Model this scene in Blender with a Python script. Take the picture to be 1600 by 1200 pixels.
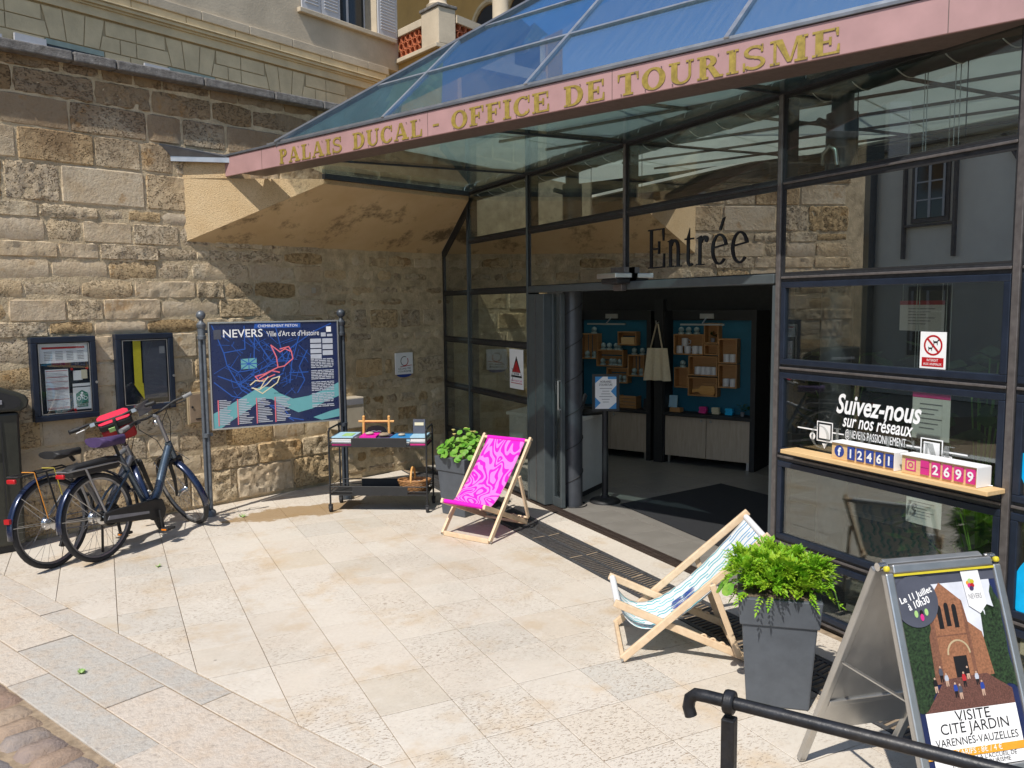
import bpy, bmesh, math, random
from mathutils import Vector, Matrix, noise
random.seed(11)
R = math.radians
for o in list(bpy.data.objects): bpy.data.objects.remove(o)
scene = bpy.context.scene
col = scene.collection
# ---------------------------------------------------------------- camera
CF, YAW, PITCH, ROLL, CH = 1286.18, 0.46161, 0.09673, -0.0100, 2.0
XF, YW, WA = 3.875, 9.708, 0.34121          # facade plane, corner with the stone wall, wall azimuth
fw = Vector((math.sin(YAW)*math.cos(PITCH), math.cos(YAW)*math.cos(PITCH), -math.sin(PITCH)))
rt = Vector((math.cos(YAW), -math.sin(YAW), 0)); up = rt.cross(fw)
rt, up = rt*math.cos(ROLL)+up*math.sin(ROLL), up*math.cos(ROLL)-rt*math.sin(ROLL)
CAM = Vector((0, 0, CH))
cd = bpy.data.cameras.new('camera'); cam = bpy.data.objects.new('camera', cd); col.objects.link(cam)
M = Matrix((rt, up, -fw)).transposed().to_4x4(); M.translation = CAM; cam.matrix_world = M
cd.sensor_fit = 'HORIZONTAL'; cd.sensor_width = 36; cd.lens = 36*CF/1600; cd.clip_start = .05; cd.clip_end = 600
scene.camera = cam
# ---------------------------------------------------------------- world, sun, exposure
SV = Vector((.584, .447, -1))               # direction the sunlight travels
w = bpy.data.worlds.new('World'); scene.world = w; w.use_nodes = True
nt = w.node_tree; nt.nodes.clear()
sk = nt.nodes.new('ShaderNodeTexSky'); sk.sky_type = 'NISHITA'; sk.sun_disc = False
sk.sun_elevation = R(53.7); sk.sun_rotation = R(232.6); sk.air_density = 1.0; sk.dust_density = .6; sk.ozone_density = 1.6
bg = nt.nodes.new('ShaderNodeBackground'); bg.inputs[1].default_value = .14
wo = nt.nodes.new('ShaderNodeOutputWorld')
nt.links.new(sk.outputs[0], bg.inputs[0]); nt.links.new(bg.outputs[0], wo.inputs[0])
sl = bpy.data.lights.new('sun', 'SUN'); sl.energy = 4.6; sl.angle = R(.5); sl.color = (1, .95, .87)
so = bpy.data.objects.new('sun', sl); col.objects.link(so); so.rotation_euler = SV.to_track_quat('-Z', 'Y').to_euler(); so.location = (-6, -5, 12)
vs = scene.view_settings; vs.view_transform = 'Standard'; vs.look = 'None'; vs.exposure = .16; vs.gamma = 1
scene.render.resolution_x = 1024; scene.render.resolution_y = 768
try:
    scene.cycles.transparent_max_bounces = 24; scene.cycles.max_bounces = 8; scene.cycles.glossy_bounces = 5
    scene.cycles.caustics_reflective = False; scene.cycles.sample_clamp_indirect = 6
except Exception: pass
# ---------------------------------------------------------------- photo pixel -> point on a known surface
def ray(x, y): return fw + rt*((x-800)/CF) - up*((y-600)/CF)
def hit(x, y, p, n):
    d = ray(x, y); return CAM + d*((Vector(p)-CAM).dot(n)/d.dot(n))
def G(x, y, z=0): return hit(x, y, (0, 0, z), Vector((0, 0, 1)))
def FC(x, y, dx=0): return hit(x, y, (XF+dx, 0, 0), Vector((1, 0, 0)))
WD = Vector((math.cos(WA), math.sin(WA), 0)); WN = Vector((math.sin(WA), -math.cos(WA), 0)); WO = Vector((XF, YW, 0))
def WL(x, y, off=0):
    p = hit(x, y, WO+WN*off, WN); return (p-WO).dot(WD), p.z
def WP(u, off, z): return WO + WD*u + WN*off + Vector((0, 0, z))
# ---------------------------------------------------------------- mesh helpers
def V(*a): return Vector(a)
def frame_rz(a): return Matrix.Rotation(a, 4, 'Z')
class MB:
    def __init__(s): s.v = []; s.f = []; s.m = []; s.uv = {}
    def add(s, vs, fs, mi=0):
        b = len(s.v); s.v += [Vector(p) for p in vs]
        for f in fs: s.f.append([b+i for i in f]); s.m.append(mi)
        return b
    def hexa(s, p, mi=0): return s.add(p, [(0,3,2,1),(4,5,6,7),(0,1,5,4),(1,2,6,5),(2,3,7,6),(3,0,4,7)], mi)
    def mm(s, a, b, mi=0):
        (x0,y0,z0),(x1,y1,z1) = a, b
        return s.hexa([(x0,y0,z0),(x1,y0,z0),(x1,y1,z0),(x0,y1,z0),(x0,y0,z1),(x1,y0,z1),(x1,y1,z1),(x0,y1,z1)], mi)
    def box(s, c, d, rot=None, mi=0):
        h = [k/2 for k in d]; c = Vector(c); q = []
        for x,y,z in ((-1,-1,-1),(1,-1,-1),(1,1,-1),(-1,1,-1),(-1,-1,1),(1,-1,1),(1,1,1),(-1,1,1)):
            p = Vector((x*h[0],y*h[1],z*h[2]))
            if rot is not None: p = rot @ p
            q.append(c+p)
        return s.hexa(q, mi)
    def bar(s, p0, p1, w, h, upv=(0,0,1), mi=0):
        p0 = Vector(p0); p1 = Vector(p1); d = (p1-p0).normalized(); a = d.cross(Vector(upv))
        if a.length < 1e-4: a = d.cross(Vector((1,0,0)))
        a.normalize(); b = a.cross(d); a *= w/2; b *= h/2
        return s.hexa([p0-a-b,p0+a-b,p1+a-b,p1-a-b,p0-a+b,p0+a+b,p1+a+b,p1-a+b], mi)
    def tube(s, pts, r, n=8, closed=False, mi=0, cap=True):
        pts = [Vector(p) for p in pts]; k = len(pts); rs = r if isinstance(r,(list,tuple)) else [r]*k
        ref = None; rings = []
        for i,p in enumerate(pts):
            if closed: t = pts[(i+1)%k]-pts[i-1]
            else: t = pts[min(i+1,k-1)]-pts[max(i-1,0)]
            t.normalize()
            if ref is None:
                ref = t.orthogonal().normalized()
            ref = (ref - t*ref.dot(t)); ref = ref.normalized() if ref.length > 1e-5 else t.orthogonal().normalized()
            b = t.cross(ref)
            rings.append([p+(ref*math.cos(2*math.pi*j/n)+b*math.sin(2*math.pi*j/n))*rs[i] for j in range(n)])
        fs = []
        for i in range(k if closed else k-1):
            i2 = (i+1)%k; off = 0
            if closed and i2 == 0:
                off = min(range(n), key=lambda o: (rings[i][0]-rings[0][o]).length)
            for j in range(n):
                fs.append((i*n+j, i*n+(j+1)%n, i2*n+(j+1+off)%n, i2*n+(j+off)%n))
        if not closed and cap: fs += [tuple(range(n))[::-1], tuple(range((k-1)*n, k*n))]
        return s.add([q for r_ in rings for q in r_], fs, mi)
    def cyl(s, p0, p1, r0, r1=None, n=16, mi=0): return s.tube([p0,p1],[r0, r0 if r1 is None else r1], n, mi=mi)
    def lathe(s, prof, c=(0,0,0), n=20, mi=0, sx=1, sy=1):
        c = Vector(c); vs = []; fs = []; k = len(prof)
        for r,z in prof:
            for j in range(n):
                a = 2*math.pi*j/n; vs.append(c+Vector((max(r,1e-4)*math.cos(a)*sx, max(r,1e-4)*math.sin(a)*sy, z)))
        for i in range(k-1):
            for j in range(n): fs.append((i*n+j, i*n+(j+1)%n, (i+1)*n+(j+1)%n, (i+1)*n+j))
        fs += [tuple(range(n))[::-1], tuple(range((k-1)*n,k*n))]
        return s.add(vs, fs, mi)
    def prism(s, poly, o, ex, ey, d0, d1, mi=0):
        """2D outline on frame (o, ex, ey), thickness d0..d1 along ex x ey"""
        o = Vector(o); ex = Vector(ex); ey = Vector(ey); ez = ex.cross(ey).normalized(); n = len(poly)
        vs = [o+ex*x+ey*y+ez*d0 for x,y in poly]+[o+ex*x+ey*y+ez*d1 for x,y in poly]
        fs = [tuple(range(n))[::-1], tuple(range(n,2*n))]+[(i,(i+1)%n,n+(i+1)%n,n+i) for i in range(n)]
        return s.add(vs, fs, mi)
    def sphere(s, c, r, n=14, k=8, sx=1, sy=1, sz=1, mi=0):
        return s.lathe([(r*math.sin(math.pi*i/k), -r*sz*math.cos(math.pi*i/k)) for i in range(k+1)], c, n, mi, sx, sy)
    def xf(s, mat, a=0):
        for i in range(a, len(s.v)): s.v[i] = mat @ s.v[i]
        return s
    def build(s, name, mats, parent=None, smooth=0, bevel=0, loc=None, fix=True, seg=2):
        me = bpy.data.meshes.new(name); me.from_pydata(s.v, [], s.f)
        mats = mats if isinstance(mats,(list,tuple)) else [mats]
        for m_ in mats: me.materials.append(m_)
        if len(mats) > 1: me.polygons.foreach_set('material_index', s.m)
        if fix:
            bm = bmesh.new(); bm.from_mesh(me); bmesh.ops.recalc_face_normals(bm, faces=bm.faces); bm.to_mesh(me); bm.free()
        if smooth:
            me.polygons.foreach_set('use_smooth', [True]*len(me.polygons)); me.set_sharp_from_angle(angle=R(smooth))
        me.update()
        return link(name, me, parent, loc, bevel, seg)
def link(name, me, parent=None, loc=None, bevel=0, seg=2):
    o = bpy.data.objects.new(name, me); col.objects.link(o)
    if loc is not None: o.location = loc
    if parent is not None: o.parent = parent
    if bevel:
        b = o.modifiers.new('bevel','BEVEL'); b.width = bevel; b.segments = seg; b.limit_method = 'ANGLE'; b.angle_limit = R(40)
        b.harden_normals = False
    return o
def tag(o, label=None, cat=None, group=None, kind=None):
    if label: o['label'] = label
    if cat: o['category'] = cat
    if group: o['group'] = group
    if kind: o['kind'] = kind
    return o
def thing(name, label, cat, loc=(0,0,0), rz=0, group=None):
    o = bpy.data.objects.new(name, None); col.objects.link(o); o.empty_display_size = .1
    o.location = loc; o.rotation_euler = (0,0,rz); return tag(o, label, cat, group)
def shallow(o, parent, loc, rot=None, sc=None):
    c = o.copy(); col.objects.link(c); c.parent = parent; c.location = loc
    if rot is not None: c.rotation_euler = rot
    if sc is not None: c.scale = sc if hasattr(sc,'__len__') else (sc,sc,sc)
    return c
def arcpts(c, r, a0, a1, n, ax=(1,0,0), ay=(0,0,1)):
    c = Vector(c); ax = Vector(ax); ay = Vector(ay)
    return [c+ax*(r*math.cos(R(a0+(a1-a0)*i/n)))+ay*(r*math.sin(R(a0+(a1-a0)*i/n))) for i in range(n+1)]
# ---------------------------------------------------------------- materials
class NT:
    def __init__(s, name):
        s.mat = bpy.data.materials.new(name); s.mat.use_nodes = True; s.t = s.mat.node_tree
        s.p = s.t.nodes['Principled BSDF']; s.out = s.t.nodes['Material Output']
    def n(s, typ, **kw):
        nd = s.t.nodes.new('ShaderNode'+typ)
        for k,v_ in kw.items():
            if k.startswith('i_'):
                key = k[2:]; key = int(key) if key.isdigit() else key.replace('_',' ')
                s.set(nd.inputs[key], v_)
            else: setattr(nd, k, v_)
        return nd
    def set(s, inp, v_):
        if isinstance(v_, bpy.types.NodeSocket): s.t.links.new(v_, inp)
        else: inp.default_value = v_
    def co(s, which='Object'): return s.n('TexCoord').outputs[which]
    def pos(s): return s.n('NewGeometry').outputs['Position']
    def noise(s, scale, detail=4, rough=.55, vec=None, dist=0):
        nd = s.n('TexNoise', i_Scale=scale, i_Detail=detail, i_Roughness=rough, i_Distortion=dist)
        s.set(nd.inputs['Vector'], vec if vec is not None else s.co()); return nd.outputs['Fac']
    def ramp(s, fac, stops, interp='LINEAR'):
        nd = s.n('ValToRGB'); cr = nd.color_ramp; cr.interpolation = interp
        while len(cr.elements) > 1: cr.elements.remove(cr.elements[-1])
        cr.elements[0].position = stops[0][0]; cr.elements[0].color = c4(stops[0][1])
        for p_,c_ in stops[1:]:
            e = cr.elements.new(p_); e.color = c4(c_)
        s.set(nd.inputs[0], fac); return nd.outputs[0]
    def mix(s, fac, a, b, mode='MIX'):
        nd = s.n('Mix', data_type='RGBA', blend_type=mode)
        s.set(nd.inputs[0], fac); s.set(nd.inputs[6], a if isinstance(a, bpy.types.NodeSocket) else c4(a)); s.set(nd.inputs[7], b if isinstance(b, bpy.types.NodeSocket) else c4(b))
        return nd.outputs[2]
    def math(s, op, a, b=0.0, c=0.0):
        nd = s.n('Math', operation=op); s.set(nd.inputs[0], a); s.set(nd.inputs[1], b); s.set(nd.inputs[2], c); return nd.outputs[0]
    def bump(s, h, dist=.01, strength=1, normal=None):
        nd = s.n('Bump', i_Strength=strength, i_Distance=dist); s.set(nd.inputs['Height'], h)
        if normal is not None: s.set(nd.inputs['Normal'], normal)
        return nd.outputs[0]
    def fin(s, color=None, rough=None, normal=None, metal=None, spec=None, coat=None):
        for k,v_ in (('Base Color',color),('Roughness',rough),('Normal',normal),('Metallic',metal),('Specular IOR Level',spec),('Coat Weight',coat)):
            if v_ is None: continue
            if k == 'Base Color' and not isinstance(v_, bpy.types.NodeSocket): v_ = c4(v_)
            s.set(s.p.inputs[k], v_)
        return s.mat
def c4(c):
    if isinstance(c,(int,float)): return (c,c,c,1)
    return (c[0],c[1],c[2],1) if len(c) == 3 else c
def simple(name, color, rough=.6, metal=0, var=.12, scale=12, bump=0, bscale=150, spec=.5, coat=0, dirt=0):
    t = NT(name); co = t.co()
    a = [max(0,k*(1-var)) for k in color]; b = [min(1,k*(1+var)) for k in color]
    cl = t.ramp(t.noise(scale, 5, .6, co), [(.3,a),(.7,b)])
    if dirt: cl = t.mix(t.math('MULTIPLY', t.ramp(t.noise(scale*.35,6,.7,co),[(.45,0),(.75,1)]), dirt), cl, (.09,.075,.055))
    r_ = t.math('ADD', t.math('MULTIPLY', t.noise(scale*2.3, 3, .6, co), .25), rough-.12)
    nm = t.bump(t.noise(bscale, 4, .6, co), bump) if bump else None
    return t.fin(cl, r_, nm, metal, spec, coat)
def glass(name, tint=(.6,.65,.63), rmin=.06, rmul=1.4, rough=0.0, dirt=.0, gcol=(.92,.95,.95), streak=None):
    t = NT(name); t.t.nodes.remove(t.p)
    fr = t.math('ADD', .04, t.math('MULTIPLY', t.math('POWER', t.n('LayerWeight', i_Blend=.5).outputs['Facing'], 4.5), .96))
    fac = t.n('Clamp', i_Value=t.math('ADD', t.math('MULTIPLY', fr, rmul), rmin)).outputs[0]
    tr = t.n('BsdfTransparent', i_Color=c4(tint)); gl = t.n('BsdfGlossy', i_Color=c4(gcol), i_Roughness=rough)
    mx = t.n('MixShader'); t.set(mx.inputs[0], fac); t.set(mx.inputs[1], tr.outputs[0]); t.set(mx.inputs[2], gl.outputs[0])
    o = mx.outputs[0]
    if dirt:
        df = t.n('BsdfDiffuse', i_Color=c4((.42,.42,.4)))
        co = t.co(); mp = t.n('Mapping', i_Scale=(3,26,3)); t.set(mp.inputs[0], co)
        vec = mp.outputs[0]
        if streak:
            cb_ = t.n('CombineXYZ')
            for k_,(ax_,sc_) in enumerate(streak):
                dt = t.n('VectorMath', operation='DOT_PRODUCT'); t.set(dt.inputs[0], t.pos()); dt.inputs[1].default_value = [q_*sc_ for q_ in ax_]; t.set(cb_.inputs[k_], dt.outputs['Value'])
            vec = cb_.outputs[0]
        f2 = t.math('MULTIPLY', t.ramp(t.noise(3,7,.7,vec),[(.35,.15),(.75,1)]), dirt)
        m2 = t.n('MixShader'); t.set(m2.inputs[0], f2); t.set(m2.inputs[1], o); t.set(m2.inputs[2], df.outputs[0]); o = m2.outputs[0]
    t.t.links.new(o, t.out.inputs[0]); return t.mat
def stone_mat():
    t = NT('limestone block'); oi = t.n('ObjectInfo'); rnd = oi.outputs['Random']
    ps = t.pos()
    base = t.ramp(rnd, [(0,(.59,.48,.33)),(.18,(.54,.45,.33)),(.36,(.66,.56,.40)),(.5,(.56,.41,.235)),(.64,(.62,.52,.37)),(.78,(.48,.40,.295)),(.9,(.58,.43,.245)),(1,(.40,.275,.14))])
    n1 = t.noise(5, 8, .68, ps); n2 = t.noise(26, 7, .7, ps)
    c = t.mix(t.ramp(n1,[(.35,0),(.7,1)]), base, t.mix(.45, base, (.42,.27,.12)))
    c = t.mix(t.ramp(n2,[(.3,.5),(.46,0)]), c, (.27,.20,.12))
    c = t.mix(t.ramp(t.noise(1.1,6,.65,ps),[(.58,0),(.78,.45)]), c, (.22,.14,.075))
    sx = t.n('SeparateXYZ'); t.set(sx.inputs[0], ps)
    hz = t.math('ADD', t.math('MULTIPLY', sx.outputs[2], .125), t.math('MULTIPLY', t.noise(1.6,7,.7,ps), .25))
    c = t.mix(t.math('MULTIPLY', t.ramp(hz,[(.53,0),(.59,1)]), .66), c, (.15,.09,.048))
    c = t.mix(t.math('MULTIPLY', t.ramp(t.noise(3.1,6,.7,ps),[(.60,0),(.66,1)]), .5), c, (.33,.17,.05))
    vo = t.n('TexVoronoi', i_Scale=34.0, feature='F1'); t.set(vo.inputs['Vector'], t.mix(.12, ps, t.n('TexNoise', i_Scale=9.0).outputs['Color']))
    pit = t.ramp(vo.outputs['Distance'],[(.1,0),(.45,1)])
    msk = t.ramp(t.math('ADD', t.math('MULTIPLY', t.noise(2.6,3,.5,ps), .7), t.math('MULTIPLY', rnd, .5)), [(.52,0),(.64,1)])
    h = t.math('ADD', t.math('MULTIPLY', t.math('MULTIPLY', pit, msk), .9), t.math('MULTIPLY', n2, .8))
    c = t.mix(t.math('MULTIPLY', t.math('MULTIPLY', t.math('SUBTRACT', 1.0, pit), msk), .6), c, (.16,.11,.065))
    return t.fin(c, .92, t.bump(h, .017, 1.0), spec=.15)
def travertine():
    t = NT('travertine slab'); rnd = t.n('ObjectInfo').outputs['Random']; ps = t.pos()
    base = t.ramp(rnd, [(0,(.585,.52,.44)),(.25,(.61,.55,.475)),(.45,(.585,.51,.42)),(.62,(.62,.565,.49)),(.85,(.60,.535,.455)),(.96,(.53,.495,.44)),(1,(.565,.49,.39))])
    mp = t.n('Mapping', i_Scale=(9,24,9), i_Rotation=(0,0,.2)); t.set(mp.inputs[0], ps)
    pits = t.noise(4.6, 5, .66, mp.outputs[0], .8)
    c = t.mix(t.ramp(t.noise(2.2,6,.62,ps),[(.53,0),(.72,.75)]), base, (.56,.40,.23))
    c = t.mix(t.ramp(t.noise(1.2,5,.6,ps),[(.5,0),(.75,.5)]), c, (.52,.5,.45))
    pm = t.math('MULTIPLY', t.ramp(pits,[(.575,0),(.62,1)]), t.ramp(t.math('ADD', t.noise(1.5,5,.65,ps), t.math('MULTIPLY', t.math('FRACT', t.math('MULTIPLY', rnd, 7.3)), .22)),[(.48,.08),(.72,1)]))
    c = t.mix(t.math('MULTIPLY', pm, .72), c, (.29,.18,.10))
    c = t.mix(t.ramp(t.noise(38,3,.6,ps),[(.3,.12),(.6,0)]), c, (.3,.25,.2))
    gum = t.n('TexVoronoi', i_Scale=2.3, feature='F1'); t.set(gum.inputs['Vector'], ps)
    c = t.mix(t.ramp(gum.outputs['Distance'],[(.0,.7),(.022,.6),(.03,0)]), c, (.16,.14,.12))
    c = t.mix(t.math('MULTIPLY', t.ramp(t.noise(.55,7,.72,ps),[(.46,0),(.64,1)]), .32), c, (.36,.31,.25))
    c = t.mix(t.ramp(t.noise(9,6,.7,ps),[(.55,0),(.75,.35)]), c, (.70,.66,.6))
    # water stain round the trolley and the posts: damp patch with its own outline
    sv = t.n('VectorMath', operation='SUBTRACT'); t.set(sv.inputs[0], ps); sv.inputs[1].default_value = (1.62,8.0,0)
    sc = t.n('VectorMath', operation='MULTIPLY'); t.set(sc.inputs[0], sv.outputs[0]); sc.inputs[1].default_value = (.9,2.6,0)
    ln = t.n('VectorMath', operation='LENGTH'); t.set(ln.inputs[0], sc.outputs[0])
    st = t.ramp(t.math('MULTIPLY', t.math('ADD', ln.outputs['Value'], t.math('MULTIPLY', t.noise(3.0,7,.72,ps), 1.5)), .4), [(.52,1),(.55,0)])
    c = t.mix(t.math('MULTIPLY', st, .8), c, (.30,.185,.075))
    h = t.math('SUBTRACT', t.math('MULTIPLY', t.noise(45,4,.6,ps), .35), pm)
    return t.fin(c, t.math('SUBTRACT', .62, t.math('MULTIPLY', st, .15)), t.bump(h, .002, .8), spec=.35)
def rough_stone(name, stops, scale=7, bumpd=.012, hi=30):
    t = NT(name); rnd = t.n('ObjectInfo').outputs['Random']; ps = t.pos()
    c = t.ramp(rnd, stops); n1 = t.noise(scale,7,.66,ps); n2 = t.noise(hi,6,.68,ps)
    c = t.mix(t.ramp(n1,[(.45,0),(.8,.5)]), c, (.5,.35,.22)); c = t.mix(t.ramp(n2,[(.3,.5),(.48,0)]), c, (.22,.18,.15))
    return t.fin(c, .8, t.bump(t.math('ADD', n2, n1), bumpd, .8), spec=.3)
def roughcast():
    t = NT('ochre roughcast'); ps = t.pos()
    n1 = t.noise(110,3,.6,ps); c = t.ramp(t.noise(3,6,.6,ps),[(.3,(.56,.40,.22)),(.7,(.64,.49,.30))])
    c = t.mix(t.ramp(n1,[(.3,.5),(.5,0)]), c, (.22,.15,.08))
    c = t.mix(t.ramp(t.noise(2.4,7,.7,ps),[(.60,0),(.70,.85)]), c, (.06,.05,.04))
    return t.fin(c, .95, t.bump(n1,.012,1), spec=.1)
def render_soffit():
    t = NT('ochre render'); ps = t.pos()
    c = t.ramp(t.noise(2,6,.6,ps),[(.3,(.52,.37,.20)),(.7,(.62,.47,.28))])
    c = t.mix(t.ramp(t.noise(1.9,8,.72,ps),[(.53,0),(.63,.85)]), c, (.10,.075,.045))
    return t.fin(c, .9, t.bump(t.noise(90,4,.6,ps),.006,.7), spec=.15)
def wood(name, a=(.62,.43,.24), b=(.74,.55,.34), sc=(3,3,30), rough=.5):
    t = NT(name); mp = t.n('Mapping', i_Scale=sc); t.set(mp.inputs[0], t.co())
    n1 = t.noise(4,5,.6,mp.outputs[0],.4)
    return t.fin(t.ramp(n1,[(.3,a),(.7,b)]), rough, t.bump(n1,.001,.5))
def leafmat(name, a, b, vein=None):
    t = NT(name); rnd = t.n('ObjectInfo').outputs['Random']; co = t.co()
    c = t.mix(rnd, a, b); c = t.mix(t.ramp(t.noise(14,4,.6,t.pos()),[(.42,0),(.62,.75)]), c, [b[0]*1.5,b[1]*1.02,b[2]*1.3]); c = t.mix(t.ramp(t.noise(40,4,.6,t.pos()),[(.35,.4),(.6,0)]), c, [k*.45 for k in a])
    if vein:
        gr = t.n('TexGradient', gradient_type='SPHERICAL'); mp = t.n('Mapping', i_Scale=(26,26,26)); t.set(mp.inputs[0], co); t.set(gr.inputs[0], mp.outputs[0])
        c = t.mix(gr.outputs[1], c, vein)
    t.fin(c, .5, spec=.35)
    try: t.p.inputs['Transmission Weight'].default_value = 0
    except Exception: pass
    tl = t.n('BsdfTranslucent'); t.set(tl.inputs[0], c)
    mx = t.n('MixShader'); mx.inputs[0].default_value = .3; t.t.links.new(t.p.outputs[0], mx.inputs[1]); t.t.links.new(tl.outputs[0], mx.inputs[2])
    t.t.links.new(mx.outputs[0], t.out.inputs[0]); return t.mat
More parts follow.
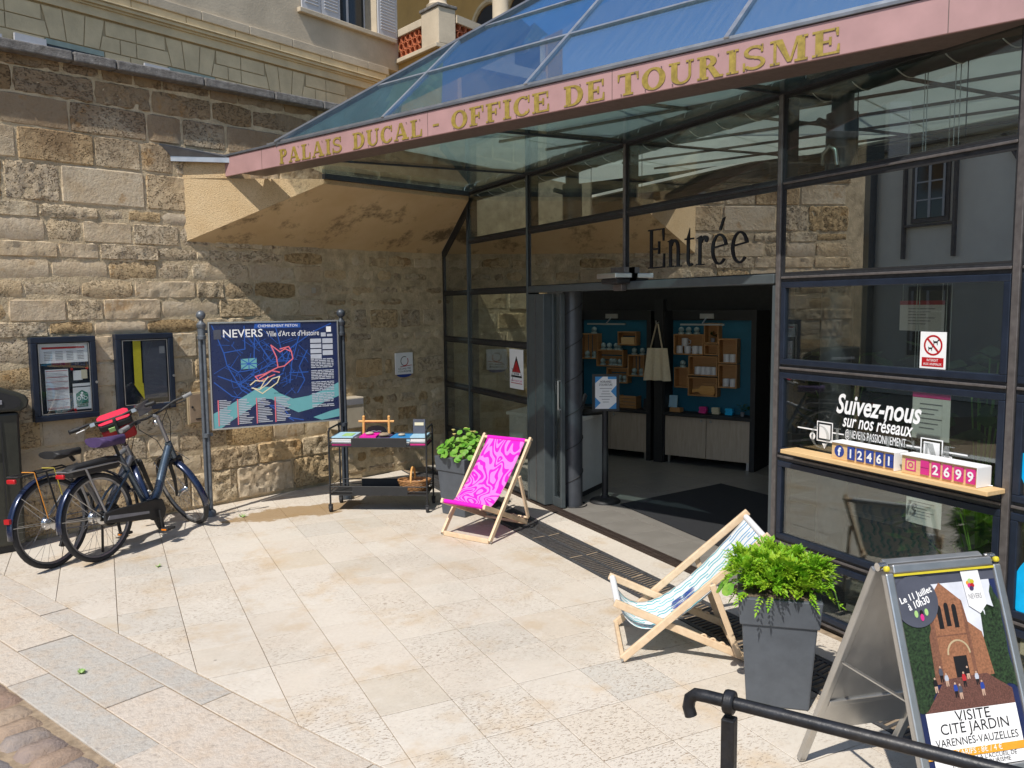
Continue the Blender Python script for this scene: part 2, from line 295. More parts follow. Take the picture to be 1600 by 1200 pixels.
MAT = dict(
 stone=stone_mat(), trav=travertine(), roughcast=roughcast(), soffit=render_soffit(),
 mortar=simple('sandy mortar',(.50,.40,.26),.95,var=.3,scale=9,bump=.012,bscale=60,spec=.1),
 joint=simple('paving joint',(.30,.23,.16),.95,var=.3,scale=20,bump=.003,spec=.1),
 coping=simple('grey coping stone',(.17,.16,.15),.9,var=.4,scale=18,bump=.008,bscale=80,spec=.15,dirt=.5),
 border=rough_stone('border slab',[(0,(.54,.48,.405)),(.3,(.54,.465,.40)),(.5,(.46,.43,.385)),(.7,(.43,.405,.37)),(.85,(.56,.49,.41)),(1,(.48,.445,.395))]),
 cobble=rough_stone('cobble stone',[(0,(.32,.245,.185)),(.3,(.27,.23,.21)),(.6,(.37,.285,.21)),(.8,(.30,.205,.155)),(1,(.24,.22,.22))],hi=45),
 soil=simple('joint soil',(.15,.115,.08),.95,var=.4,scale=30,bump=.006,bscale=120,spec=.1),
 street=simple('street stone',(.30,.26,.21),.9,var=.3,scale=4,bump=.01,bscale=30,spec=.2),
 pink=simple('pink painted metal',(.39,.23,.225),.42,.0,var=.08,scale=5,dirt=.16),
 brown=simple('brown flange',(.12,.085,.075),.5,var=.1),
 brass=simple('aged brass',(.31,.225,.045),.5,.2,var=.3,scale=30,bump=.0006,bscale=200),
 steel=simple('dark steel frame',(.035,.037,.042),.38,.3,var=.3,scale=30),
 cap=simple('worn aluminium cap',(.15,.135,.13),.42,.5,var=.25,scale=25),
 greypaint=simple('grey painted door frame',(.08,.096,.102),.4,.2,var=.1),
 zinc=simple('zinc sheet',(.42,.43,.45),.4,.8,var=.15,scale=8),
 zincdark=simple('zinc dark',(.16,.17,.19),.5,.6,var=.2,scale=8),
 glass=glass('window glass',(.86,.90,.87),.06,1.4,0,.010), dglass=glass('door glass',(.78,.8,.8),.05,1.2),
 soffglass=glass('soffit glass',(.86,.97,.96),.04,.8,.02,.02),
 roofglass=glass('solar roof glass',(.90,.96,.98),.24,1.2,.02,.08,(.20,.54,.82),(((.397,-.918,0),14),((.686,.297,.664),.7))), clear=glass('clear acrylic',(.95,.97,.97),.02,.6), glowcloth=None,
 spandrel=None,
 pipe=simple('dark green steel pipe',(.03,.042,.045),.35,.5,var=.2), column=simple('grey steel column',(.07,.077,.09),.4,.4,var=.12),
 white=simple('white paint',(.78,.78,.76),.5,var=.03), offw=simple('off white panel',(.62,.63,.62),.5,var=.04),
 ceil=simple('ceiling panel',(.55,.54,.49),.8,var=.08,scale=2), beam=simple('ceiling beam',(.10,.10,.10),.6),
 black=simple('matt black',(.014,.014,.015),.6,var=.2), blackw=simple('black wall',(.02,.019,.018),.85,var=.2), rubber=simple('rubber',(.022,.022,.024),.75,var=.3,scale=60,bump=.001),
 chrome=simple('chrome',(.62,.62,.62),.18,1,var=.05), alu=simple('brushed aluminium',(.52,.52,.51),.36,.9,var=.08,scale=6),
 cast=simple('cast iron grey',(.055,.065,.08),.45,.4,var=.25,scale=25,bump=.0008), castlight=simple('cast post grey',(.12,.135,.155),.42,.3,var=.2,scale=25),
 navy=simple('navy frame',(.018,.026,.045),.35,.3,var=.2), teal=simple('teal panel',(.004,.105,.175),.6,var=.06),
 tile=simple('interior tile',(.20,.185,.165),.35,var=.12,scale=3), mat=simple('door mat',(.012,.013,.016),.95,var=.4,scale=200,bump=.003,bscale=500),
 oak=wood('pale oak',(.40,.31,.23),(.50,.41,.32),(12,12,1.2)), crate=wood('crate wood',(.36,.17,.06),(.48,.25,.10)), pine=wood('deck chair beech',(.60,.43,.27),(.70,.54,.37),(5,5,5)),
 shelfw=wood('pine shelf',(.62,.40,.18),(.72,.50,.26),(20,2,20)), bamboo=wood('bamboo',(.55,.27,.07),(.66,.36,.12)), wicker=simple('wicker',(.33,.16,.06),.6,var=.5,scale=60,bump=.002),
 slate=simple('slate pot',(.075,.085,.10),.5,var=.12,scale=14), bin=simple('bin green',(.030,.030,.022),.42,var=.15,scale=20),
 red=simple('red plastic',(.42,.01,.015),.35,var=.05), redcloth=simple('red bag cloth',(.62,.012,.05),.7,var=.1), darkred=simple('red bag side',(.36,.015,.02),.7,var=.15),
 bikeblue=simple('slate blue bike paint',(.075,.105,.14),.25,.5,var=.05,coat=.5), bikegrey=simple('grey bike paint',(.26,.26,.27),.35,.6,var=.05), fender=simple('dark blue fender',(.012,.022,.06),.22,.3,var=.05,coat=.6),
 purple=simple('purple saddle cloth',(.055,.03,.10),.8,var=.2), grip=simple('grey grip',(.20,.20,.20),.7), orange=simple('orange elastic',(.6,.24,.03),.6), lime=simple('lime elastic',(.45,.36,.05),.6),
 amber=simple('amber reflector',(.7,.2,.01),.3), beige=simple('beige meter box',(.42,.37,.29),.6,var=.06), hatch=simple('hatch metal',(.30,.22,.15),.6,var=.15,dirt=.3),
 paper=simple('paper',(.72,.72,.72),.7,var=.03), paper2=simple('cream paper',(.62,.56,.40),.7,var=.05), paperblue=simple('print blue',(.03,.22,.50),.5,var=.05), magenta=simple('print magenta',(.72,.01,.36),.5,var=.05), palewin=simple('pale green window frame',(.30,.36,.31),.6), green=simple('print green',(.01,.16,.10),.5), lightgreen=simple('print light green',(.35,.55,.2),.5), skyb=simple('print sky',(.35,.55,.68),.5,var=.1),
 ink=simple('print ink',(.012,.012,.014),.7,spec=.2), inkgrey=simple('print grey text',(.22,.22,.24),.7), wht=simple('vinyl white',(.80,.80,.80),.55,var=.02), ghost=simple('frosted vinyl',(.16,.18,.17),.5), fbblue=simple('print dark blue',(.02,.05,.26),.45), insta=simple('print pink',(.60,.03,.22),.45), cyan=simple('cyan vinyl',(.0,.42,.80),.4),
 mapnavy=simple('map navy',(.008,.018,.075),.3,var=.08,coat=.3), mapblue=simple('map street blue',(.02,.085,.36),.35), mapriver=simple('map river',(.13,.36,.39),.35,var=.04), mappink=simple('map route pink',(.72,.16,.20),.4), mapcream=simple('map route cream',(.70,.62,.42),.4), mapgrey=simple('map text',(.42,.45,.52),.5),
 brick=simple('poster brick',(.26,.115,.06),.5,var=.35,scale=130), leafp=simple('poster leaf',(.016,.034,.012),.5,var=.95,scale=110), bricks2=simple('poster brick shade',(.17,.075,.045),.5,var=.35,scale=130), psky=simple('poster sky',(.60,.62,.68),.5,var=.12,scale=10), gravel=simple('poster gravel',(.115,.05,.038),.5,var=.5,scale=200), postnavy=simple('poster navy',(.012,.02,.075),.4), postgrey=simple('poster grey',(.07,.075,.10),.4), yellow=simple('yellow corner',(.55,.46,.03),.4), orangep=simple('poster orange',(.72,.33,.03),.45), skin=simple('poster skin',(.45,.3,.22),.6),
 nast=leafmat('nasturtium leaf',(.12,.36,.03),(.20,.46,.06),(.45,.58,.25)), fern=leafmat('feathery leaf',(.16,.42,.012),(.30,.58,.03)), stem=simple('plant stem',(.13,.28,.05),.6), flower=simple('pale flower',(.72,.60,.22),.6),
 indoor=leafmat('houseplant leaf',(.02,.07,.015),(.05,.13,.03)),
 plaster=simple('pale plaster',(.74,.71,.64),.9,var=.06,scale=1.5,bump=.003,bscale=40), plasterold=simple('aged cream plaster',(.50,.42,.31),.9,var=.16,scale=1.6,bump=.004,bscale=30,dirt=.22), ashlar=simple('cream ashlar',(.62,.50,.31),.9,var=.14,scale=3,bump=.004,bscale=40,dirt=.15),
 ochre=simple('ochre wall',(.50,.30,.09),.9,var=.1,scale=2), ashdark=simple('ashlar joint',(.42,.33,.20),.95), shutter=simple('grey shutter',(.46,.46,.48),.6,var=.05), timber=simple('grey timber',(.16,.14,.13),.8,var=.2), rooftile=simple('roof tile',(.20,.085,.05),.85,var=.3,scale=30), terra=simple('terracotta',(.42,.12,.05),.8,var=.25,scale=20), paneglass=simple('dark window pane',(.02,.025,.03),.08,0,var=.1), blueshut=simple('blue shutter',(.09,.17,.30),.6), curtain=simple('pale curtain',(.5,.5,.48),.8), tote=simple('calico tote',(.70,.59,.42),.9,var=.08,scale=40,bump=.001), mugm=simple('mug ceramic',(.62,.62,.66),.3,var=.03), globe=simple('snow globe',(.30,.38,.38),.12,var=.2), asphalt=simple('asphalt',(.07,.068,.065),.9,var=.2,scale=60,bump=.004,bscale=200), drain=simple('drain grating',(.11,.11,.115),.45,.5,var=.35,scale=30,bump=.0006), drainbrown=simple('track grating',(.075,.055,.045),.5,.4,var=.3), meadow=simple('far ground',(.22,.20,.16),.95),
)
def spandrel():
    t = NT('spandrel glass'); co = t.co()
    return t.fin(t.ramp(t.noise(3,4,.6,co),[(.3,(.012,.012,.010)),(.7,(.022,.02,.016))]), .01, spec=1.0)
MAT['spandrel'] = glass('dark spandrel glass',(.10,.10,.095),.44,1.1)
def glowclothm():  # translucent white for the added ceiling sheet, glows pale from below
    t = NT('added glowing roof cloth'); c = t.ramp(t.noise(2,4,.6,t.co()),[(.3,(.74,.76,.72)),(.7,(.82,.83,.79))]); t.fin(c,.9,spec=.1)
    tl = t.n('BsdfTranslucent'); t.set(tl.inputs[0], c); mx_ = t.n('MixShader'); mx_.inputs[0].default_value = .68; t.t.links.new(t.p.outputs[0], mx_.inputs[1]); t.t.links.new(tl.outputs[0], mx_.inputs[2]); t.t.links.new(mx_.outputs[0], t.out.inputs[0]); return t.mat
MAT['glowcloth'] = glowclothm()
def ghostm():
    t = NT('frosted vinyl'); t.fin(t.ramp(t.noise(30,3,.5,t.co()),[(.3,(.28,.30,.29)),(.7,(.34,.36,.35))]),.6); tr = t.n('BsdfTransparent'); mx_ = t.n('MixShader'); mx_.inputs[0].default_value = .30; t.t.links.new(tr.outputs[0], mx_.inputs[1]); t.t.links.new(t.p.outputs[0], mx_.inputs[2]); t.t.links.new(mx_.outputs[0], t.out.inputs[0]); return t.mat
MAT['ghost'] = ghostm()
# ================================================================ SETTING: ground and paving
def clip(poly, p, n):
    out = []
    for i in range(len(poly)):
        a = poly[i]; b = poly[(i+1)%len(poly)]; da = (a-p).dot(n); db = (b-p).dot(n)
        if da >= 0: out.append(a)
        if da*db < 0: out.append(a+(b-a)*(da/(da-db)))
    return out
def shrink(poly, d):
    n = len(poly); out = []
    for i in range(n):
        p0, p1, p2 = poly[i-1], poly[i], poly[(i+1)%n]
        e1 = (p1-p0).normalized(); e2 = (p2-p1).normalized(); n1 = Vector((-e1.y,e1.x)); n2 = Vector((-e2.y,e2.x))
        k = 1+n1.dot(n2); out.append(p1+(n1+n2)*(d/max(k,.25)))
    return out
def area(p): return .5*sum(p[i-1].x*p[i].y-p[i].x*p[i-1].y for i in range(len(p)))
def slab(name, poly, z0, z1, mat, parent, cham=.004, tilt=0, r=None):
    if area(poly) < 0: poly = poly[::-1]
    c = sum(poly, Vector((0,0)))/len(poly); n = len(poly); q = [p-c for p in poly]
    try: q2 = shrink(q, cham)
    except Exception: q2 = q
    tx = random.uniform(-tilt,tilt); ty = random.uniform(-tilt,tilt)
    b = MB(); vs = [(p.x,p.y,z0) for p in q]+[(p.x,p.y,z1-cham*.7+p.x*tx+p.y*ty) for p in q]+[(p.x,p.y,z1+p.x*tx+p.y*ty) for p in q2]
    fs = [tuple(range(2*n,3*n))]
    for k in (0,1): fs += [(k*n+i,k*n+(i+1)%n,(k+1)*n+(i+1)%n,(k+1)*n+i) for i in range(n)]
    b.add(vs, fs); return b.build(name, mat, parent, loc=(c.x,c.y,0), fix=False)
gb = MB(); gb.add([(-150,-150,-.12),(150,-150,-.12),(150,150,-.12),(-150,150,-.12)],[(0,1,2,3)])
tag(gb.build('ground', MAT['meadow'], fix=False), kind='structure')
pv = MB(); pv.add([(-6,-4,-.008),(3.9,-4,-.008),(3.9,9.72,-.008),(-6,6.2,-.008)],[(0,1,2,3)])
paving = tag(pv.build('paving', MAT['joint'], fix=False), kind='structure')
def v2(p): return Vector((p.x,p.y))
dA, dB = v2(G(20,905)), v2(G(595,1197)); de = (dB-dA).normalized(); dn = Vector((de.y,-de.x))
if dn.dot(Vector((1,1))) > 0: dn = -dn            # towards the cobbles
o1 = (v2(G(280,1082))-dA).dot(dn); o2 = (v2(G(95,1062))-dA).dot(dn); o3 = (v2(G(80,1124))-dA).dot(dn)
PX, PY = .3755, .4175
for i in range(-12, 9):
    for j in range(-7, 18):
        x0 = 1.125+i*PX; y0 = 3.322+j*PY
        x1 = min(x0+PX, 3.185)
        if x1-x0 < .05: continue
        poly = [Vector((x0,y0)),Vector((x1,y0)),Vector((x1,y0+PY)),Vector((x0,y0+PY))]
        poly = clip(poly, dA, -dn)
        if len(poly) < 3: continue
        poly = clip(poly, v2(WP(0,.01,0)), v2(WN))
        if len(poly) < 3 or abs(area(poly)) < .004: continue
        c = sum(poly, Vector((0,0)))/len(poly)
        d = (Vector((c.x,c.y,0))-CAM); dz = d.dot(fw)
        if dz < .8 or abs(800+CF*d.dot(rt)/dz-800) > 1050: continue
        slab('slab', shrink(poly if area(poly) > 0 else poly[::-1], .0022), -.035, random.uniform(-.0012,.0012), MAT['trav'], paving, .0018, .001)
# threshold strip between the drain and the door track
for j in range(-3, 12):
    y0 = 2.1+j*.62
    slab('threshold_slab', shrink([Vector((3.545,y0)),Vector((3.80,y0)),Vector((3.80,y0+.62)),Vector((3.545,y0+.62))],.0015), -.035, .004, MAT['trav'], paving, .002)
# border of long uneven slabs along the street
border = bpy.data.objects.new('border_paving', None); col.objects.link(border); tag(border, kind='structure')
random.seed(5)
def band(a, b, cuts, mat, jit=.03):
    for k in range(len(cuts)-1):
        s0, s1 = cuts[k], cuts[k+1]
        p = [dA+de*s0+dn*a, dA+de*(s1+random.uniform(-jit,jit)*0)+dn*a, dA+de*s1+dn*b, dA+de*s0+dn*b]
        if area(p) < 0: p = p[::-1]
        slab('border_slab', shrink(p,.004), -.04, random.uniform(-.004,.004), mat, border, .004, .003)
band(0, o1, [-2.6,-1.4,-.2,.95,2.1,2.9,4.0,5.2], MAT['border'])
band(o1, o2, [-2.6,-1.2,.35,1.45,2.55,3.6,4.8], MAT['border'])
band(o2, o3, [-2.6,-.9,.5,1.9,3.1,4.5], MAT['border'])
st = MB(); sp = [dA+de*-4+dn*(o3+.0), dA+de*8+dn*(o3+.0), dA+de*8+dn*9, dA+de*-4+dn*9]
st.add([(p.x,p.y,-.025) for p in sp],[(0,1,2,3)]); cob = tag(st.build('cobbled_street', MAT['soil'], fix=False), kind='structure')
random.seed(9)
proto = []
for k in range(6):
    b = MB(); n = 5
    vs = []; fs = []
    for j in range(n+1):
        for i in range(n+1):
            x = (i/n-.5)*2; y = (j/n-.5)*2; rr = max(abs(x),abs(y)); h = .030*(1-rr**8*.8)+.006*noise.noise(Vector((x*1.4+k*7,y*1.4,k)))
            sx = x*(1-.10*y*y)+.05*noise.noise(Vector((y*2,k*3.1,0))); sy = y*(1-.12*x*x)+.07*noise.noise(Vector((x*2,k*5.3,1)))
            vs.append((sx*.5,sy*.5,h if rr < .99 else -.02))
    for j in range(n):
        for i in range(n): a = j*(n+1)+i; fs.append((a,a+1,a+n+2,a+n+1))
    b.add(vs,fs); ob = b.build('cobble', MAT['cobble'], cob, smooth=60, fix=False); proto.append(ob)
ang = math.atan2(dn.y, dn.x); cnt = 0
for r_ in range(14):
    s = -1.2; 
    rowh = .135
    d0 = o3+.12+r_*.25
    while s < 4.6:
        wd_ = random.uniform(.12,.185); p = dA+de*(s+wd_/2)+dn*(d0+random.uniform(-.012,.012)+.02*math.sin(s*3)); s += wd_+.012
        dd = Vector((p.x,p.y,0))-CAM; dz = dd.dot(fw)
        if dz < .6 or CF*dd.dot(rt)/dz < -1000 or 600-CF*dd.dot(up)/dz > 1500: continue
        src = proto[cnt%6]
        if cnt < 6: ob = src; ob.location = (p.x,p.y,-.012)
        else: ob = shallow(src, cob, (p.x,p.y,-.012+random.uniform(-.004,.004)))
        ob.rotation_euler = (random.uniform(-.04,.04),random.uniform(-.04,.04),ang+random.uniform(-.06,.06)); ob.scale = (random.uniform(.25,.27),wd_*1.1,1)
        cnt += 1
# drain grating along the facade
dr = thing('drain_grating','long black cast drain grating set in the paving along the glass front','drain grating',(3.19,2.0,0))
b = MB(); b.mm((0,-4,-.10),(.35,7.5,-.09)); b.build('channel', MAT['black'], dr)
b = MB(); b.mm((0,-4,-.09),(.012,7.5,.002)); b.mm((.338,-4,-.09),(.35,7.5,.002)); b.build('frame', MAT['drain'], dr)
b = MB(); b.mm((.013,0,-.018),(.03,.62,.001)); b.mm((.166,0,-.018),(.184,.62,.001)); b.mm((.32,0,-.018),(.337,.62,.001))
k = 0
while k*.036 < .6:
    y = .01+k*.036
    for x0,x1,o_ in ((.03,.166,.012),(.184,.32,.03)):
        b.hexa([(x0,y+0,-.016),(x1,y+o_,-.016),(x1,y+o_+.013,-.016),(x0,y+.013,-.016),(x0,y,0),(x1,y+o_,0),(x1,y+o_+.013,0),(x0,y+.013,0)])
    k += 1
gp = b.build('grate', MAT['drain'], dr, loc=(0,-4,0))
for j in range(1, 18): shallow(gp, dr, (0,-4+j*.625,0))
# door track grating
b = MB(); b.mm((0,0,-.02),(.115,4.2,-.012)); b.mm((0,0,-.02),(.01,4.2,.006)); b.mm((.105,0,-.02),(.115,4.2,.006)); b.mm((.05,0,-.02),(.062,4.2,.004))
for k in range(150): b.mm((.01,.01+k*.028,-.012),(.05,.022+k*.028,.003)); b.mm((.062,.018+k*.028,-.012),(.105,.03+k*.028,.003))
tag(b.build('door_track', MAT['drainbrown'], loc=(3.82,3.55,0)), 'narrow brown grid track across the open doorway', 'door track')
# interior floor
fl = MB(); fl.mm((3.94,-3,-.05),(10.5,13,-.006)); ifl = tag(fl.build('interior_floor', MAT['ashdark']), kind='structure')
b = MB(); b.mm((-.198,-.198,-.02),(.198,.198,.002)); t0 = b.build('floor_tile', MAT['tile'], ifl, loc=(4.16,3.2,0), bevel=.002); k = 0
for i in range(10):
    for j in range(20):
        if i == 0 and j == 0: continue
        x = 4.16+i*.4; y = 3.2+j*.4
        if y > YW+(x-XF)*math.tan(WA)-.1: continue
        shallow(t0, ifl, (x,y,random.uniform(-.0006,.0006)))
# pale stone strip just inside the door
slab('threshold_slab', [Vector((3.937,3.6)),Vector((3.958,3.6)),Vector((3.958,7.4)),Vector((3.937,7.4))], -.02, .004, MAT['tile'], ifl)

# ================================================================ OLD STONE WALL
wall = MB()
nu, nz = 120, 60; U0, U1, ZT = -5.6, 3.0, 4.11
vs = []; fs = []
for j in range(nz+1):
    for i in range(nu+1):
        u = U0+(U1-U0)*i/nu; z = -.05+(ZT+.05)*j/nz
        p = WP(u, -.003+.007*noise.noise(Vector((u*3,z*3,0)))+.005*noise.noise(Vector((u*11,z*11,4))), z)-WO; vs.append(p)
for j in range(nz):
    for i in range(nu): a = j*(nu+1)+i; fs.append((a,a+1,a+nu+2,a+nu+1))
wall.add(vs, fs)
q = [WP(u,o_,z)-WO for u,o_,z in ((U0,-.06,-.05),(U1,-.06,-.05),(U1,-.5,-.05),(U0,-.5,-.05),(U0,-.06,ZT),(U1,-.06,ZT),(U1,-.5,ZT),(U0,-.5,ZT))]
wall.hexa(q)
WALL = tag(wall.build('stone_wall', MAT['mortar'], loc=WO, smooth=60, fix=False), 'tall old wall of weathered limestone blocks with grey coping', 'wall')
def stone(u0, u1, z0, z1, prot, amp, res=.035, seed=0, jag=.008):
    cu, cz = (u0+u1)/2, (z0+z1)/2; nx = max(4,min(24,int((u1-u0)/res))); ny = max(3,min(13,int((z1-z0)/res))); vs = []; fs = []
    du, dz = u1-u0, z1-z0
    for j in range(ny+1):
        for i in range(nx+1):
            a, c = i/nx, j/ny; a = .02 if (i == 1 and nx > 6) else .98 if (i == nx-1 and nx > 6) else a; c = .05 if (j == 1 and ny > 4) else .95 if (j == ny-1 and ny > 4) else c; u = u0+du*a; z = z0+dz*c
            e = min(a*du, (1-a)*du, c*dz, (1-c)*dz)          # distance to the edge
            cr = min(a*du,(1-a)*du)+min(c*dz,(1-c)*dz)       # near a corner
            nse = noise.fractal(Vector((u*15,z*15,seed)),.9,2.0,5)
            ju = jag*noise.noise(Vector((z*14,seed,i))) ; jz = jag*noise.noise(Vector((u*12,seed+3,j)))
            if i in (0,nx): u += ju + (-1 if i == nx else 1)*max(0,.03-cr)*.5
            if j in (0,ny): z += jz + (-1 if j == ny else 1)*max(0,.03-cr)*.5
            off = prot + amp*nse - (.012 if e < 1e-6 else 0)
            vs.append((u,off,z))
    for j in range(ny):
        for i in range(nx): k = j*(nx+1)+i; fs.append((k,k+1,k+nx+2,k+nx+1))
    ring = [i for i in range(nx+1)]+[(j+1)*(nx+1)-1 for j in range(1,ny+1)]+[ny*(nx+1)+i for i in range(nx-1,-1,-1)]+[j*(nx+1) for j in range(ny-1,0,-1)]
    base = len(vs); vs += [(vs[i][0],-.045,vs[i][2]) for i in ring]; n = len(ring)
    fs += [(ring[i],base+i,base+(i+1)%n,ring[(i+1)%n]) for i in range(n)]
    ctr = WP(cu,0,cz)-WO
    b = MB(); b.add([WP(u,o_,z)-WO-ctr for u,o_,z in vs], fs)
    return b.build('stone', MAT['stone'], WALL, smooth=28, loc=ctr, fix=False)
random.seed(21)
rowsL = [WL(150,y)[1] for y in (99,124,163,211,261,322,345,380,405,437,467,501,524,566,606,648,690,728,765)]+[.02]
rowsR = [2.60,2.42,2.26,2.10,1.98,1.72,1.55,1.40,1.16,.98,.80,.58,.34,.16,.02]
SPL = -1.75
def fill(rows, ua, ub, wmin, wmax, kind):
    sd = 0
    for k in range(len(rows)-1):
        zt, zb = rows[k], rows[k+1]; h = zt-zb; u = ua-random.uniform(0,.2)*(1 if kind == 'L' else 0)
        while u < ub-.06:
            wl_ = min(random.uniform(wmin,wmax)*(.8+h*1.2), 2.9*h+.12); e = min(u+wl_, ub)
            if ub-e < .12: e = ub
            sd += 1; rough = random.random()
            if kind == 'L':
                low = zb < .42 and u > -3.4
                amp = .020 if low else (.0012 if rough < .5 else .006 if rough < .72 else .014); prot = random.uniform(.003,.010)+(.012 if low else 0)
                g = random.uniform(.003,.010)
                stone(u+g,e-g,zb+g*.8,zt-g*.8,prot,amp,.024 if amp > .005 else .05,sd+k*91,.014 if amp > .008 else .006)
            else:
                g = random.uniform(.012,.03); amp = random.choice((.002,.007,.013))
                if random.random() < .9: stone(u+g,e-g,zb+g*.8+random.uniform(0,.02),zt-g*.8-random.uniform(0,.02),random.uniform(.0,.008),amp,.03,sd+k*57,.016)
            u = e
fill(rowsL, -5.3, SPL-.0, .26, .62, 'L')
fill([r_ for r_ in rowsR], SPL, .0, .15, .42, 'R')
fill([4.08,3.86,3.6,3.42,3.2,2.98,2.78,2.6], SPL, .0, .3, .6, 'R')
fill([2.7,2.42,2.2,1.9,1.65,1.4,1.1,.85,.6,.3,.02], .02, 2.2, .3, .55, 'R')
# coping stones
ce = [-5.6,-4.9]+[WL(x,y,.12)[0] for x,y in ((115,92),(183,105),(320,130),(430,152),(506,166))]; ce += [ce[-1]+.75,ce[-1]+1.5,ce[-1]+2.4]
for i in range(len(ce)-1):
    b = MB(); b.hexa([WP(u,o_,z)-WO for u,o_,z in ((ce[i]+.004,.125,4.105),(ce[i+1]-.004,.125,4.105),(ce[i+1]-.004,-.55,4.115),(ce[i]+.004,-.55,4.115),(ce[i]+.004,.12,4.19),(ce[i+1]-.004,.12,4.19),(ce[i+1]-.004,-.55,4.24),(ce[i]+.004,-.55,4.24))])
    b.build('coping_stone', MAT['coping'], WALL, bevel=.012)
# ================================================================ CONCRETE CORBEL
Wp = WP(-3.31,0,0); A0 = Vector((1.148,8.464,3.25)); ED = Vector((A0.x-Wp.x,A0.y-Wp.y,0)).normalized(); LE = .84/ED.dot(WN)
Pe = Wp+ED*LE; FCp = Vector((XF-.03, 8.80, 0)); zt = 3.235
corb = thing('concrete_corbel','ochre roughcast concrete corbel with sloping underside carrying the canopy corner','corbel',(Wp.x,Wp.y,0))
L = lambda p, z: (p.x-Wp.x, p.y-Wp.y, z)
Wr = WP(-.03,0,0)+WN*(-.02); Wq = Wp-WN*.02
b = MB(); b.add([L(Wq,2.62),L(Wr,2.62),L(FCp,3.19),L(Pe,3.19),L(Wq,zt),L(Wr,zt),L(FCp,zt),L(Pe,zt)],[(0,3,2,1)]); b.build('underside', MAT['soffit'], corb)
b = MB(); b.add([L(Wq,2.621),L(Wr,2.621),L(FCp,3.191),L(Pe,3.191),L(Wq,zt),L(Wr,zt),L(FCp,zt),L(Pe,zt)],[(4,5,6,7),(0,4,7,3),(1,2,6,5),(3,7,6,2),(0,1,5,4)]); b.build('block', MAT['roughcast'], corb)
e2 = ED*.43; q0 = Wp-WN*.02; q1 = Wp+e2; q2 = q1+WD*.25; q3 = q0+WD*.6
b = MB(); b.hexa([L(q0,zt),L(q1,zt),L(q2,zt),L(q3,zt),L(q0,3.44),L(q1,3.40),L(q2,3.40),L(q3,3.44)]); b.build('end_block', MAT['roughcast'], corb)
out = Vector((ED.y,-ED.x,0))
if out.dot(CAM-Wp) < 0: out = -out
f0 = Wp+out*.05-ED*.10; f1 = Wp+ED*.50+out*.05; r0 = WP(-3.50,.005,0); r1 = WP(-2.85,.005,0)
b = MB(); b.hexa([L(f0,3.415),L(f1,3.405),L(r1,3.49),L(r0,3.52),L(f0,3.43),L(f1,3.42),L(r1,3.505),L(r0,3.535)]); b.build('zinc_cap', MAT['zincdark'], corb)
b = MB(); b.bar(f0-Wp+V(0,0,3.405),f1-Wp+V(0,0,3.395),.018,.045); b.build('zinc_lip', MAT['zinc'], corb)
# ================================================================ PALACE BEHIND THE WALL
PAZ = R(26); PD = Vector((math.cos(PAZ),math.sin(PAZ),0)); PN = Vector((math.sin(PAZ),-math.cos(PAZ),0)); PO = Vector((1.48513,13.921,0))
UPZ = Vector((0,0,1))
pal = thing('palace','cream stone palace with rusticated blocks, moulded cornice and grey shutters above the wall','building',PO)
def pbox(name, mat, u0, u1, z0, z1, d0, d1, bev=0):      # d along outward normal
    b = MB(); b.hexa([PD*u+PN*d+UPZ*z for u,d,z in ((u0,d1,z0),(u1,d1,z0),(u1,d0,z0),(u0,d0,z0),(u0,d1,z1),(u1,d1,z1),(u1,d0,z1),(u0,d0,z1))])
    return b.build(name, mat, pal, bevel=bev)
pbox('wall', MAT['ashdark'], -7, 4.4, -.1, 6.05, -.6, 0)
pbox('upper_wall', MAT['plasterold'], -7, 2.93, 6.54, 11, -.6, .03)
pbox('upper_wall', MAT['plasterold'], 3.86, 4.42, 6.54, 11, -.6, .03)
pbox('upper_wall', MAT['plasterold'], 2.93, 3.86, 6.54, 7.12, -.6, .03)
def blk(poly):
    b = MB(); cu = sum(p[0] for p in poly)/len(poly); cz = sum(p[1] for p in poly)/len(poly)
    g = .006; q = []
    for u,z in poly:
        q.append((u+(g if u < cu else -g), z+(g if z < cz else -g)))
    b.prism(q, (0,0,0), PD, UPZ, .002, .018+random.uniform(-.002,.002)); return b.build('block', MAT['ashlar'], pal, bevel=.006)
random.seed(4)
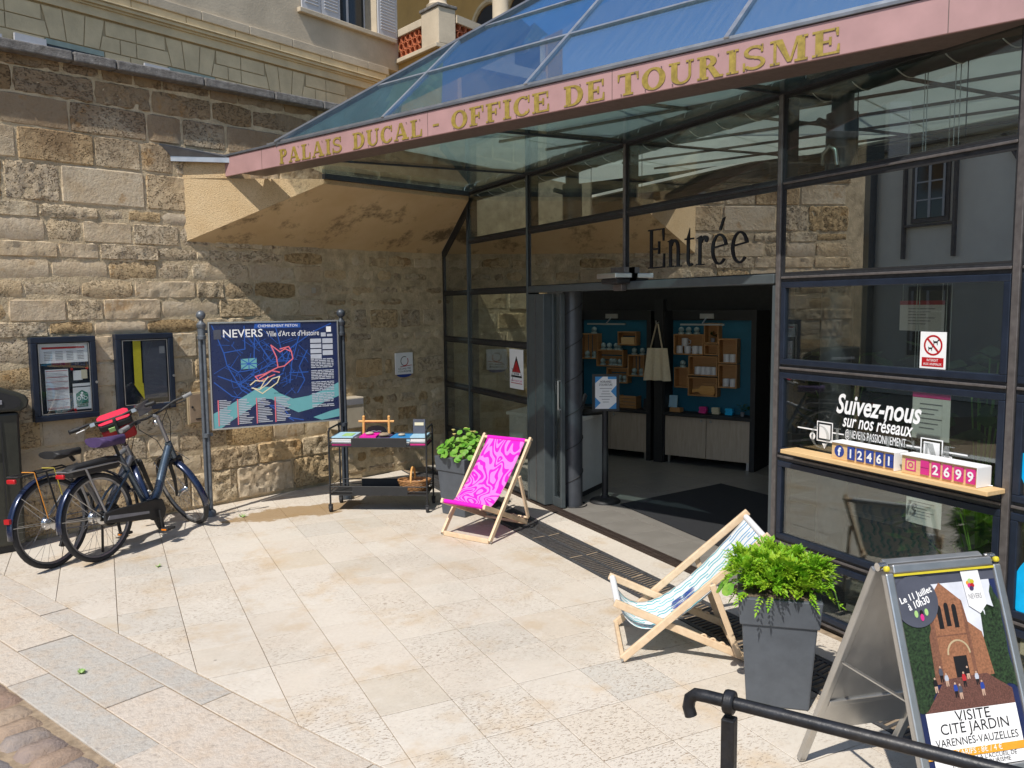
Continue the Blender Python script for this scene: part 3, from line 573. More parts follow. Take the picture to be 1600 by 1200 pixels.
for k in range(-3, 3):
    c = -1.785+(k)*1.752+ (0 if k < 0 else 0)
    t = [c-.425,c-.155,c+.155,c+.425]; bo = [c-.335,c-.115,c+.115,c+.335]
    for i in range(3): blk([(bo[i],5.61),(bo[i+1],5.61),(t[i+1],6.03),(t[i],6.03)])
    # blocks between this group and the next
    a = c+.425; n = c+1.752-.425; m = (a+n)/2
    blk([(a,5.82),(m,5.82),(m,6.03),(a,6.03)]); blk([(m,5.82),(n,5.82),(n,6.03),(m,6.03)])
    a2 = c+.335; n2 = c+1.752-.335; b1 = a2+.30; b2 = a2+.60
    blk([(a2,5.61),(b1,5.61),(b1,5.82),(a+-.045,5.82)]); blk([(b1,5.61),(b1+.24,5.61),(b1+.24,5.82),(b1,5.82)]); blk([(b1+.24,5.61),(n2-.0,5.61),(n+.045,5.82),(b1+.24,5.82)])
    for z in (5.40,5.19,4.98,4.77,4.56):
        s_ = .15 if int(z*100)%2 else 0
        blk([(c+.40,z),(c+.78-s_,z),(c+.78-s_,z+.21),(c+.40,z+.21)]); blk([(c+.78-s_,z),(c+1.352,z),(c+1.352,z+.21),(c+.78-s_,z+.21)])
    # window in the lower storey: recess, frame, pane, shutters folded against the wall
    if c < 3.6:
        fr = pbox('window', MAT['palewin'], c-.39, c+.39, 5.53, 5.60, .0, .02)
        pbox('shutter', MAT['shutter'], c-.80, c-.41, 4.4, 5.56, .045, .085); pbox('shutter', MAT['shutter'], c+.41, c+.80, 4.4, 5.50, .045, .085)
        pbox('window_pane', MAT['paneglass'], c-.37, c+.37, 4.4, 5.53, .0, .008)
        for s_ in (-1,1):
            for q in range(5): pbox('louvre', MAT['shutter'], c+s_*.605-.12, c+s_*.605+.12, 5.22+q*.055, 5.245+q*.055, .085, .1)
pbox('string_course', MAT['ashlar'], -7, 4.1, 6.05, 6.17, -.3, .05)
for z0,z1,d in ((6.17,6.20,.08),(6.20,6.25,.12),(6.25,6.27,.15)): pbox('cornice', MAT['ashlar'], -7, 4.1+d, z0, z1, -.3, d, .006)
u = -7
while u < 4.0:
    e = min(u+.86, 4.06); pbox('frieze_block', MAT['ashlar'], u+.004, e-.004, 6.272, 6.40, -.3, .06, .006); pbox('frieze_block', MAT['plasterold'], u+.25, min(e+.25,4.1)-.006, 6.402, 6.54, -.3, .09, .01); u = e
# first-floor window
win = pbox('window', MAT['shutter'], 2.95, 3.84, 7.14, 9.2, -.32, -.26)
b = MB()
for u0,u1 in ((3.0,3.36),(3.43,3.79)): b.hexa([PD*u+PN*d+UPZ*z for u,d,z in ((u0,-.25,7.2),(u1,-.25,7.2),(u1,-.262,7.2),(u0,-.262,7.2),(u0,-.25,9.1),(u1,-.25,9.1),(u1,-.262,9.1),(u0,-.262,9.1))])
b.build('pane', MAT['paneglass'], win)
pbox('window_sill', MAT['plasterold'], 2.0, 4.3, 7.03, 7.11, .03, .12, .01)
def shut(u0, u1, z0, z1):
    s_ = pbox('shutter', MAT['shutter'], u0, u1, z0, z1, .04, .07)
    b = MB(); z = z0+.1
    while z < z1-.08:
        b.hexa([PD*u+PN*d+UPZ*zz for u,d,zz in ((u0+.06,.07,z),(u1-.06,.07,z),(u1-.06,.066,z),(u0+.06,.066,z),(u0+.06,.085,z+.02),(u1-.06,.085,z+.02),(u1-.06,.07,z+.035),(u0+.06,.07,z+.035))]); z += .055
    b.build('louvres', MAT['shutter'], s_)
shut(2.08,2.49,7.12,9.2); shut(2.51,2.93,7.12,9.2); shut(3.87,4.36,7.12,9.2)
# ---------------------------------------------------------------- loggia wing
Q0 = PO+PD*4.43; LD = Vector((.225,-.974,0)).normalized(); LN = Vector((LD.y,-LD.x,0))      # LN faces the camera side
if LN.dot(CAM-Q0) < 0: LN = -LN
log = thing('loggia_wing','ochre loggia wing with stone columns and terracotta tile balustrade behind the glass roof','building',Q0)
def LG(x, y):
    p = hit(x, y, Q0, LN); return (p-Q0).dot(LD), p.z
def lbox(name, mat, v0, v1, z0, z1, d0, d1, bev=0, par=None):
    b = MB(); b.hexa([LD*v+LN*d+UPZ*z for v,d,z in ((v0,d1,z0),(v1,d1,z0),(v1,d0,z0),(v0,d0,z0),(v0,d1,z1),(v1,d1,z1),(v1,d0,z1),(v0,d0,z1))])
    return b.build(name, mat, par or log, bevel=bev)
v_r0,z_r0 = LG(620,60); v_r1,z_r1 = LG(660,42); zb = LG(617,97)[1]; zr = (z_r0+z_r1)/2
vp0 = LG(660,60)[0]; vp1 = LG(687,60)[0]; pw = vp1-vp0
vE0 = vp1
lbox('wall', MAT['ochre'], -.3, vE0, -.1, zb-.08, -.5, 0)
lbox('ledge', MAT['plasterold'], -.1, vE0, zb-.08, zb, -.5, .08, .01)
lbox('back_wall', MAT['ochre'], -7, 1.5, zb-.3, zb+4.5, -3.0, -2.6)
lbox('floor', MAT['plasterold'], -.3, vE0, zb-.3, zb-.09, -2.6, -.5)
lbox('ceiling', MAT['ochre'], -5, vE0, zb+4.4, zb+4.6, -2.7, 0)
vE = vp0+pw
def tiles(org, dr, nr, ln_):
    rr = .080; row = 0; z = zb+rr
    while z < zr-.03:
        v = rr*(1 if row%2 == 0 else 2)-.03
        while v < ln_-rr*.6:
            n = 12; vs = []; b = MB()
            for r_,d in ((rr,0),(rr,-.2),(rr*.8,-.2),(rr*.8,0)):
                for j_ in range(n): a = 2*math.pi*j_/n; vs.append(org+dr*(v+r_*math.cos(a))+UPZ*(z+r_*math.sin(a))+nr*d)
            fs = []
            for q in range(4):
                for j_ in range(n): fs.append((q*n+j_,q*n+(j_+1)%n,((q+1)%4)*n+(j_+1)%n,((q+1)%4)*n+j_))
            b.add(vs,fs); b.build('terracotta_tile', MAT['terra'], log, smooth=50); v += 2*rr
        z += rr*1.78; row += 1
lbox('pedestal', MAT['plasterold'], vp0, vE, zb, zr+.22, -.36, .02, .01)
lbox('pedestal_cap', MAT['coping'], vp0-.03, vE+.03, zr+.22, zr+.28, -.39, .05, .015)
def colm(c): b = MB(); b.lathe([(.21,zr+.28),(.22,zr+.32),(.17,zr+.36),(.16,zr+.4),(.15,zb+3.6),(.22,zb+3.8)], c, 24); b.build('column', MAT['plasterold'], log, smooth=40)
colm(LD*(vp0+pw/2)-LN*.17)
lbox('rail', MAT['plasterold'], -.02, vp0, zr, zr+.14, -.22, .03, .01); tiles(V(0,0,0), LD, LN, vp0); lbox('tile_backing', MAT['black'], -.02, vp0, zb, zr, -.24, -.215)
C0 = LD*(vE-.1)-LN*.36; Rn = Vector((PD.y,-PD.x,0))
def run(name, mat, z0, z1, w_, e0=0, e1=3.2, o_=0): b = MB(); b.bar(C0+PD*e0-Rn*o_+UPZ*((z0+z1)/2), C0+PD*e1-Rn*o_+UPZ*((z0+z1)/2), w_, z1-z0); b.build(name, mat, log)
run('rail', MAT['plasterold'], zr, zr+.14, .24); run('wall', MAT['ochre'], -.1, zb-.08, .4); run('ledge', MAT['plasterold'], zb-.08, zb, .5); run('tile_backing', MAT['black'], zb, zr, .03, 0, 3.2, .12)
tiles(C0+Rn*.08, PD, Rn, 1.2)
for e_ in (1.45,2.9):
    b = MB(); p_ = C0+PD*e_; b.box(p_+UPZ*((zb+zr+.24)/2), (.40,.40,zr+.24-zb), Matrix.Rotation(PAZ,3,'Z')); b.build('pedestal', MAT['plasterold'], log, bevel=.01); colm(p_)
for v0 in (-3.9,-2.4,-.9,.3):
    a = [(v0,zb)]+[(v0+.5+.5*math.cos(R(180-180*i/12)), zb+1.2+.5*math.sin(R(180-180*i/12))) for i in range(13)]+[(v0+1.0,zb)]
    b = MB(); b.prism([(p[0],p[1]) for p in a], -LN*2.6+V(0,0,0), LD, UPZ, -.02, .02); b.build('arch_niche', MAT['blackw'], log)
    a2 = []
    for i in range(13): a2.append(LD*(v0+.5+.58*math.cos(R(180-15*i)))+UPZ*(zb+1.2+.58*math.sin(R(180-15*i)))-LN*2.57)
    b = MB(); b.tube([LD*(v0-.08)+UPZ*zb-LN*2.57]+a2+[LD*(v0+1.08)+UPZ*zb-LN*2.57], .06, 6); b.build('arch_moulding', MAT['ashlar'], log)
# ================================================================ HOUSES ACROSS THE STREET (seen reflected in the glass)
def house(name, label, x, y0, y1, h, wm, wins, timb, rx=-6, balc=None, shutc='timber'):
    t = thing(name, label, 'house', (x,(y0+y1)/2,0)); hw = (y1-y0)/2
    b = MB(); b.mm((rx,-hw,-.1),(0,hw,h)); b.build('wall', wm, t)
    b = MB(); b.add([(.45,-hw-.2,h-.05),(.45,hw+.2,h-.05),(rx/2,hw+.2,h+2.6),(rx/2,-hw-.2,h+2.6),(rx-.4,-hw-.2,h-.05),(rx-.4,hw+.2,h-.05)],[(0,1,2,3),(3,2,5,4),(0,3,4),(1,5,2),(0,4,5,1)]); b.build('roof', MAT['rooftile'], t)
    for yc,zc,ww,hh,open_ in wins:
        yc -= (y0+y1)/2
        f_ = MB(); f_.mm((-.02,yc-ww/2-.09,zc-.1),(.035,yc+ww/2+.09,zc+hh+.1)); fo = f_.build('window', MAT[shutc], t)
        p_ = MB(); p_.mm((.03,yc-ww/2,zc),(.045,yc+ww/2,zc+hh)); p_.build('pane', MAT['paneglass'], fo)
        m_ = MB(); m_.mm((.04,yc-.03,zc),(.06,yc+.03,zc+hh)); 
        for q in (.33,.66): m_.mm((.04,yc-ww/2,zc+hh*q-.015),(.058,yc+ww/2,zc+hh*q+.015))
        m_.mm((.04,yc-ww/2,zc),(.06,yc-ww/2+.05,zc+hh)); m_.mm((.04,yc+ww/2-.05,zc),(.06,yc+ww/2,zc+hh)); m_.build('frame', MAT['shutter'], fo)
    for a,c,ww in timb:
        b = MB(); b.bar((.02,a[0]-(y0+y1)/2,a[1]),(.02,c[0]-(y0+y1)/2,c[1]),.05,ww,(1,0,0)); b.build('timber', MAT['timber'], t)
    return t
house('plaster_house','pale plastered house with grey half timbering across the street',-8.2,3.0,13.45,7.6,MAT['plaster'],
  [(11.95,3.75,.72,1.15,0),(8.9,3.75,.72,1.15,0),(6.0,3.75,.72,1.15,0),(11.9,.9,.8,1.3,0),(8.8,.05,1.0,2.1,0)],
  [((12.55,2.9),(12.55,5.2),.16),((11.35,2.9),(11.35,5.2),.16),((12.55,3.6),(11.35,3.6),.12),((9.9,2.9),(9.9,5.6),.3),((9.9,4.4),(10.4,5.2),.14),((9.9,4.4),(9.4,5.2),.14),((3.0,5.3),(13.4,5.3),.2)])
ph = house('balcony_house','cream house with iron balcony beyond the plastered house','-8.6' and -8.6,13.6,21.0,8.5,MAT['plasterold'],
  [(15.0,3.9,1.0,2.1,0),(18.0,3.9,1.0,2.1,0),(15.2,.6,1.0,1.6,0),(18.2,.05,1.1,2.2,0)],[],shutc='blueshut')
b = MB(); b.mm((0,-3.2,3.45),(.95,-.4,3.62)); b.build('balcony', MAT['plasterold'], ph)
b = MB()
for k in range(24): b.cyl((.88,-3.15+k*.118,3.62),(.88,-3.15+k*.118,4.55),.011,n=6)
b.tube([(0,-3.15,4.58),(.9,-3.15,4.58),(.9,-.45,4.58),(0,-.45,4.58)],.02,6); b.tube([(0,-3.15,3.7),(.9,-3.15,3.7),(.9,-.45,3.7),(0,-.45,3.7)],.015,6); b.build('railing', MAT['black'], ph)
b = MB(); b.cyl((-8.12,13.35,0),(-8.12,13.35,7.6),.07,n=10); tag(b.build('drainpipe', MAT['beam']), 'dark downpipe at the corner of the plastered house','drainpipe')
# ================================================================ GLASS FACADE
BZ = [3.288,2.729,2.146,1.577,1.009,.448,.03]; MY = [9.66,8.88,7.381,5.667,3.948,2.424,.72,-1.0,-2.7]
fac = thing('glass_facade','dark steel glazed front with wide open doorway under the canopy','glass front',(XF,0,0))
def fbox(name, mat, x0, x1, y0, y1, z0, z1, bev=0, par=None):
    b = MB(); b.mm((x0,min(y0,y1),z0),(x1,max(y0,y1),z1)); return b.build(name, mat, par or fac, bevel=bev)
def pane(y0, y1, z0, z1, m='glass', sash=0):
    a, c = min(y0,y1), max(y0,y1)
    p = fbox('pane', MAT[m], -.004, .004, a+.018, c-.018, z0+.018, z1-.018)
    if sash:
        b = MB()
        b.mm((-.022,a+.026,z0+.026),(.03,c-.026,z0+.062)); b.mm((-.022,a+.026,z1-.062),(.03,c-.026,z1-.026)); b.mm((-.022,a+.026,z0+.062),(.03,a+.062,z1-.062)); b.mm((-.022,c-.062,z0+.062),(.03,c-.026,z1-.062))
        b.build('sash_frame', MAT['navy'], fac, bevel=.004)
    else:
        b = MB()
        b.mm((-.010,a+.024,z0+.024),(.012,c-.024,z0+.036)); b.mm((-.010,a+.024,z1-.036),(.012,c-.024,z1-.024)); b.mm((-.010,a+.024,z0+.036),(.012,a+.036,z1-.036)); b.mm((-.010,c-.036,z0+.036),(.012,c-.024,z1-.036))
        b.build('gasket', MAT['black'], fac)
    return p
def mull(y, z0, z1, cap='steel', w=.048):
    fbox('mullion', MAT['steel'], -.012, .10, y-w/2, y+w/2, z0, z1); fbox('mullion_cap', MAT[cap], -.028, -.013, y-w*.30, y+w*.30, z0, z1, .003)
def trans(y0, y1, z, cap='steel', w=.05):
    a, c = min(y0,y1)+.025, max(y0,y1)-.025
    fbox('transom', MAT['steel'], -.010, .09, a, c, z-w/2, z+w/2); fbox('transom_cap', MAT[cap], -.024, -.011, a, c, z-.004, z+.010, .003)
mull(MY[1],.0,3.22); mull(MY[2],0,3.288,'greypaint'); mull(MY[3],2.17,3.288,'cap'); mull(MY[4],0,3.288,'cap',.055)
for y in MY[5:]: mull(y,0,3.288,'cap',.062)
fbox('mullion', MAT['steel'], -.012, .1, 9.63, 9.69, 0, 2.6)
# sloping trim under the corbel
b = MB(); b.bar((.02,9.70,2.60),(.02,8.86,3.135),.10,.06,(1,0,0)); b.build('sloping_frame', MAT['steel'], fac)
b = MB(); b.prism([(-9.62,2.175),(-8.91,2.175),(-8.91,3.07),(-9.62,2.60)], (0,0,0), (0,-1,0), (0,0,1), -.004, .004)
b = MB(); b.add([(0,9.62,2.175),(0,8.91,2.175),(0,8.91,3.06),(0,9.62,2.60),(.008,9.62,2.175),(.008,8.91,2.175),(.008,8.91,3.06),(.008,9.62,2.60)],[(0,1,2,3),(7,6,5,4),(0,4,5,1),(1,5,6,2),(2,6,7,3),(3,7,4,0)]); b.build('pane', MAT['spandrel'], fac)
for k in range(2,6): trans(MY[0],MY[1],BZ[k])
for k in range(2,6): pane(MY[0],MY[1],BZ[k+1],BZ[k])
for k in range(0,6): trans(MY[1],MY[2],BZ[k])
trans(MY[1],MY[2],.03)
for k in range(0,6): pane(MY[1],MY[2],BZ[k+1],BZ[k],'spandrel' if k == 1 else 'glass')
for i in (2,3):
    trans(MY[i],MY[i+1],BZ[0]); trans(MY[i],MY[i+1],BZ[1])
    pane(MY[i],MY[i+1],BZ[1],BZ[0]); pane(MY[i],MY[i+1],BZ[2],BZ[1],'spandrel')
fbox('door_head', MAT['greypaint'], -.03, .14, MY[4]+.03, MY[2]-.03, BZ[2]-.034, BZ[2]+.028, .006)
fbox('door_jamb', MAT['greypaint'], -.026, .12, MY[4]-.002, MY[4]+.045, 0.01, BZ[2]-.045, .004)
for i in range(4, len(MY)-1):
    for k in range(0,6): trans(MY[i],MY[i+1],BZ[k],'cap'); pane(MY[i],MY[i+1],BZ[k+1],BZ[k],'spandrel' if k == 1 else 'glass', k > 1)
    trans(MY[i],MY[i+1],.03,'cap')
# parked sliding leaf: grey pocket, narrow glass, grey stile
fbox('door_pocket', MAT['greypaint'], -.03, .10, 7.03, 7.355, .012, BZ[2]-.05, .005)
b = MB(); b.mm((-.036,7.19,.02),(-.031,7.2,BZ[2]-.06)); b.build('pocket_rib', MAT['cap'], fac)
leaf = fbox('door_leaf', MAT['greypaint'], .055, .10, 7.0, 7.025, .012, BZ[2]-.05, .004)
fbox('door_stile', MAT['greypaint'], .055, .10, 6.84, 6.875, .012, BZ[2]-.05, .004, leaf)
fbox('door_glass', MAT['dglass'], .072, .080, 6.875, 7.0, .10, BZ[2]-.08, 0, leaf)
fbox('door_rail', MAT['greypaint'], .056, .099, 6.877, 6.998, .012, .10, 0, leaf)
b = MB(); b.tube([(.055,6.857,.98),(.03,6.857,.98),(.03,6.857,1.26),(.055,6.857,1.26)],.008,8); b.build('door_handle', MAT['alu'], leaf)
# door sensor over the entrance
sn = thing('door_sensor','grey motion sensor box above the doorway under the dark lettering','sensor',(XF-.03,5.68,2.10))
b = MB(); b.mm((-.16,-.14,.10),(0,.14,.14)); b.build('cover', MAT['alu'], sn, bevel=.006)
b = MB(); b.mm((-.13,-.12,.055),(0,.12,.098)); b.build('lens_unit', MAT['black'], sn, bevel=.01)
b = MB(); b.mm((-.05,-.06,.0),(.0,.06,.054)); b.mm((-.05,-.10,.141),(0,.10,.19)); b.build('bracket', MAT['cap'], sn, bevel=.004)
# ---------------------------------------------------------------- hand-built serif letters
def rect(x0,y0,x1,y1): return [(x0,y0),(x1,y0),(x1,y1),(x0,y1)]
def arc(cx,cy,ro,ri,a0,a1,n=14):
    o = [(cx+ro[0]*math.cos(R(a0+(a1-a0)*i/n)),cy+ro[1]*math.sin(R(a0+(a1-a0)*i/n))) for i in range(n+1)]
    q = [(cx+ri[0]*math.cos(R(a0+(a1-a0)*i/n)),cy+ri[1]*math.sin(R(a0+(a1-a0)*i/n))) for i in range(n+1)]
    return ('strip',o,q)
def slabglyphs(sw=.25, th=.10, sf=.09):
    a, b_ = .10, .10+sw; g = {}
    st_ = lambda x0,x1,f=.10: [rect(x0,sf*.8,x1,1-sf*.8),rect(x0-f,0,x1+f,sf),rect(x0-f,1-sf,x1+f,1)]
    g['I'] = (st_(a,b_), b_+.10)
    g['P'] = (st_(a,b_,.09)[:2]+[rect(a-.1,1-sf,b_+.05,1), arc(b_+.03,.735,(.37,.265),(.37-sw*.92,.265-th),-90,90), rect(b_-.02,1-th,b_+.04,.999), rect(b_-.02,.47,b_+.04,.47+th)], .80)
    g['R'] = (g['P'][0]+[[(b_+.06,.50),(b_+.28,.50),(.92,.02),(.66,.02)],[(.66,0),(1.0,0),(1.0,sf),(.66,sf)]], .98)
    g['A'] = ([[(.10,.05),(.20,.05),(.52,.99),(.42,.99)],[(.40,1),(.62,1),(1.0,.05),(.72,.05)],rect(.24,.28,.80,.28+th*.9),rect(0,0,.32,sf),rect(.60,0,1.1,sf)], 1.10)
    g['L'] = (st_(a,b_)[:1]+[rect(0,0,.82,sf),rect(0,1-sf,b_+.12,1),[(.70,sf),(.82,sf),(.82,.40),(.76,.40)]], .84)
    g['S'] = ([arc(.42,.735,(.37,.265),(.37-sw*.62,.265-th*1.1),25,270),arc(.42,.275,(.40,.275),(.40-sw*.62,.275-th*1.1),-155,90),rect(.66,.68,.74,1.0),rect(.02,.0,.10,.34)], .84)
    g['D'] = (st_(a,b_,.10)[:1]+[rect(0,0,b_+.1,sf),rect(0,1-sf,b_+.1,1),arc(b_+.08,.5,(.53,.5),(.53-sw,.5-th),-90,90)], .98)
    g['U'] = ([rect(a,.36,b_,1-sf*.5),rect(0,1-sf,b_+.1,1),arc(.535,.365,(.435,.365),(.435-sw,.365-th),180,270),arc(.535,.365,(.365,.365),(.365-th,.365-th),270,360),rect(.80,.36,.90,1-sf*.5),rect(.70,1-sf,1.0,1)], 1.0)
    g['C'] = ([arc(.50,.5,(.50,.51),(.50-sw,.51-th),48,318),rect(.80,.64,.88,1.0),[(.80,.20),(.88,.20),(.86,.30),(.82,.30)]], .90)
    g['O'] = ([arc(.50,.5,(.50,.51),(.50-sw,.51-th),0,360,28)], 1.0)
    e0 = st_(a,b_)[:1]
    g['F'] = (e0+[rect(0,0,b_+.12,sf),rect(0,1-sf,.84,1),[(.74,1-sf),(.84,1-sf),(.84,.66),(.78,.66)],rect(b_,.47,.58,.47+th*.9),rect(.54,.36,.62,.68)], .86)
    g['E'] = (e0+[rect(0,0,.88,sf),rect(0,1-sf,.84,1),[(.74,1-sf),(.84,1-sf),(.84,.68),(.78,.68)],[(.78,sf),(.88,sf),(.88,.36),(.82,.36)],rect(b_,.47,.58,.47+th*.9),rect(.54,.36,.62,.68)], .90)
    c = .46
    g['T'] = ([rect(c-sw/2,sf*.8,c+sw/2,1-sf*.5),rect(c-sw/2-.1,0,c+sw/2+.1,sf),rect(0,1-sf,.92,1),[(0,1-sf),(.10,1-sf),(.05,.66),(0,.66)],[(.82,1-sf),(.92,1-sf),(.92,.66),(.87,.66)]], .92)
    g['M'] = ([rect(.12,sf*.8,.22,1),rect(0,0,.34,sf),rect(0,1-sf,.3,1),[(.16,1),(.42,1),(.74,.04),(.60,.04)],[(.66,.04),(.76,.10),(1.0,1),(.90,1)],rect(.94,sf*.8,.94+sw,1),rect(.84,0,1.28,sf),rect(.92,1-sf,1.28,1)], 1.28)
    g['-'] = ([rect(0,.40,.45,.52)], .45)
    return g
SLAB = slabglyphs(); THIN = slabglyphs(.14,.05,.035)
def lowglyphs():
    g = {}; s_ = .13
    g['E'] = THIN['E']
    g['n'] = ([rect(.1,.03,.1+s_,.66),rect(.0,0,.33,.03),[(.0,.64),(.1+s_,.70),(.1+s_,.62),(.1,.62)],arc(.36,.42,(.25,.27),(.25-s_,.20),0,150),rect(.48,.03,.61,.43),rect(.40,0,.72,.03)], .74)
    g['t'] = ([rect(.12,.10,.12+s_,.68),[(.12,.68),(.25,.68),(.25,.92),(.20,.80)],rect(.02,.63,.44,.67),arc(.29,.14,(.17,.155),(.05,.11),180,320)], .46)
    g['r'] = ([rect(.1,.03,.1+s_,.66),rect(.0,0,.36,.03),[(.0,.64),(.1+s_,.70),(.1+s_,.62),(.1,.62)],arc(.37,.50,(.17,.19),(.10,.11),40,170),arc(.46,.60,(.075,.075),(.001,.001),0,360)], .56)
    g['e'] = ([arc(.36,.335,(.35,.36),(.35-s_*.95,.31),20,318,18),[(.13,.36),(.70,.42),(.69,.46),(.13,.40)]], .74)
    g['é'] = (g['e'][0]+[[(.34,.78),(.42,.76),(.60,1.06),(.48,1.02)]], .74)
    return g
LOW = lowglyphs()
def glyph_mb(polys, o, ex, ey, h, t0, t1):
    b = MB()
    for k,p in enumerate(polys):
        e = k*.00025
        if p[0] == 'strip':
            _,ou,inn = p; n = len(ou)
            full = abs(ou[0][0]-ou[-1][0])+abs(ou[0][1]-ou[-1][1]) < 1e-6
            o_ = Vector(o); X = Vector(ex); Y = Vector(ey); Z = X.cross(Y).normalized()
            P = lambda q,d: o_+X*(q[0]*h)+Y*(q[1]*h)+Z*d
            vs = [P(q,t0) for q in ou]+[P(q,t0) for q in inn]+[P(q,t1+e) for q in ou]+[P(q,t1+e) for q in inn]; fs = []
            for i in range(n-1):
                fs += [(2*n+i,2*n+i+1,3*n+i+1,3*n+i),(i,i+1,2*n+i+1,2*n+i),(n+i+1,n+i,3*n+i,3*n+i+1)]
            if not full: fs += [(0,2*n,3*n,n),(n-1,2*n-1,4*n-1,3*n-1)]
            b.add(vs,fs)
        else: b.prism([(x*h,y*h) for x,y in p], o, ex, ey, t0, t1+e)
    return b
def words(text, glyphs, o, ex, ey, h, length, mat, parent, t0=0, t1=.006, name='letter', gap=.14):
    adv = sum(glyphs[c][1]+gap for c in text)-gap; k = length/(adv*h); x = 0
    for c in text:
        polys, wd_ = glyphs[c]
        lo_ = glyph_mb(polys, Vector(o)+Vector(ex)*x, Vector(ex)*k, ey, h, t0, t1).build(name, mat, parent)
        if mat is MAT['brass'] and c != '-':
            nz_ = Vector(ex).cross(Vector(ey)).normalized()
            for fx_,fy_ in ((.16,.05),(wd_-.16,.95)):
                b = MB(); p_ = Vector(o)+Vector(ex)*(x+fx_*h*k)+Vector(ey)*(fy_*h); b.cyl(p_+nz_*t1,p_+nz_*(t1+.0025),.0042,n=8); b.build('screw', MAT['brown'], lo_)
        x += (wd_+gap)*h*k
# "Entrée" and the faded lettering on the facade
words('Entrée', LOW, (-.0065,5.36,2.265), (0,-1,0), (0,0,1), .30, 1.13, MAT['ink'], fac, 0, .002, 'letter', .10)
words('OURISM', THIN, (-.0075,3.66,1.115), (0,-1,0), (0,0,1), .135, .95, MAT['ghost'], fac, 0, .0012, 'letter', .24)
words('OF', THIN, (-.0075,7.94,1.19), (0,-1,0), (0,0,1), .135, .27, MAT['ghost'], fac, 0, .0012, 'letter', .24)
words('E', THIN, (.0695,6.985,1.13), (0,-1,0), (0,0,1), .135, .07, MAT['ghost'], leaf, 0, .0012, 'letter', .24)
# ================================================================ GLASS CANOPY
E0 = Vector((3.771,2.396,3.25)); FD = (E0-A0).normalized(); FN = Vector((FD.y,-FD.x,0)); IN = -FN
if FN.dot(CAM-A0) < 0: FN, IN = -FN, FN
can = thing('glass_canopy','glazed canopy roof with pink fascia carrying brass letters over the entrance','canopy',A0)
LF = 8.4
def cb(name, mat, s0, s1, d0, d1, z0, z1, bev=0):      # s along fascia, d inwards, z over fascia bottom
    b = MB(); b.hexa([FD*s+IN*d+UPZ*z for s,d,z in ((s0,d0,z0),(s1,d0,z0),(s1,d1,z0),(s0,d1,z0),(s0,d0,z1),(s1,d0,z1),(s1,d1,z1),(s0,d1,z1))]); return b.build(name, mat, can, bevel=bev)
cb('fascia', MAT['pink'], 0, LF, 0, .02, 0, .182, .004)
cb('underside_flange', MAT['brown'], .25, LF, .02, .27, .004, .022)
cb('flange_edge', MAT['brown'], .3, LF, .255, .27, .022, .06)
cb('flashing', MAT['zincdark'], 0, LF, -.012, .05, .184, .204, .003)
for s_ in (.62,2.79,4.42,6.3): cb('fascia_seam', MAT['brown'], s_, s_+.004, -.0012, .001, .003, .179)
lz = .012; lh = .128
for tx,s0,s1 in (('PALAIS',.90,1.785),('DUCAL',1.925,2.735),('-',2.85,2.91),('OFFICE',3.04,3.935),('DE',4.055,4.37),('TOURISME',4.465,5.805)):
    words(tx, SLAB, FD*s0+UPZ*lz+FN*.001, FD, UPZ, lh, s1-s0, MAT['brass'], can, .001, .0035)
b = MB()
# roof plane
PT = R(41.64); RU = IN*math.cos(PT)+UPZ*math.sin(PT); RN = FD.cross(RU)
if RN.z < 0: RN = -RN
def RP(s, t, e=0): return FD*s+RU*t+RN*e+UPZ*.20
hip = lambda t: .85+t*(2.84-.85)/1.642
ribs = [0.86,2.30,3.74,5.18,6.62,8.06]; pur = [0.02,.665,1.335,2.0,2.67,3.34,4.0,4.67,5.34]
def rpane(poly):
    b = MB(); n = len(poly); vs = [RP(s,t,-.004) for s,t in poly]+[RP(s,t,.004) for s,t in poly]
    b.add(vs,[tuple(range(n))[::-1],tuple(range(n,2*n))]+[(i,(i+1)%n,n+(i+1)%n,n+i) for i in range(n)]); b.build('roof_pane', MAT['roofglass'], can)
for i in range(len(ribs)-1):
    for j in range(len(pur)-1):
        poly = [Vector((ribs[i]+.008,pur[j]+.008)),Vector((ribs[i+1]-.008,pur[j]+.008)),Vector((ribs[i+1]-.008,pur[j+1]-.008)),Vector((ribs[i]+.008,pur[j+1]-.008))]
        # keep right of the hip line
        hp = Vector((hip(0)+.03,0)); hd = Vector((hip(1)-hip(0),1)).normalized(); poly = clip(poly, hp, Vector((hd.y,-hd.x)))
        if len(poly) >= 3 and abs(area(poly)) > .002: rpane([(p.x,p.y) for p in poly])
def rbar(p, q, w_, h_, mat, name, e=.006):
    b = MB(); a = RP(*p,e); c = RP(*q,e); b.bar(a,c,w_,h_,RN); return b.build(name, mat, can)
for s in ribs[1:]:
    t0 = 0; t1 = 5.34; th_ = (s-.85)/(hip(1)-hip(0))
    rbar((s,t0),(s,min(t1,th_-.01)),.03,.03,MAT['zinc'],'glazing_bar')
for t in pur[1:]: rbar((max(hip(t),.86)+.0,t),(8.2,t),.026,.026,MAT['zinc'],'glazing_bar',.005)
rbar((hip(0),0),(hip(5.34),5.34),.06,.05,MAT['zincdark'],'hip_bar',.0)
cb('gutter_edge', MAT['zinc'], .7, LF, .005, .05, .205, .222)
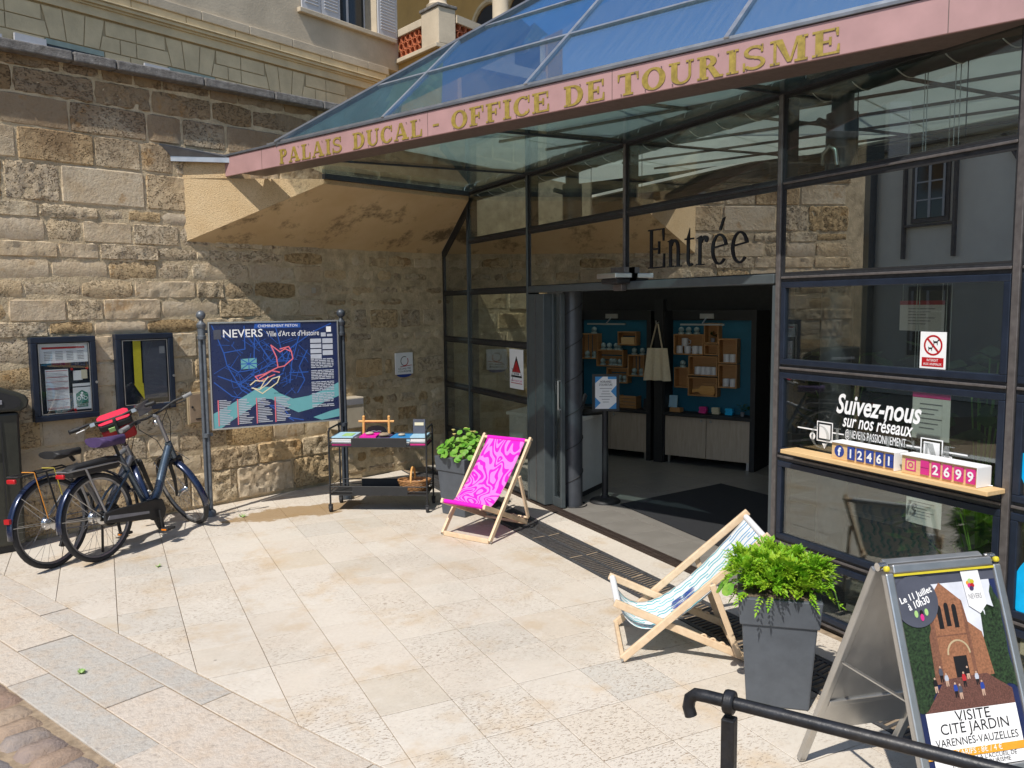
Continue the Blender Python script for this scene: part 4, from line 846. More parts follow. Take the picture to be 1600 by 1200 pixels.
# translucent sheet added so sun through the roof makes soffit and upper panes glow
for s0,s1 in ((1.3,2.3),(2.3,3.74),(3.74,5.18),(5.18,6.62),(6.62,8.06)):
    b = MB(); zz = lambda d: .235+d*.03
    q = [FD*s+IN*d+UPZ*zz(d) for s,d in ((s0-.01,.30),(s1+.01,.30),(s1+.01,5.0),(s0-.01,5.0))]
    if s0 < 2: q[3] = FD*.5+IN*5.0+UPZ*zz(5.0)
    q = [p+UPZ*(.004*(int(s0*10)%3)) for p in q]; b.hexa(q+[p+UPZ*.003 for p in q]); b.build('added_glow_cloth', MAT['glowcloth'], can)
for d in (.8,1.5,2.2,2.9,3.6,4.3):
    b = MB(); b.bar(FD*2.2+IN*d+UPZ*(.205+d*.03),FD*8.1+IN*d+UPZ*(.212+d*.03),.022,.022); b.build('ceiling_batten', MAT['brown'], can)
for s_ in (2.3,3.74,5.18,6.62): b = MB(); b.bar(FD*s_+IN*.3+UPZ*.21,FD*(s_+1.5)+IN*4.9+UPZ*.345,.022,.022); b.build('ceiling_batten', MAT['brown'], can)
# hidden side of the roof, down to the stone wall
wtop = WP(-2.3,.02,3.46)-A0
b = MB(); b.add([RP(hip(0),0,-.03),RP(hip(5.34),5.34,-.03),wtop+WD*4.6+UPZ*2.4,wtop],[(0,1,2,3)]); b.build('roof_pane', MAT['roofglass'], can)
# soffit glass between fascia and facade
def fx(y, off=.27):
    s = (y-A0.y-IN.y*off)/FD.y; p = A0+FD*s+IN*off; return p.x
zs = 3.283-A0.z; yb = 8.80
def spane(poly):
    b = MB(); n = len(poly); vs = [V(x-A0.x,y-A0.y,zs) for x,y in poly]+[V(x-A0.x,y-A0.y,zs+.008) for x,y in poly]
    b.add(vs,[tuple(range(n))[::-1],tuple(range(n,2*n))]+[(i,(i+1)%n,n+(i+1)%n,n+i) for i in range(n)]); b.build('soffit_pane', MAT['soffglass'], can)
ys = [7.381,5.667,3.948]; xb = XF-.03
def beamx(y): return XF-(8.80-y)/math.tan(WA) if False else None
pl = Pe                                                  # outer end of the corbel
spane([(fx(7.39),7.39),(xb,7.39),(xb,8.79),(pl.x+.02,pl.y+.01),(fx(7.75)+.02,7.75)])
spane([(fx(5.675),5.675),(xb,5.675),(xb,7.37),(fx(7.37),7.37)]); spane([(fx(3.956),3.956),(xb,3.956),(xb,5.66),(fx(5.66),5.66)]); spane([(fx(3.2),3.2),(xb,3.2),(xb,3.94),(fx(3.94),3.94)])
for y in ys:
    b = MB(); b.mm((fx(y)-A0.x,y-A0.y-.012,zs-.008),(xb-A0.x,y-A0.y+.012,zs+.03)); b.build('soffit_bar', MAT['steel'], can)
b = MB(); b.bar(Vector((pl.x,pl.y,3.262))-A0,Vector((xb,8.80,3.262))-A0,(.05),.05); b.build('edge_beam', MAT['steel'], can)
b = MB(); b.mm((xb-.02-A0.x,2.2-A0.y,zs-.01),(xb+.02-A0.x,8.80-A0.y,zs+.035)); b.build('edge_beam', MAT['steel'], can)
# ================================================================ TEXT (built-in font turned into meshes)
_tc = {}
def text(s, size, o, ex, ey, mat, parent, align='LEFT', shear=0, bold=0, lift=.0, ext=.0004, sx=1, name='lettering', width=None):
    key = (s, shear, bold)
    if key not in _tc:
        cu = bpy.data.curves.new('t','FONT'); cu.body = s; cu.size = 1; cu.shear = shear; cu.offset = bold; cu.resolution_u = 3; cu.extrude = 0
        ob = bpy.data.objects.new('t', cu); col.objects.link(ob); dg = bpy.context.evaluated_depsgraph_get(); me = bpy.data.meshes.new_from_object(ob.evaluated_get(dg))
        bpy.data.objects.remove(ob); bpy.data.curves.remove(cu)
        _tc[key] = ([tuple(v.co) for v in me.vertices],[tuple(p.vertices) for p in me.polygons]); bpy.data.meshes.remove(me)
    vs, fs = _tc[key]
    if not vs: return None
    x0 = min(v[0] for v in vs); x1 = max(v[0] for v in vs)
    if width: sx = width/((x1-x0)*size)
    dx = -x0 if align == 'LEFT' else -(x0+x1)/2 if align == 'CENTER' else -x1
    ex = Vector(ex); ey = Vector(ey); ez = ex.cross(ey).normalized(); o = Vector(o)
    b = MB(); b.add([o+ex*((v[0]+dx)*size*sx)+ey*(v[1]*size)+ez*(lift+ext) for v in vs], fs)
    return b.build(name, mat, parent, fix=False)
def flat(name, poly, o, ex, ey, mat, parent, lift=0, th=.0006):
    b = MB(); b.prism(poly, o, ex, ey, lift, lift+th); return b.build(name, mat, parent)
def circ(cx, cy, rx, ry=None, n=28, a0=0, a1=360): 
    ry = rx if ry is None else ry
    return [(cx+rx*math.cos(R(a0+(a1-a0)*i/n)),cy+ry*math.sin(R(a0+(a1-a0)*i/n))) for i in range(n if a1-a0 == 360 else n+1)]
def ring(name, cx, cy, r0, r1, o, ex, ey, mat, parent, lift=0, a0=0, a1=360, n=30):
    return glyph_mb([arc(cx,cy,(r1,r1),(r0,r0),a0,a1,n)], o, ex, ey, 1, lift, lift+.0005).build(name, mat, parent)
LX = Vector((0,-1,0)); UZ = Vector((0,0,1))
# ---------------------------------------------------------------- signs on the glass
p0, p1 = FC(797,546), FC(819,612); w_ = p0.y-p1.y; h_ = .415
s = thing('access_sign','white sign with red triangle stuck on the glass left of the doorway','sign',(XF-.006,p0.y,1.115))
flat('panel', rect(0,0,w_,h_), (0,0,0), LX, UZ, MAT['wht'], s, 0, .001)
tri = [(.03,.12),(w_-.03,.12),(w_/2,h_-.07)]; flat('triangle', tri, (0,0,0), LX, UZ, MAT['ink'], s, .001)
flat('triangle_red', [(.065,.175),(w_-.065,.175),(w_/2,h_-.115)], (0,0,0), LX, UZ, MAT['red'], s, .0018)
flat('band', [(.055,.14),(w_-.055,.14),(w_-.06,.172),(.06,.172)], (0,0,0), LX, UZ, MAT['wht'], s, .0018); text('TOURISME', .03, (0,-w_/2,.146), LX, UZ, MAT['ink'], s, 'CENTER', bold=.01, lift=.0026, width=w_*.42)
text('& HANDICAP', .03, (0,-w_/2,.075), LX, UZ, MAT['insta'], s, 'CENTER', lift=.0012, width=w_*.8); flat('line', rect(.03,.055,w_-.03,.063), (0,0,0), LX, UZ, MAT['red'], s, .001)
p0, p1 = FC(1440,523), FC(1477,577); w_ = .150; h_ = .192
s = thing('no_animals_sign','white no animals sign with red crossed circle on the upper right window','sign',(XF-.006,p0.y,1.643))
flat('panel', rect(0,0,w_,h_), (0,0,0), LX, UZ, MAT['wht'], s, 0, .001)
ring('red_ring', .075,.122,.044,.054,(0,0,0),LX,UZ,MAT['red'],s,.0012); b = MB(); c_ = math.cos(R(-45)); flat('red_bar',[(.037,.155),(.044,.162),(.113,.089),(.106,.082)],(0,0,0),LX,UZ,MAT['red'],s,.0022)
def dog(cx, cy, k):
    pts = [(-.9,.0),(-.9,-.9),(-.7,-.9),(-.65,-.2),(.3,-.2),(.35,-.9),(.55,-.9),(.6,.1),(.75,.5),(1.15,.5),(1.15,.75),(.85,.95),(.6,.9),(.45,.4),(-.75,.35),(-1.0,.7),(-1.1,.65),(-.95,.2)]
    return [(cx+x*k,cy+y*k) for x,y in pts]
flat('dog', dog(.092,.138,.016), (0,0,0), LX, UZ, MAT['ink'], s, .0017); flat('cat', dog(.062,.105,.014), (0,0,0), LX, UZ, MAT['ink'], s, .0017)
flat('red_panel', rect(.012,.010,w_-.012,.058), (0,0,0), LX, UZ, MAT['red'], s, .0012); text('INTERDIT', .018, (0,-w_/2,.038), LX, UZ, MAT['wht'], s, 'CENTER', lift=.002, width=.065); text('AUX ANIMAUX', .018, (0,-w_/2,.018), LX, UZ, MAT['wht'], s, 'CENTER', lift=.002, width=.105)
# social vinyl on the lower right window
s = thing('window_vinyl','white vinyl lettering inviting to follow the office online on the right window','lettering',(XF-.0062,0,0))
def fcy(x,y): p = FC(x,y); return p
a, c = fcy(1308,642), fcy(1441,655); text('Suivez-nous', .16, (0,a.y,1.345), LX, UZ, MAT['wht'], s, shear=.28, bold=.022, width=a.y-c.y)
a, c = fcy(1318,655), fcy(1428,675); text('sur nos réseaux', .11, (0,a.y,1.268), LX, UZ, MAT['wht'], s, shear=.3, bold=.014, width=a.y-c.y)
a, c = fcy(1322,670), fcy(1417,684); text('@NEVERS PASSIONNEMENT', .066, (0,a.y,1.205), LX, UZ, MAT['wht'], s, bold=.004, width=a.y-c.y)
for (x0,y0),(x1,y1) in (((1248,656),(1278,662)),((1302,665),(1320,668)),((1418,683),(1441,687)),((1476,692),(1514,698))):
    p, q = fcy(x0,y0), fcy(x1,y1); z = 1.218; flat('rule', rect(0,-.004,p.y-q.y,.004), (0,p.y,z), LX, UZ, MAT['wht'], s)
for x0,x1 in ((1278,1302),(1441,1475)):
    p, q = fcy(x0,662), fcy(x1,690); w_ = p.y-q.y; zc = 1.216 if x0 < 1300 else 1.21
    b = glyph_mb([rect(0,-w_/2,w_,-w_/2+.006),rect(0,w_/2-.006,w_,w_/2),rect(0,-w_/2+.006,.006,w_/2-.006),rect(w_-.006,-w_/2+.006,w_,w_/2-.006)],(0,p.y,zc),LX,UZ,1,0,.0006); b.build('code_frame', MAT['wht'], s)
    flat('code_panel', rect(.018,-w_/2+.018,w_-.018,w_/2-.018), (0,p.y,zc), LX, UZ, MAT['paper'], s); flat('pointer', [(w_/2-.018,-w_/2-.012),(w_/2+.018,-w_/2-.012),(w_/2,-w_/2-.045)], (0,p.y,zc), LX, UZ, MAT['wht'], s)
p = fcy(1271,668); flat('badge', circ(0,0,.022), (0,p.y,1.178), LX, UZ, MAT['wht'], s); text('f', .045, (0,p.y,1.160), LX, UZ, MAT['ink'], s, 'CENTER', bold=.04, lift=.0008)
p = fcy(1482,703); zc = 1.172
glyph_mb([rect(-.026,-.026,.026,-.020),rect(-.026,.020,.026,.026),rect(-.026,-.02,-.02,.02),rect(.02,-.02,.026,.02)],(0,p.y,zc),LX,UZ,1,0,.0006).build('badge', MAT['wht'], s); ring('badge_ring',0,0,.008,.013,(0,p.y,zc),LX,UZ,MAT['wht'],s)
# big cyan sticker on the next pane, cut by the frame edge
s = thing('cyan_sticker','large cyan curved vinyl on the window pane at the right edge','sticker',(XF-.0062,2.36,1.13))
ring('arc', .225,.13,.17,.25,(0,0,0),LX,UZ,MAT['cyan'],s,0,176,290); ring('arc', .22,-.52,.16,.24,(0,0,0),LX,UZ,MAT['cyan'],s,0,100,260)
# ---------------------------------------------------------------- shelf and follower counters behind the window
ZS = FC(1400,738,-.15).z; sh = MB(); sh.mm((XF-.165,FC(1546,765,-.15).y,ZS-.024),(XF-.0285,FC(1222,700,-.15).y,ZS)); tag(sh.build('window_shelf', MAT['shelfw'], bevel=.003), 'pale pine board shelf fixed across the right window','shelf')
def counter(x0, x1, label, digs, cm, icon):
    p, q = FC(x0,720,-.13), FC(x1,740,-.13); L_ = p.y-q.y; h_ = .098
    t = thing('flip_counter', label, 'counter', (XF-.13,p.y,ZS+.0003)); D = .085
    b = MB(); b.mm((0,-L_,0),(.03,0,h_)); b.build('face_board', MAT['shelfw'], t, bevel=.003)
    b = MB(); b.mm((.03,-L_,0),(D,0,.012)); b.build('base', MAT['shelfw'], t)
    b = MB(); b.mm((-.012,-L_-.004,h_),(D+.008,.004,h_+.004)); b.mm((-.012,-L_-.006,.002),(D+.008,-L_-.002,h_)); b.build('acrylic_cover', MAT['wht'], t)
    n = len(digs); i0 = .26*L_; cw = (L_-i0)/n
    for k,dg in enumerate(digs):
        x = i0+k*cw; card = flat('flap', rect(x+.10*cw,.014,x+.86*cw,h_-.012), (-.001,0,0), LX, UZ, MAT[cm], t, 0, .006)
        flat('flap_gap', rect(x+.10*cw,.049,x+.86*cw,.0502), (-.001,0,0), LX, UZ, MAT['ink'], card, .006, .0008)
        if dg != ' ': text(dg, .068, (-.001,-(x+.48*cw),.026), LX, UZ, MAT['wht'], card, 'CENTER', bold=.025, lift=.0072)
    if icon == 'f':
        flat('icon', circ(.13*L_,.05,.034), (-.001,0,0), LX, UZ, MAT[cm], t); text('f', .062, (-.001,-.135*L_,.027), LX, UZ, MAT['wht'], t, 'CENTER', bold=.04, lift=.0012)
    else:
        c_ = .13*L_; k = .031
        glyph_mb([rect(c_-k,.05-k,c_+k,.05-k+.007),rect(c_-k,.05+k-.007,c_+k,.05+k),rect(c_-k,.05-k+.007,c_-k+.007,.05+k-.007),rect(c_+k-.007,.05-k+.007,c_+k,.05+k-.007)],(-.001,0,0),LX,UZ,1,0,.0008).build('icon', MAT[cm], t); ring('icon_ring',c_,.05,.010,.016,(-.001,0,0),LX,UZ,MAT[cm],t)
counter(1299,1398,'wooden flip counter with blue flaps reading 12461 on the window shelf','12461','fbblue','f')
counter(1409,1528,'wooden flip counter with pink flaps reading 2699 on the window shelf',' 2699','insta','i')
b = MB(); b.tube([(XF-.06,2.60,ZS+.004),(XF-.05,2.55,ZS+.018),(XF-.07,2.52,ZS+.004),(XF-.04,2.48,ZS+.004)],.003,6); tag(b.build('cable', MAT['wht']),'thin white cable at the end of the pine shelf','cable')
# ---------------------------------------------------------------- interior shell
shell = thing('interior_shell','dark room behind the glazed front with sloping pale ceiling','room',(7,5,0))
def sbox(name, mat, a, c, par=None): b = MB(); b.mm((a[0]-7,a[1]-5,a[2]),(c[0]-7,c[1]-5,c[2])); return b.build(name, mat, par or shell)
sbox('back_wall', MAT['blackw'], (10.3,-3,0),(10.5,13,4.8)); sbox('side_wall', MAT['blackw'], (3.95,-3.2,0),(10.3,-3,4.8)); sbox('side_wall', MAT['blackw'], (6.5,12.8,0),(10.3,13,4.8))
sbox('roof_slab', MAT['blackw'], (7.4,-3.2,4.8),(10.5,13,5.0))
b = MB(); b.add([(7.2-7,-8,3.70),(10.3-7,-8,4.0),(10.3-7,7,4.0),(7.2-7,7,3.70),(7.2-7,-8,3.74),(10.3-7,-8,4.05),(10.3-7,7,4.05),(7.2-7,7,3.74)],[(0,1,2,3),(7,6,5,4),(0,4,5,1),(1,5,6,2),(2,6,7,3),(3,7,4,0)]); b.build('ceiling', MAT['ceil'], shell)
for x in (7.4,8.1,8.8): z = 3.70+(x-7.2)*.097; sbox('ceiling_beam', MAT['beam'], (x,-3,z-.09),(x+.06,12,z-.005))
# columns and the pipe beam
XC = 4.12
pz = hit(1400,97,(XC,0,0),Vector((1,0,0))).z; c2 = hit(1316,200,(XC,0,0),Vector((1,0,0))); c2t = hit(1316,178,(XC,0,0),Vector((1,0,0))).z
pb_ = thing('pipe_beam','thick dark green pipe beam wound with thin white light rings behind the upper glass','beam',(XC,5.5,pz))
b = MB(); b.cyl((0,-8,0),(0,3.9,0),.105,n=24); b.build('pipe', MAT['pipe'], pb_, smooth=40)
y = -7.6
while y < 3.8:
    b = MB(); b.tube([(.107*math.cos(R(a)),y+.05*math.sin(R(a)),.107*math.sin(R(a))) for a in range(0,360,15)],.0035,5,closed=True); b.build('light_ring', MAT['wht'], pb_); y += .30
for y in (-2.6,-1.9,.3,1.1): b = MB(); b.cyl((0,y,-.10),(0,y,-.62),.003,n=5); b.build('hanging_wire', MAT['black'], pb_)
def column(y, label, cone):
    t = thing('steel_column', label, 'column', (XC,y,0))
    b = MB(); b.cyl((0,0,0.004),(0,0,c2t),.094,n=28); b.build('shaft', MAT['column'], t, smooth=40)
    b = MB(); b.cyl((0,0,c2t),(0,0,pz-.06),.065,n=20); b.build('neck', MAT['column'], t, smooth=40)
    b = MB(); b.cyl((-.10,0,c2t-.08),(-.20,.0,c2t-.06),.022,n=10); b.build('bracket', MAT['column'], t, smooth=40)
    if cone:
        pts = [(.098*math.cos(a_),.098*math.sin(a_),.05+a_*.053) for a_ in [k*.35 for k in range(0,108)]]
        b = MB(); b.tube(pts,.004,5); b.build('light_string', MAT['black'], t)
        b = MB(); b.tube(arcpts((0,0,.008),.135,0,330,20,(1,0,0),(0,1,0)),.006,5); b.build('cable_coil', MAT['black'], t)
    else:
        b = MB(); b.tube([(-.10,.05,c2.z-.22),(-.12,.03,c2.z-.16),(-.12,-.02,c2.z-.12),(-.12,-.06,c2.z-.15),(-.11,-.07,c2.z-.24)],.014,8); b.build('hose', MAT['alu'], t, smooth=50)
column(hit(895,600,(XC,0,0),Vector((1,0,0))).y,'grey steel column wound with dark light string just inside the doorway',1)
column(c2.y,'grey steel column with looped hose behind the glass right of the doorway',0)
# door mat
mm_ = [(4.53,6.72),(6.02,6.96),(6.25,4.3),(4.38,4.1)]
b = MB(); b.prism([(x-5.3,y-5.5) for x,y in mm_],(0,0,0),(1,0,0),(0,1,0),.003,.014); tag(b.build('door_mat', MAT['mat'], loc=(5.3,5.5,0), bevel=.004),'large black mat on the tiles inside the doorway','mat')
# sign stand
t = thing('sign_stand','black floor stand with opening hours frame inside the doorway','sign stand',(4.47,6.9,0.002))
b = MB(); b.lathe([(.155,0),(.155,.012),(.14,.03),(.05,.05),(.035,.07)],n=32); b.build('base', MAT['black'], t, smooth=40)
b = MB(); b.cyl((0,0,.06),(0,0,.95),.032,n=16); b.build('pole', MAT['black'], t, smooth=40)
fx_ = Vector((.86,-.5,0)); fy_ = Vector((0,0,1)); o_ = V(-.02,-.04,.93)
fr = flat('frame', rect(-.135,0,.135,.37), o_, fx_, fy_, MAT['black'], t, 0, .02); flat('sheet', rect(-.105,.025,.105,.345), o_, fx_, fy_, MAT['paper'], fr, .02)
for tri in ([(-.105,.345),(-.03,.345),(-.105,.28)],[(.105,.345),(.02,.345),(.02,.32),(.105,.32)],[(.105,.26),(.05,.2),(.105,.14)],[(-.105,.14),(-.05,.085),(-.105,.03)],[(.105,.025),(.105,.09),(.03,.025)]): flat('print', tri, o_, fx_, fy_, MAT['paperblue'], fr, .0208)
text('HORAIRES', .03, o_+fx_*0+fy_*.285, fx_, fy_, MAT['ink'], fr, 'CENTER', lift=.021, bold=.01, width=.11); text("D'OUVERTURE", .03, o_+fy_*.255, fx_, fy_, MAT['ink'], fr, 'CENTER', lift=.021, bold=.01, width=.13)
for k,wd_ in enumerate((.12,.07,.09,.13,.08,.06)): flat('text_line', rect(-wd_/2,.225-k*.027,wd_/2,.231-k*.027), o_, fx_, fy_, MAT['inkgrey'], fr, .0208)
# counter
t = thing('reception_counter','white reception counter end with shelves beside the grey column','counter',(4.5,7.6,0))
poly = [(-.26,-.52),(.33,-.13),(-.1,.72),(-.56,.40)]
b = MB(); b.prism(poly,(0,0,0),(1,0,0),(0,1,0),.06,.80); b.build('body', MAT['offw'], t, bevel=.006)
b = MB(); b.prism([(x*1.05,y*1.05) for x,y in poly],(0,0,0),(1,0,0),(0,1,0),.801,.835); b.build('top', MAT['white'], t, bevel=.004)
b = MB(); b.prism([(x*.95,y*.95) for x,y in poly],(0,0,0),(1,0,0),(0,1,0),0.003,.06); b.build('plinth', MAT['steel'], t)
t = thing('leaflet_rack','dark leaflet rack on the white reception counter','leaflet rack',(4.52,7.42,.836))
for k in range(5): b = MB(); b.box((k*.035-.02,-.02+k*.05,.11-k*.012),(.012,.22,.22),Matrix.Rotation(.35,3,'Y')@Matrix.Rotation(-.5,3,'Z')); b.build('pocket', MAT['ink'] if k%2 else MAT['inkgrey'], t)
b = MB(); b.mm((-.08,-.16,0),(.2,.28,.02)); b.build('base', MAT['black'], t)
# ---------------------------------------------------------------- display cabinets
CA = Vector((6.243,8.318,0)); CX = Vector((.463,-.886,0)).normalized(); CN = Vector((CX.y,-CX.x,0)); 
if CN.dot(CAM-CA) < 0: CN = -CN
def CB(x, y, off=0): p = hit(x, y, CA+CN*off, CN); return (p-CA).dot(CX), p.z
def cab(s0, s1, label, doors):
    o = CA+CX*s0; W = s1-s0; t = thing('display_cabinet', label, 'cabinet', o)
    def kb(name, mat, a0, a1, d0, d1, z0, z1, bev=0, par=None):
        b = MB(); b.hexa([CX*s+CN*d+UPZ*z for s,d,z in ((a0,d1,z0),(a1,d1,z0),(a1,d0,z0),(a0,d0,z0),(a0,d1,z1),(a1,d1,z1),(a1,d0,z1),(a0,d0,z1))]); return b.build(name, mat, par or t, bevel=bev)
    dw = W/doors
    kb('carcass', MAT['black'], .0, W, -.42, -.02, .10, .60)
    for k in range(doors):
        d = kb('door', MAT['oak'], k*dw+.004, (k+1)*dw-.004, -.02, .0, .10, .595, .002); b = MB(); b.sphere(CX*(k*dw+(dw-.06 if k == 0 else .06))+UPZ*.56+CN*.012,.014); b.build('knob', MAT['alu'], d, smooth=60)
    kb('worktop', MAT['black'], -.05, W+.05, -.44, .03, .60, .64, .004)
    for s_ in (-.06,W): kb('side_post', MAT['black'], s_, s_+.06, -.44, .02, .004, 1.9)
    kb('head', MAT['black'], 0, W, -.44, -.2, 1.78, 1.9); kb('panel', MAT['teal'], 0, W, -.44, -.22, .64, 1.78)
    for s_ in (.03,W-.05): kb('foot', MAT['alu'], s_, s_+.03, -.06, -.03, .004, .10)
    m = W*.42; b = MB(); b.bar(CX*(m-.28)+CN*-.05+UPZ*1.73,CX*(m+.28)+CN*-.05+UPZ*1.73,.03,.02); b.bar(CX*m+CN*-.2+UPZ*1.82,CX*m+CN*-.05+UPZ*1.74,.012,.012); b.bar(CX*(m-.09)+CN*-.195+UPZ*1.83,CX*(m+.09)+CN*-.195+UPZ*1.83,.02,.06); b.build('picture_lamp', MAT['alu'], t)
    return t
b = MB(); b.hexa([CX*s+CN*d+UPZ*z for s,d,z in ((-2.3,-.5,0),(4.5,-.5,0),(4.5,-.6,0),(-2.3,-.6,0),(-2.3,-.5,2.75),(4.5,-.5,2.75),(4.5,-.6,2.75),(-2.3,-.6,2.75))]); tag(b.build('partition_wall', MAT['blackw'], loc=CA), 'black partition wall behind the display cabinets','wall')
cabR = cab(.03,1.12,'right black display cabinet with teal back panel and two oak doors','%s' and 2)
cabL = cab(-1.28,-.22,'left black display cabinet with teal back panel behind the sign stand',2)
OFF = -.22
def crate(x0,y0,x1,y1,label,slat):
    s0,z1 = CB(x0,y0,OFF+.1); s1,z0 = CB(x1,y1,OFF+.1); W = s1-s0; H = z1-z0; D = .12; o = CA+CX*s0+CN*(OFF+.002)+UPZ*z0
    t = thing('wall_crate', label, 'crate', o); th = .014
    def kb(name, a0,a1,d0,d1,c0,c1): b = MB(); b.hexa([CX*s+CN*d+UPZ*z for s,d,z in ((a0,d1,c0),(a1,d1,c0),(a1,d0,c0),(a0,d0,c0),(a0,d1,c1),(a1,d1,c1),(a1,d0,c1),(a0,d0,c1))]); b.build(name, MAT['crate'], t)
    kb('side',0,th,0,D,0,H); kb('side',W-th,W,0,D,0,H); kb('bottom',th,W-th,0,D,0,th); kb('top',th,W-th,0,D,H-th,H)
    if slat == 'v':
        n = 4; 
        for k in range(n): a = th+(W-2*th)*k/n; kb('slat',a+.008,a+(W-2*th)/n-.008,0,.01,th,H-th)
    elif slat == 'h':
        n = 3
        for k in range(n): a = th+(H-2*th)*k/n; kb('slat',th,W-th,0,.01,a+.008,a+(H-2*th)/n-.008)
    else: kb('back',th,W-th,0,.008,th,H-th)
    return o, W, H, th
def label_c(k): return k
cr = {}
for nm,(x0,y0,x1,y1),sl,lb in (
 ('R1',(1053.7,522,1099.7,555),'b','wide wall crate holding white mugs, upper left of the right cabinet'),('R2',(1101,505,1123.4,537),'b','topmost narrow wall crate holding a small potted plant'),
 ('R2b',(1101,538,1122.4,555),'b','small dark niche crate holding a tiny framed slate'),('R3',(1123.6,529,1152,568.4),'b','tall wall crate holding two mugs, right side of the right cabinet'),
 ('R3b',(1123,569,1151.5,607),'b','lower right wall crate holding two pale mugs'),('R4',(1076.7,555.7,1121.5,588.3),'b','middle wall crate holding four mugs in a row'),
 ('R4b',(1076,588.7,1121,620.4),'b','lower middle wall crate holding wooden chopping boards'),('R5',(1054.5,573.7,1075.6,606),'b','small wall crate holding steel tins, lower left of the right cabinet'),
 ('L1',(906,521,934.6,561),'v','slatted upright wall crate beside the column'),('L2',(933,546,974.7,573.4),'h','wide slatted wall crate with snow globes inside and on top'),
 ('L3',(966.3,518,995.2,539.7),'h','small slatted wall crate holding cardboard boxes, upper left cabinet'),('L4',(949,574,981.5,599),'h','low slatted wall crate partly behind the hours frame'),
 ('L5',(982,554,1007,588.7),'v','slatted upright wall crate next to the tote bag')): cr[nm] = crate(x0,y0,x1,y1,lb,sl)
mug = MB(); mug.lathe([(.040,0),(.041,.004),(.041,.092),(.038,.094),(.037,.01)],n=16); mug.tube([(.04,0,.02),(.068,0,.03),(.070,0,.06),(.04,0,.075)],.006,6)
mug_me = None
def put(name, me_b, mat, o, W, spots, z, label, cat, group, d=.065):
    src = None; n_ = len(spots)
    for i_,f_ in enumerate(spots):
        p = o+CX*(W*f_)+CN*d+UPZ*z
        if src is None: src = me_b.build(name, mat, smooth=50); src.location = p; ob = src
        else: ob = src.copy(); col.objects.link(ob); ob.location = p
        ob.rotation_euler = (0,0,random.uniform(-1,1)); tag(ob, label if n_ == 1 else ('leftmost','second','third','fourth')[i_]+(' ' if i_ == 0 else ' from left ')+label if i_ < n_-1 else 'rightmost '+label, cat, group)
import copy
def mk(): b = MB(); b.v = [v.copy() for v in mug.v]; b.f = list(mug.f); b.m = list(mug.m); return b
def gl():
    b = MB(); b.lathe([(.040,0),(.040,.022),(.034,.024)],n=16); b.sphere((0,0,.055),.036,16,8); return b
for c_,sp,lb,gr in (('R1',(.15,.42,.68,.9),'printed mug in the bottom row of the wide upper crate','mugs in the upper crate'),('R3',(.38,.72),'white mug with dark print in the tall right crate','mugs in the tall crate'),('R3b',(.36,.74),'pale mug in the lower right crate','mugs in the lower right crate'),('R4',(.28,.46,.64,.83),'grey patterned mug in the middle crate','mugs in the middle crate')):
    o,W,H,th = cr[c_]; put('mug', mk(), MAT['mugm'], o, W, sp, th+.0005, lb, 'mug', gr)
o,W,H,th = cr['R1']; put('mug', mk(), MAT['mugm'], o, W, (.33,), th+.096, 'white mug stacked on top of the row in the wide upper crate','mug',None)
for c_,sp,z,lb,gr in (('R1',(.2,.45,.72),'t','snow globe standing on top of the wide upper crate','globes on the upper crate'),('R5',(.5,),'t','single snow globe standing on the small lower crate',None),('L2',(.2,.42,.68,.8),'t','snow globe standing on top of the wide slatted crate','globes on the slatted crate'),('L2',(.18,.5,.62,.82),'b','snow globe inside the wide slatted crate','globes in the slatted crate'),('L1',(.35,.75),'b','snow globe at the bottom of the crate beside the column','globes in the upright crate'),('L1',(.72,),'t','snow globe on top of the crate beside the column',None),('L5',(.3,.8),'t','round ornament on top of the crate next to the tote bag','ornaments on the crate'),('L5',(.3,.75),'b','round ornament inside the crate next to the tote bag','ornaments in the crate'),('L4',(.2,.55,.8),'b','round ornament in the low crate behind the hours frame','ornaments in the low crate')):
    o,W,H,th = cr[c_]; put('snow_globe', gl(), MAT['globe'], o, W, sp, H+.0005 if z == 't' else th+.0005, lb, 'snow globe', gr)
o,W,H,th = cr['R4b']
for k,(a,h_) in enumerate(((.02,.15),(.06,.11))):
    b = MB(); pl_ = [(0,.02),(.10,.035),(.14,0),(.34,0),(.36,.03),(.36,h_-.02),(.34,h_),(.14,h_),(.10,h_*.62),(0,h_*.6)]
    b.prism([(W*.1+x*W/.46,y) for x,y in pl_],(0,0,0),CX,UPZ,.0,.014); tag(b.build('chopping_board', MAT['bamboo'] if k else MAT['crate'], loc=o+CN*(.03+k*.03)+UPZ*(th+.001), bevel=.003),('taller' if k == 0 else 'shorter front')+' wooden chopping board leaning in the lower middle crate','chopping board')
o,W,H,th = cr['L3']
for k in range(2): b = MB(); b.box((0,0,.022),(.19,.07,.042)); ob = b.build('carton', MAT['shelfw'], loc=o+CX*(W*.5)+CN*.06+UPZ*(th+.001+k*.044)); ob.rotation_euler = (0,0,math.atan2(CX.y,CX.x)); tag(ob, ('upper' if k else 'lower')+' brown carton in the small slatted crate','carton')
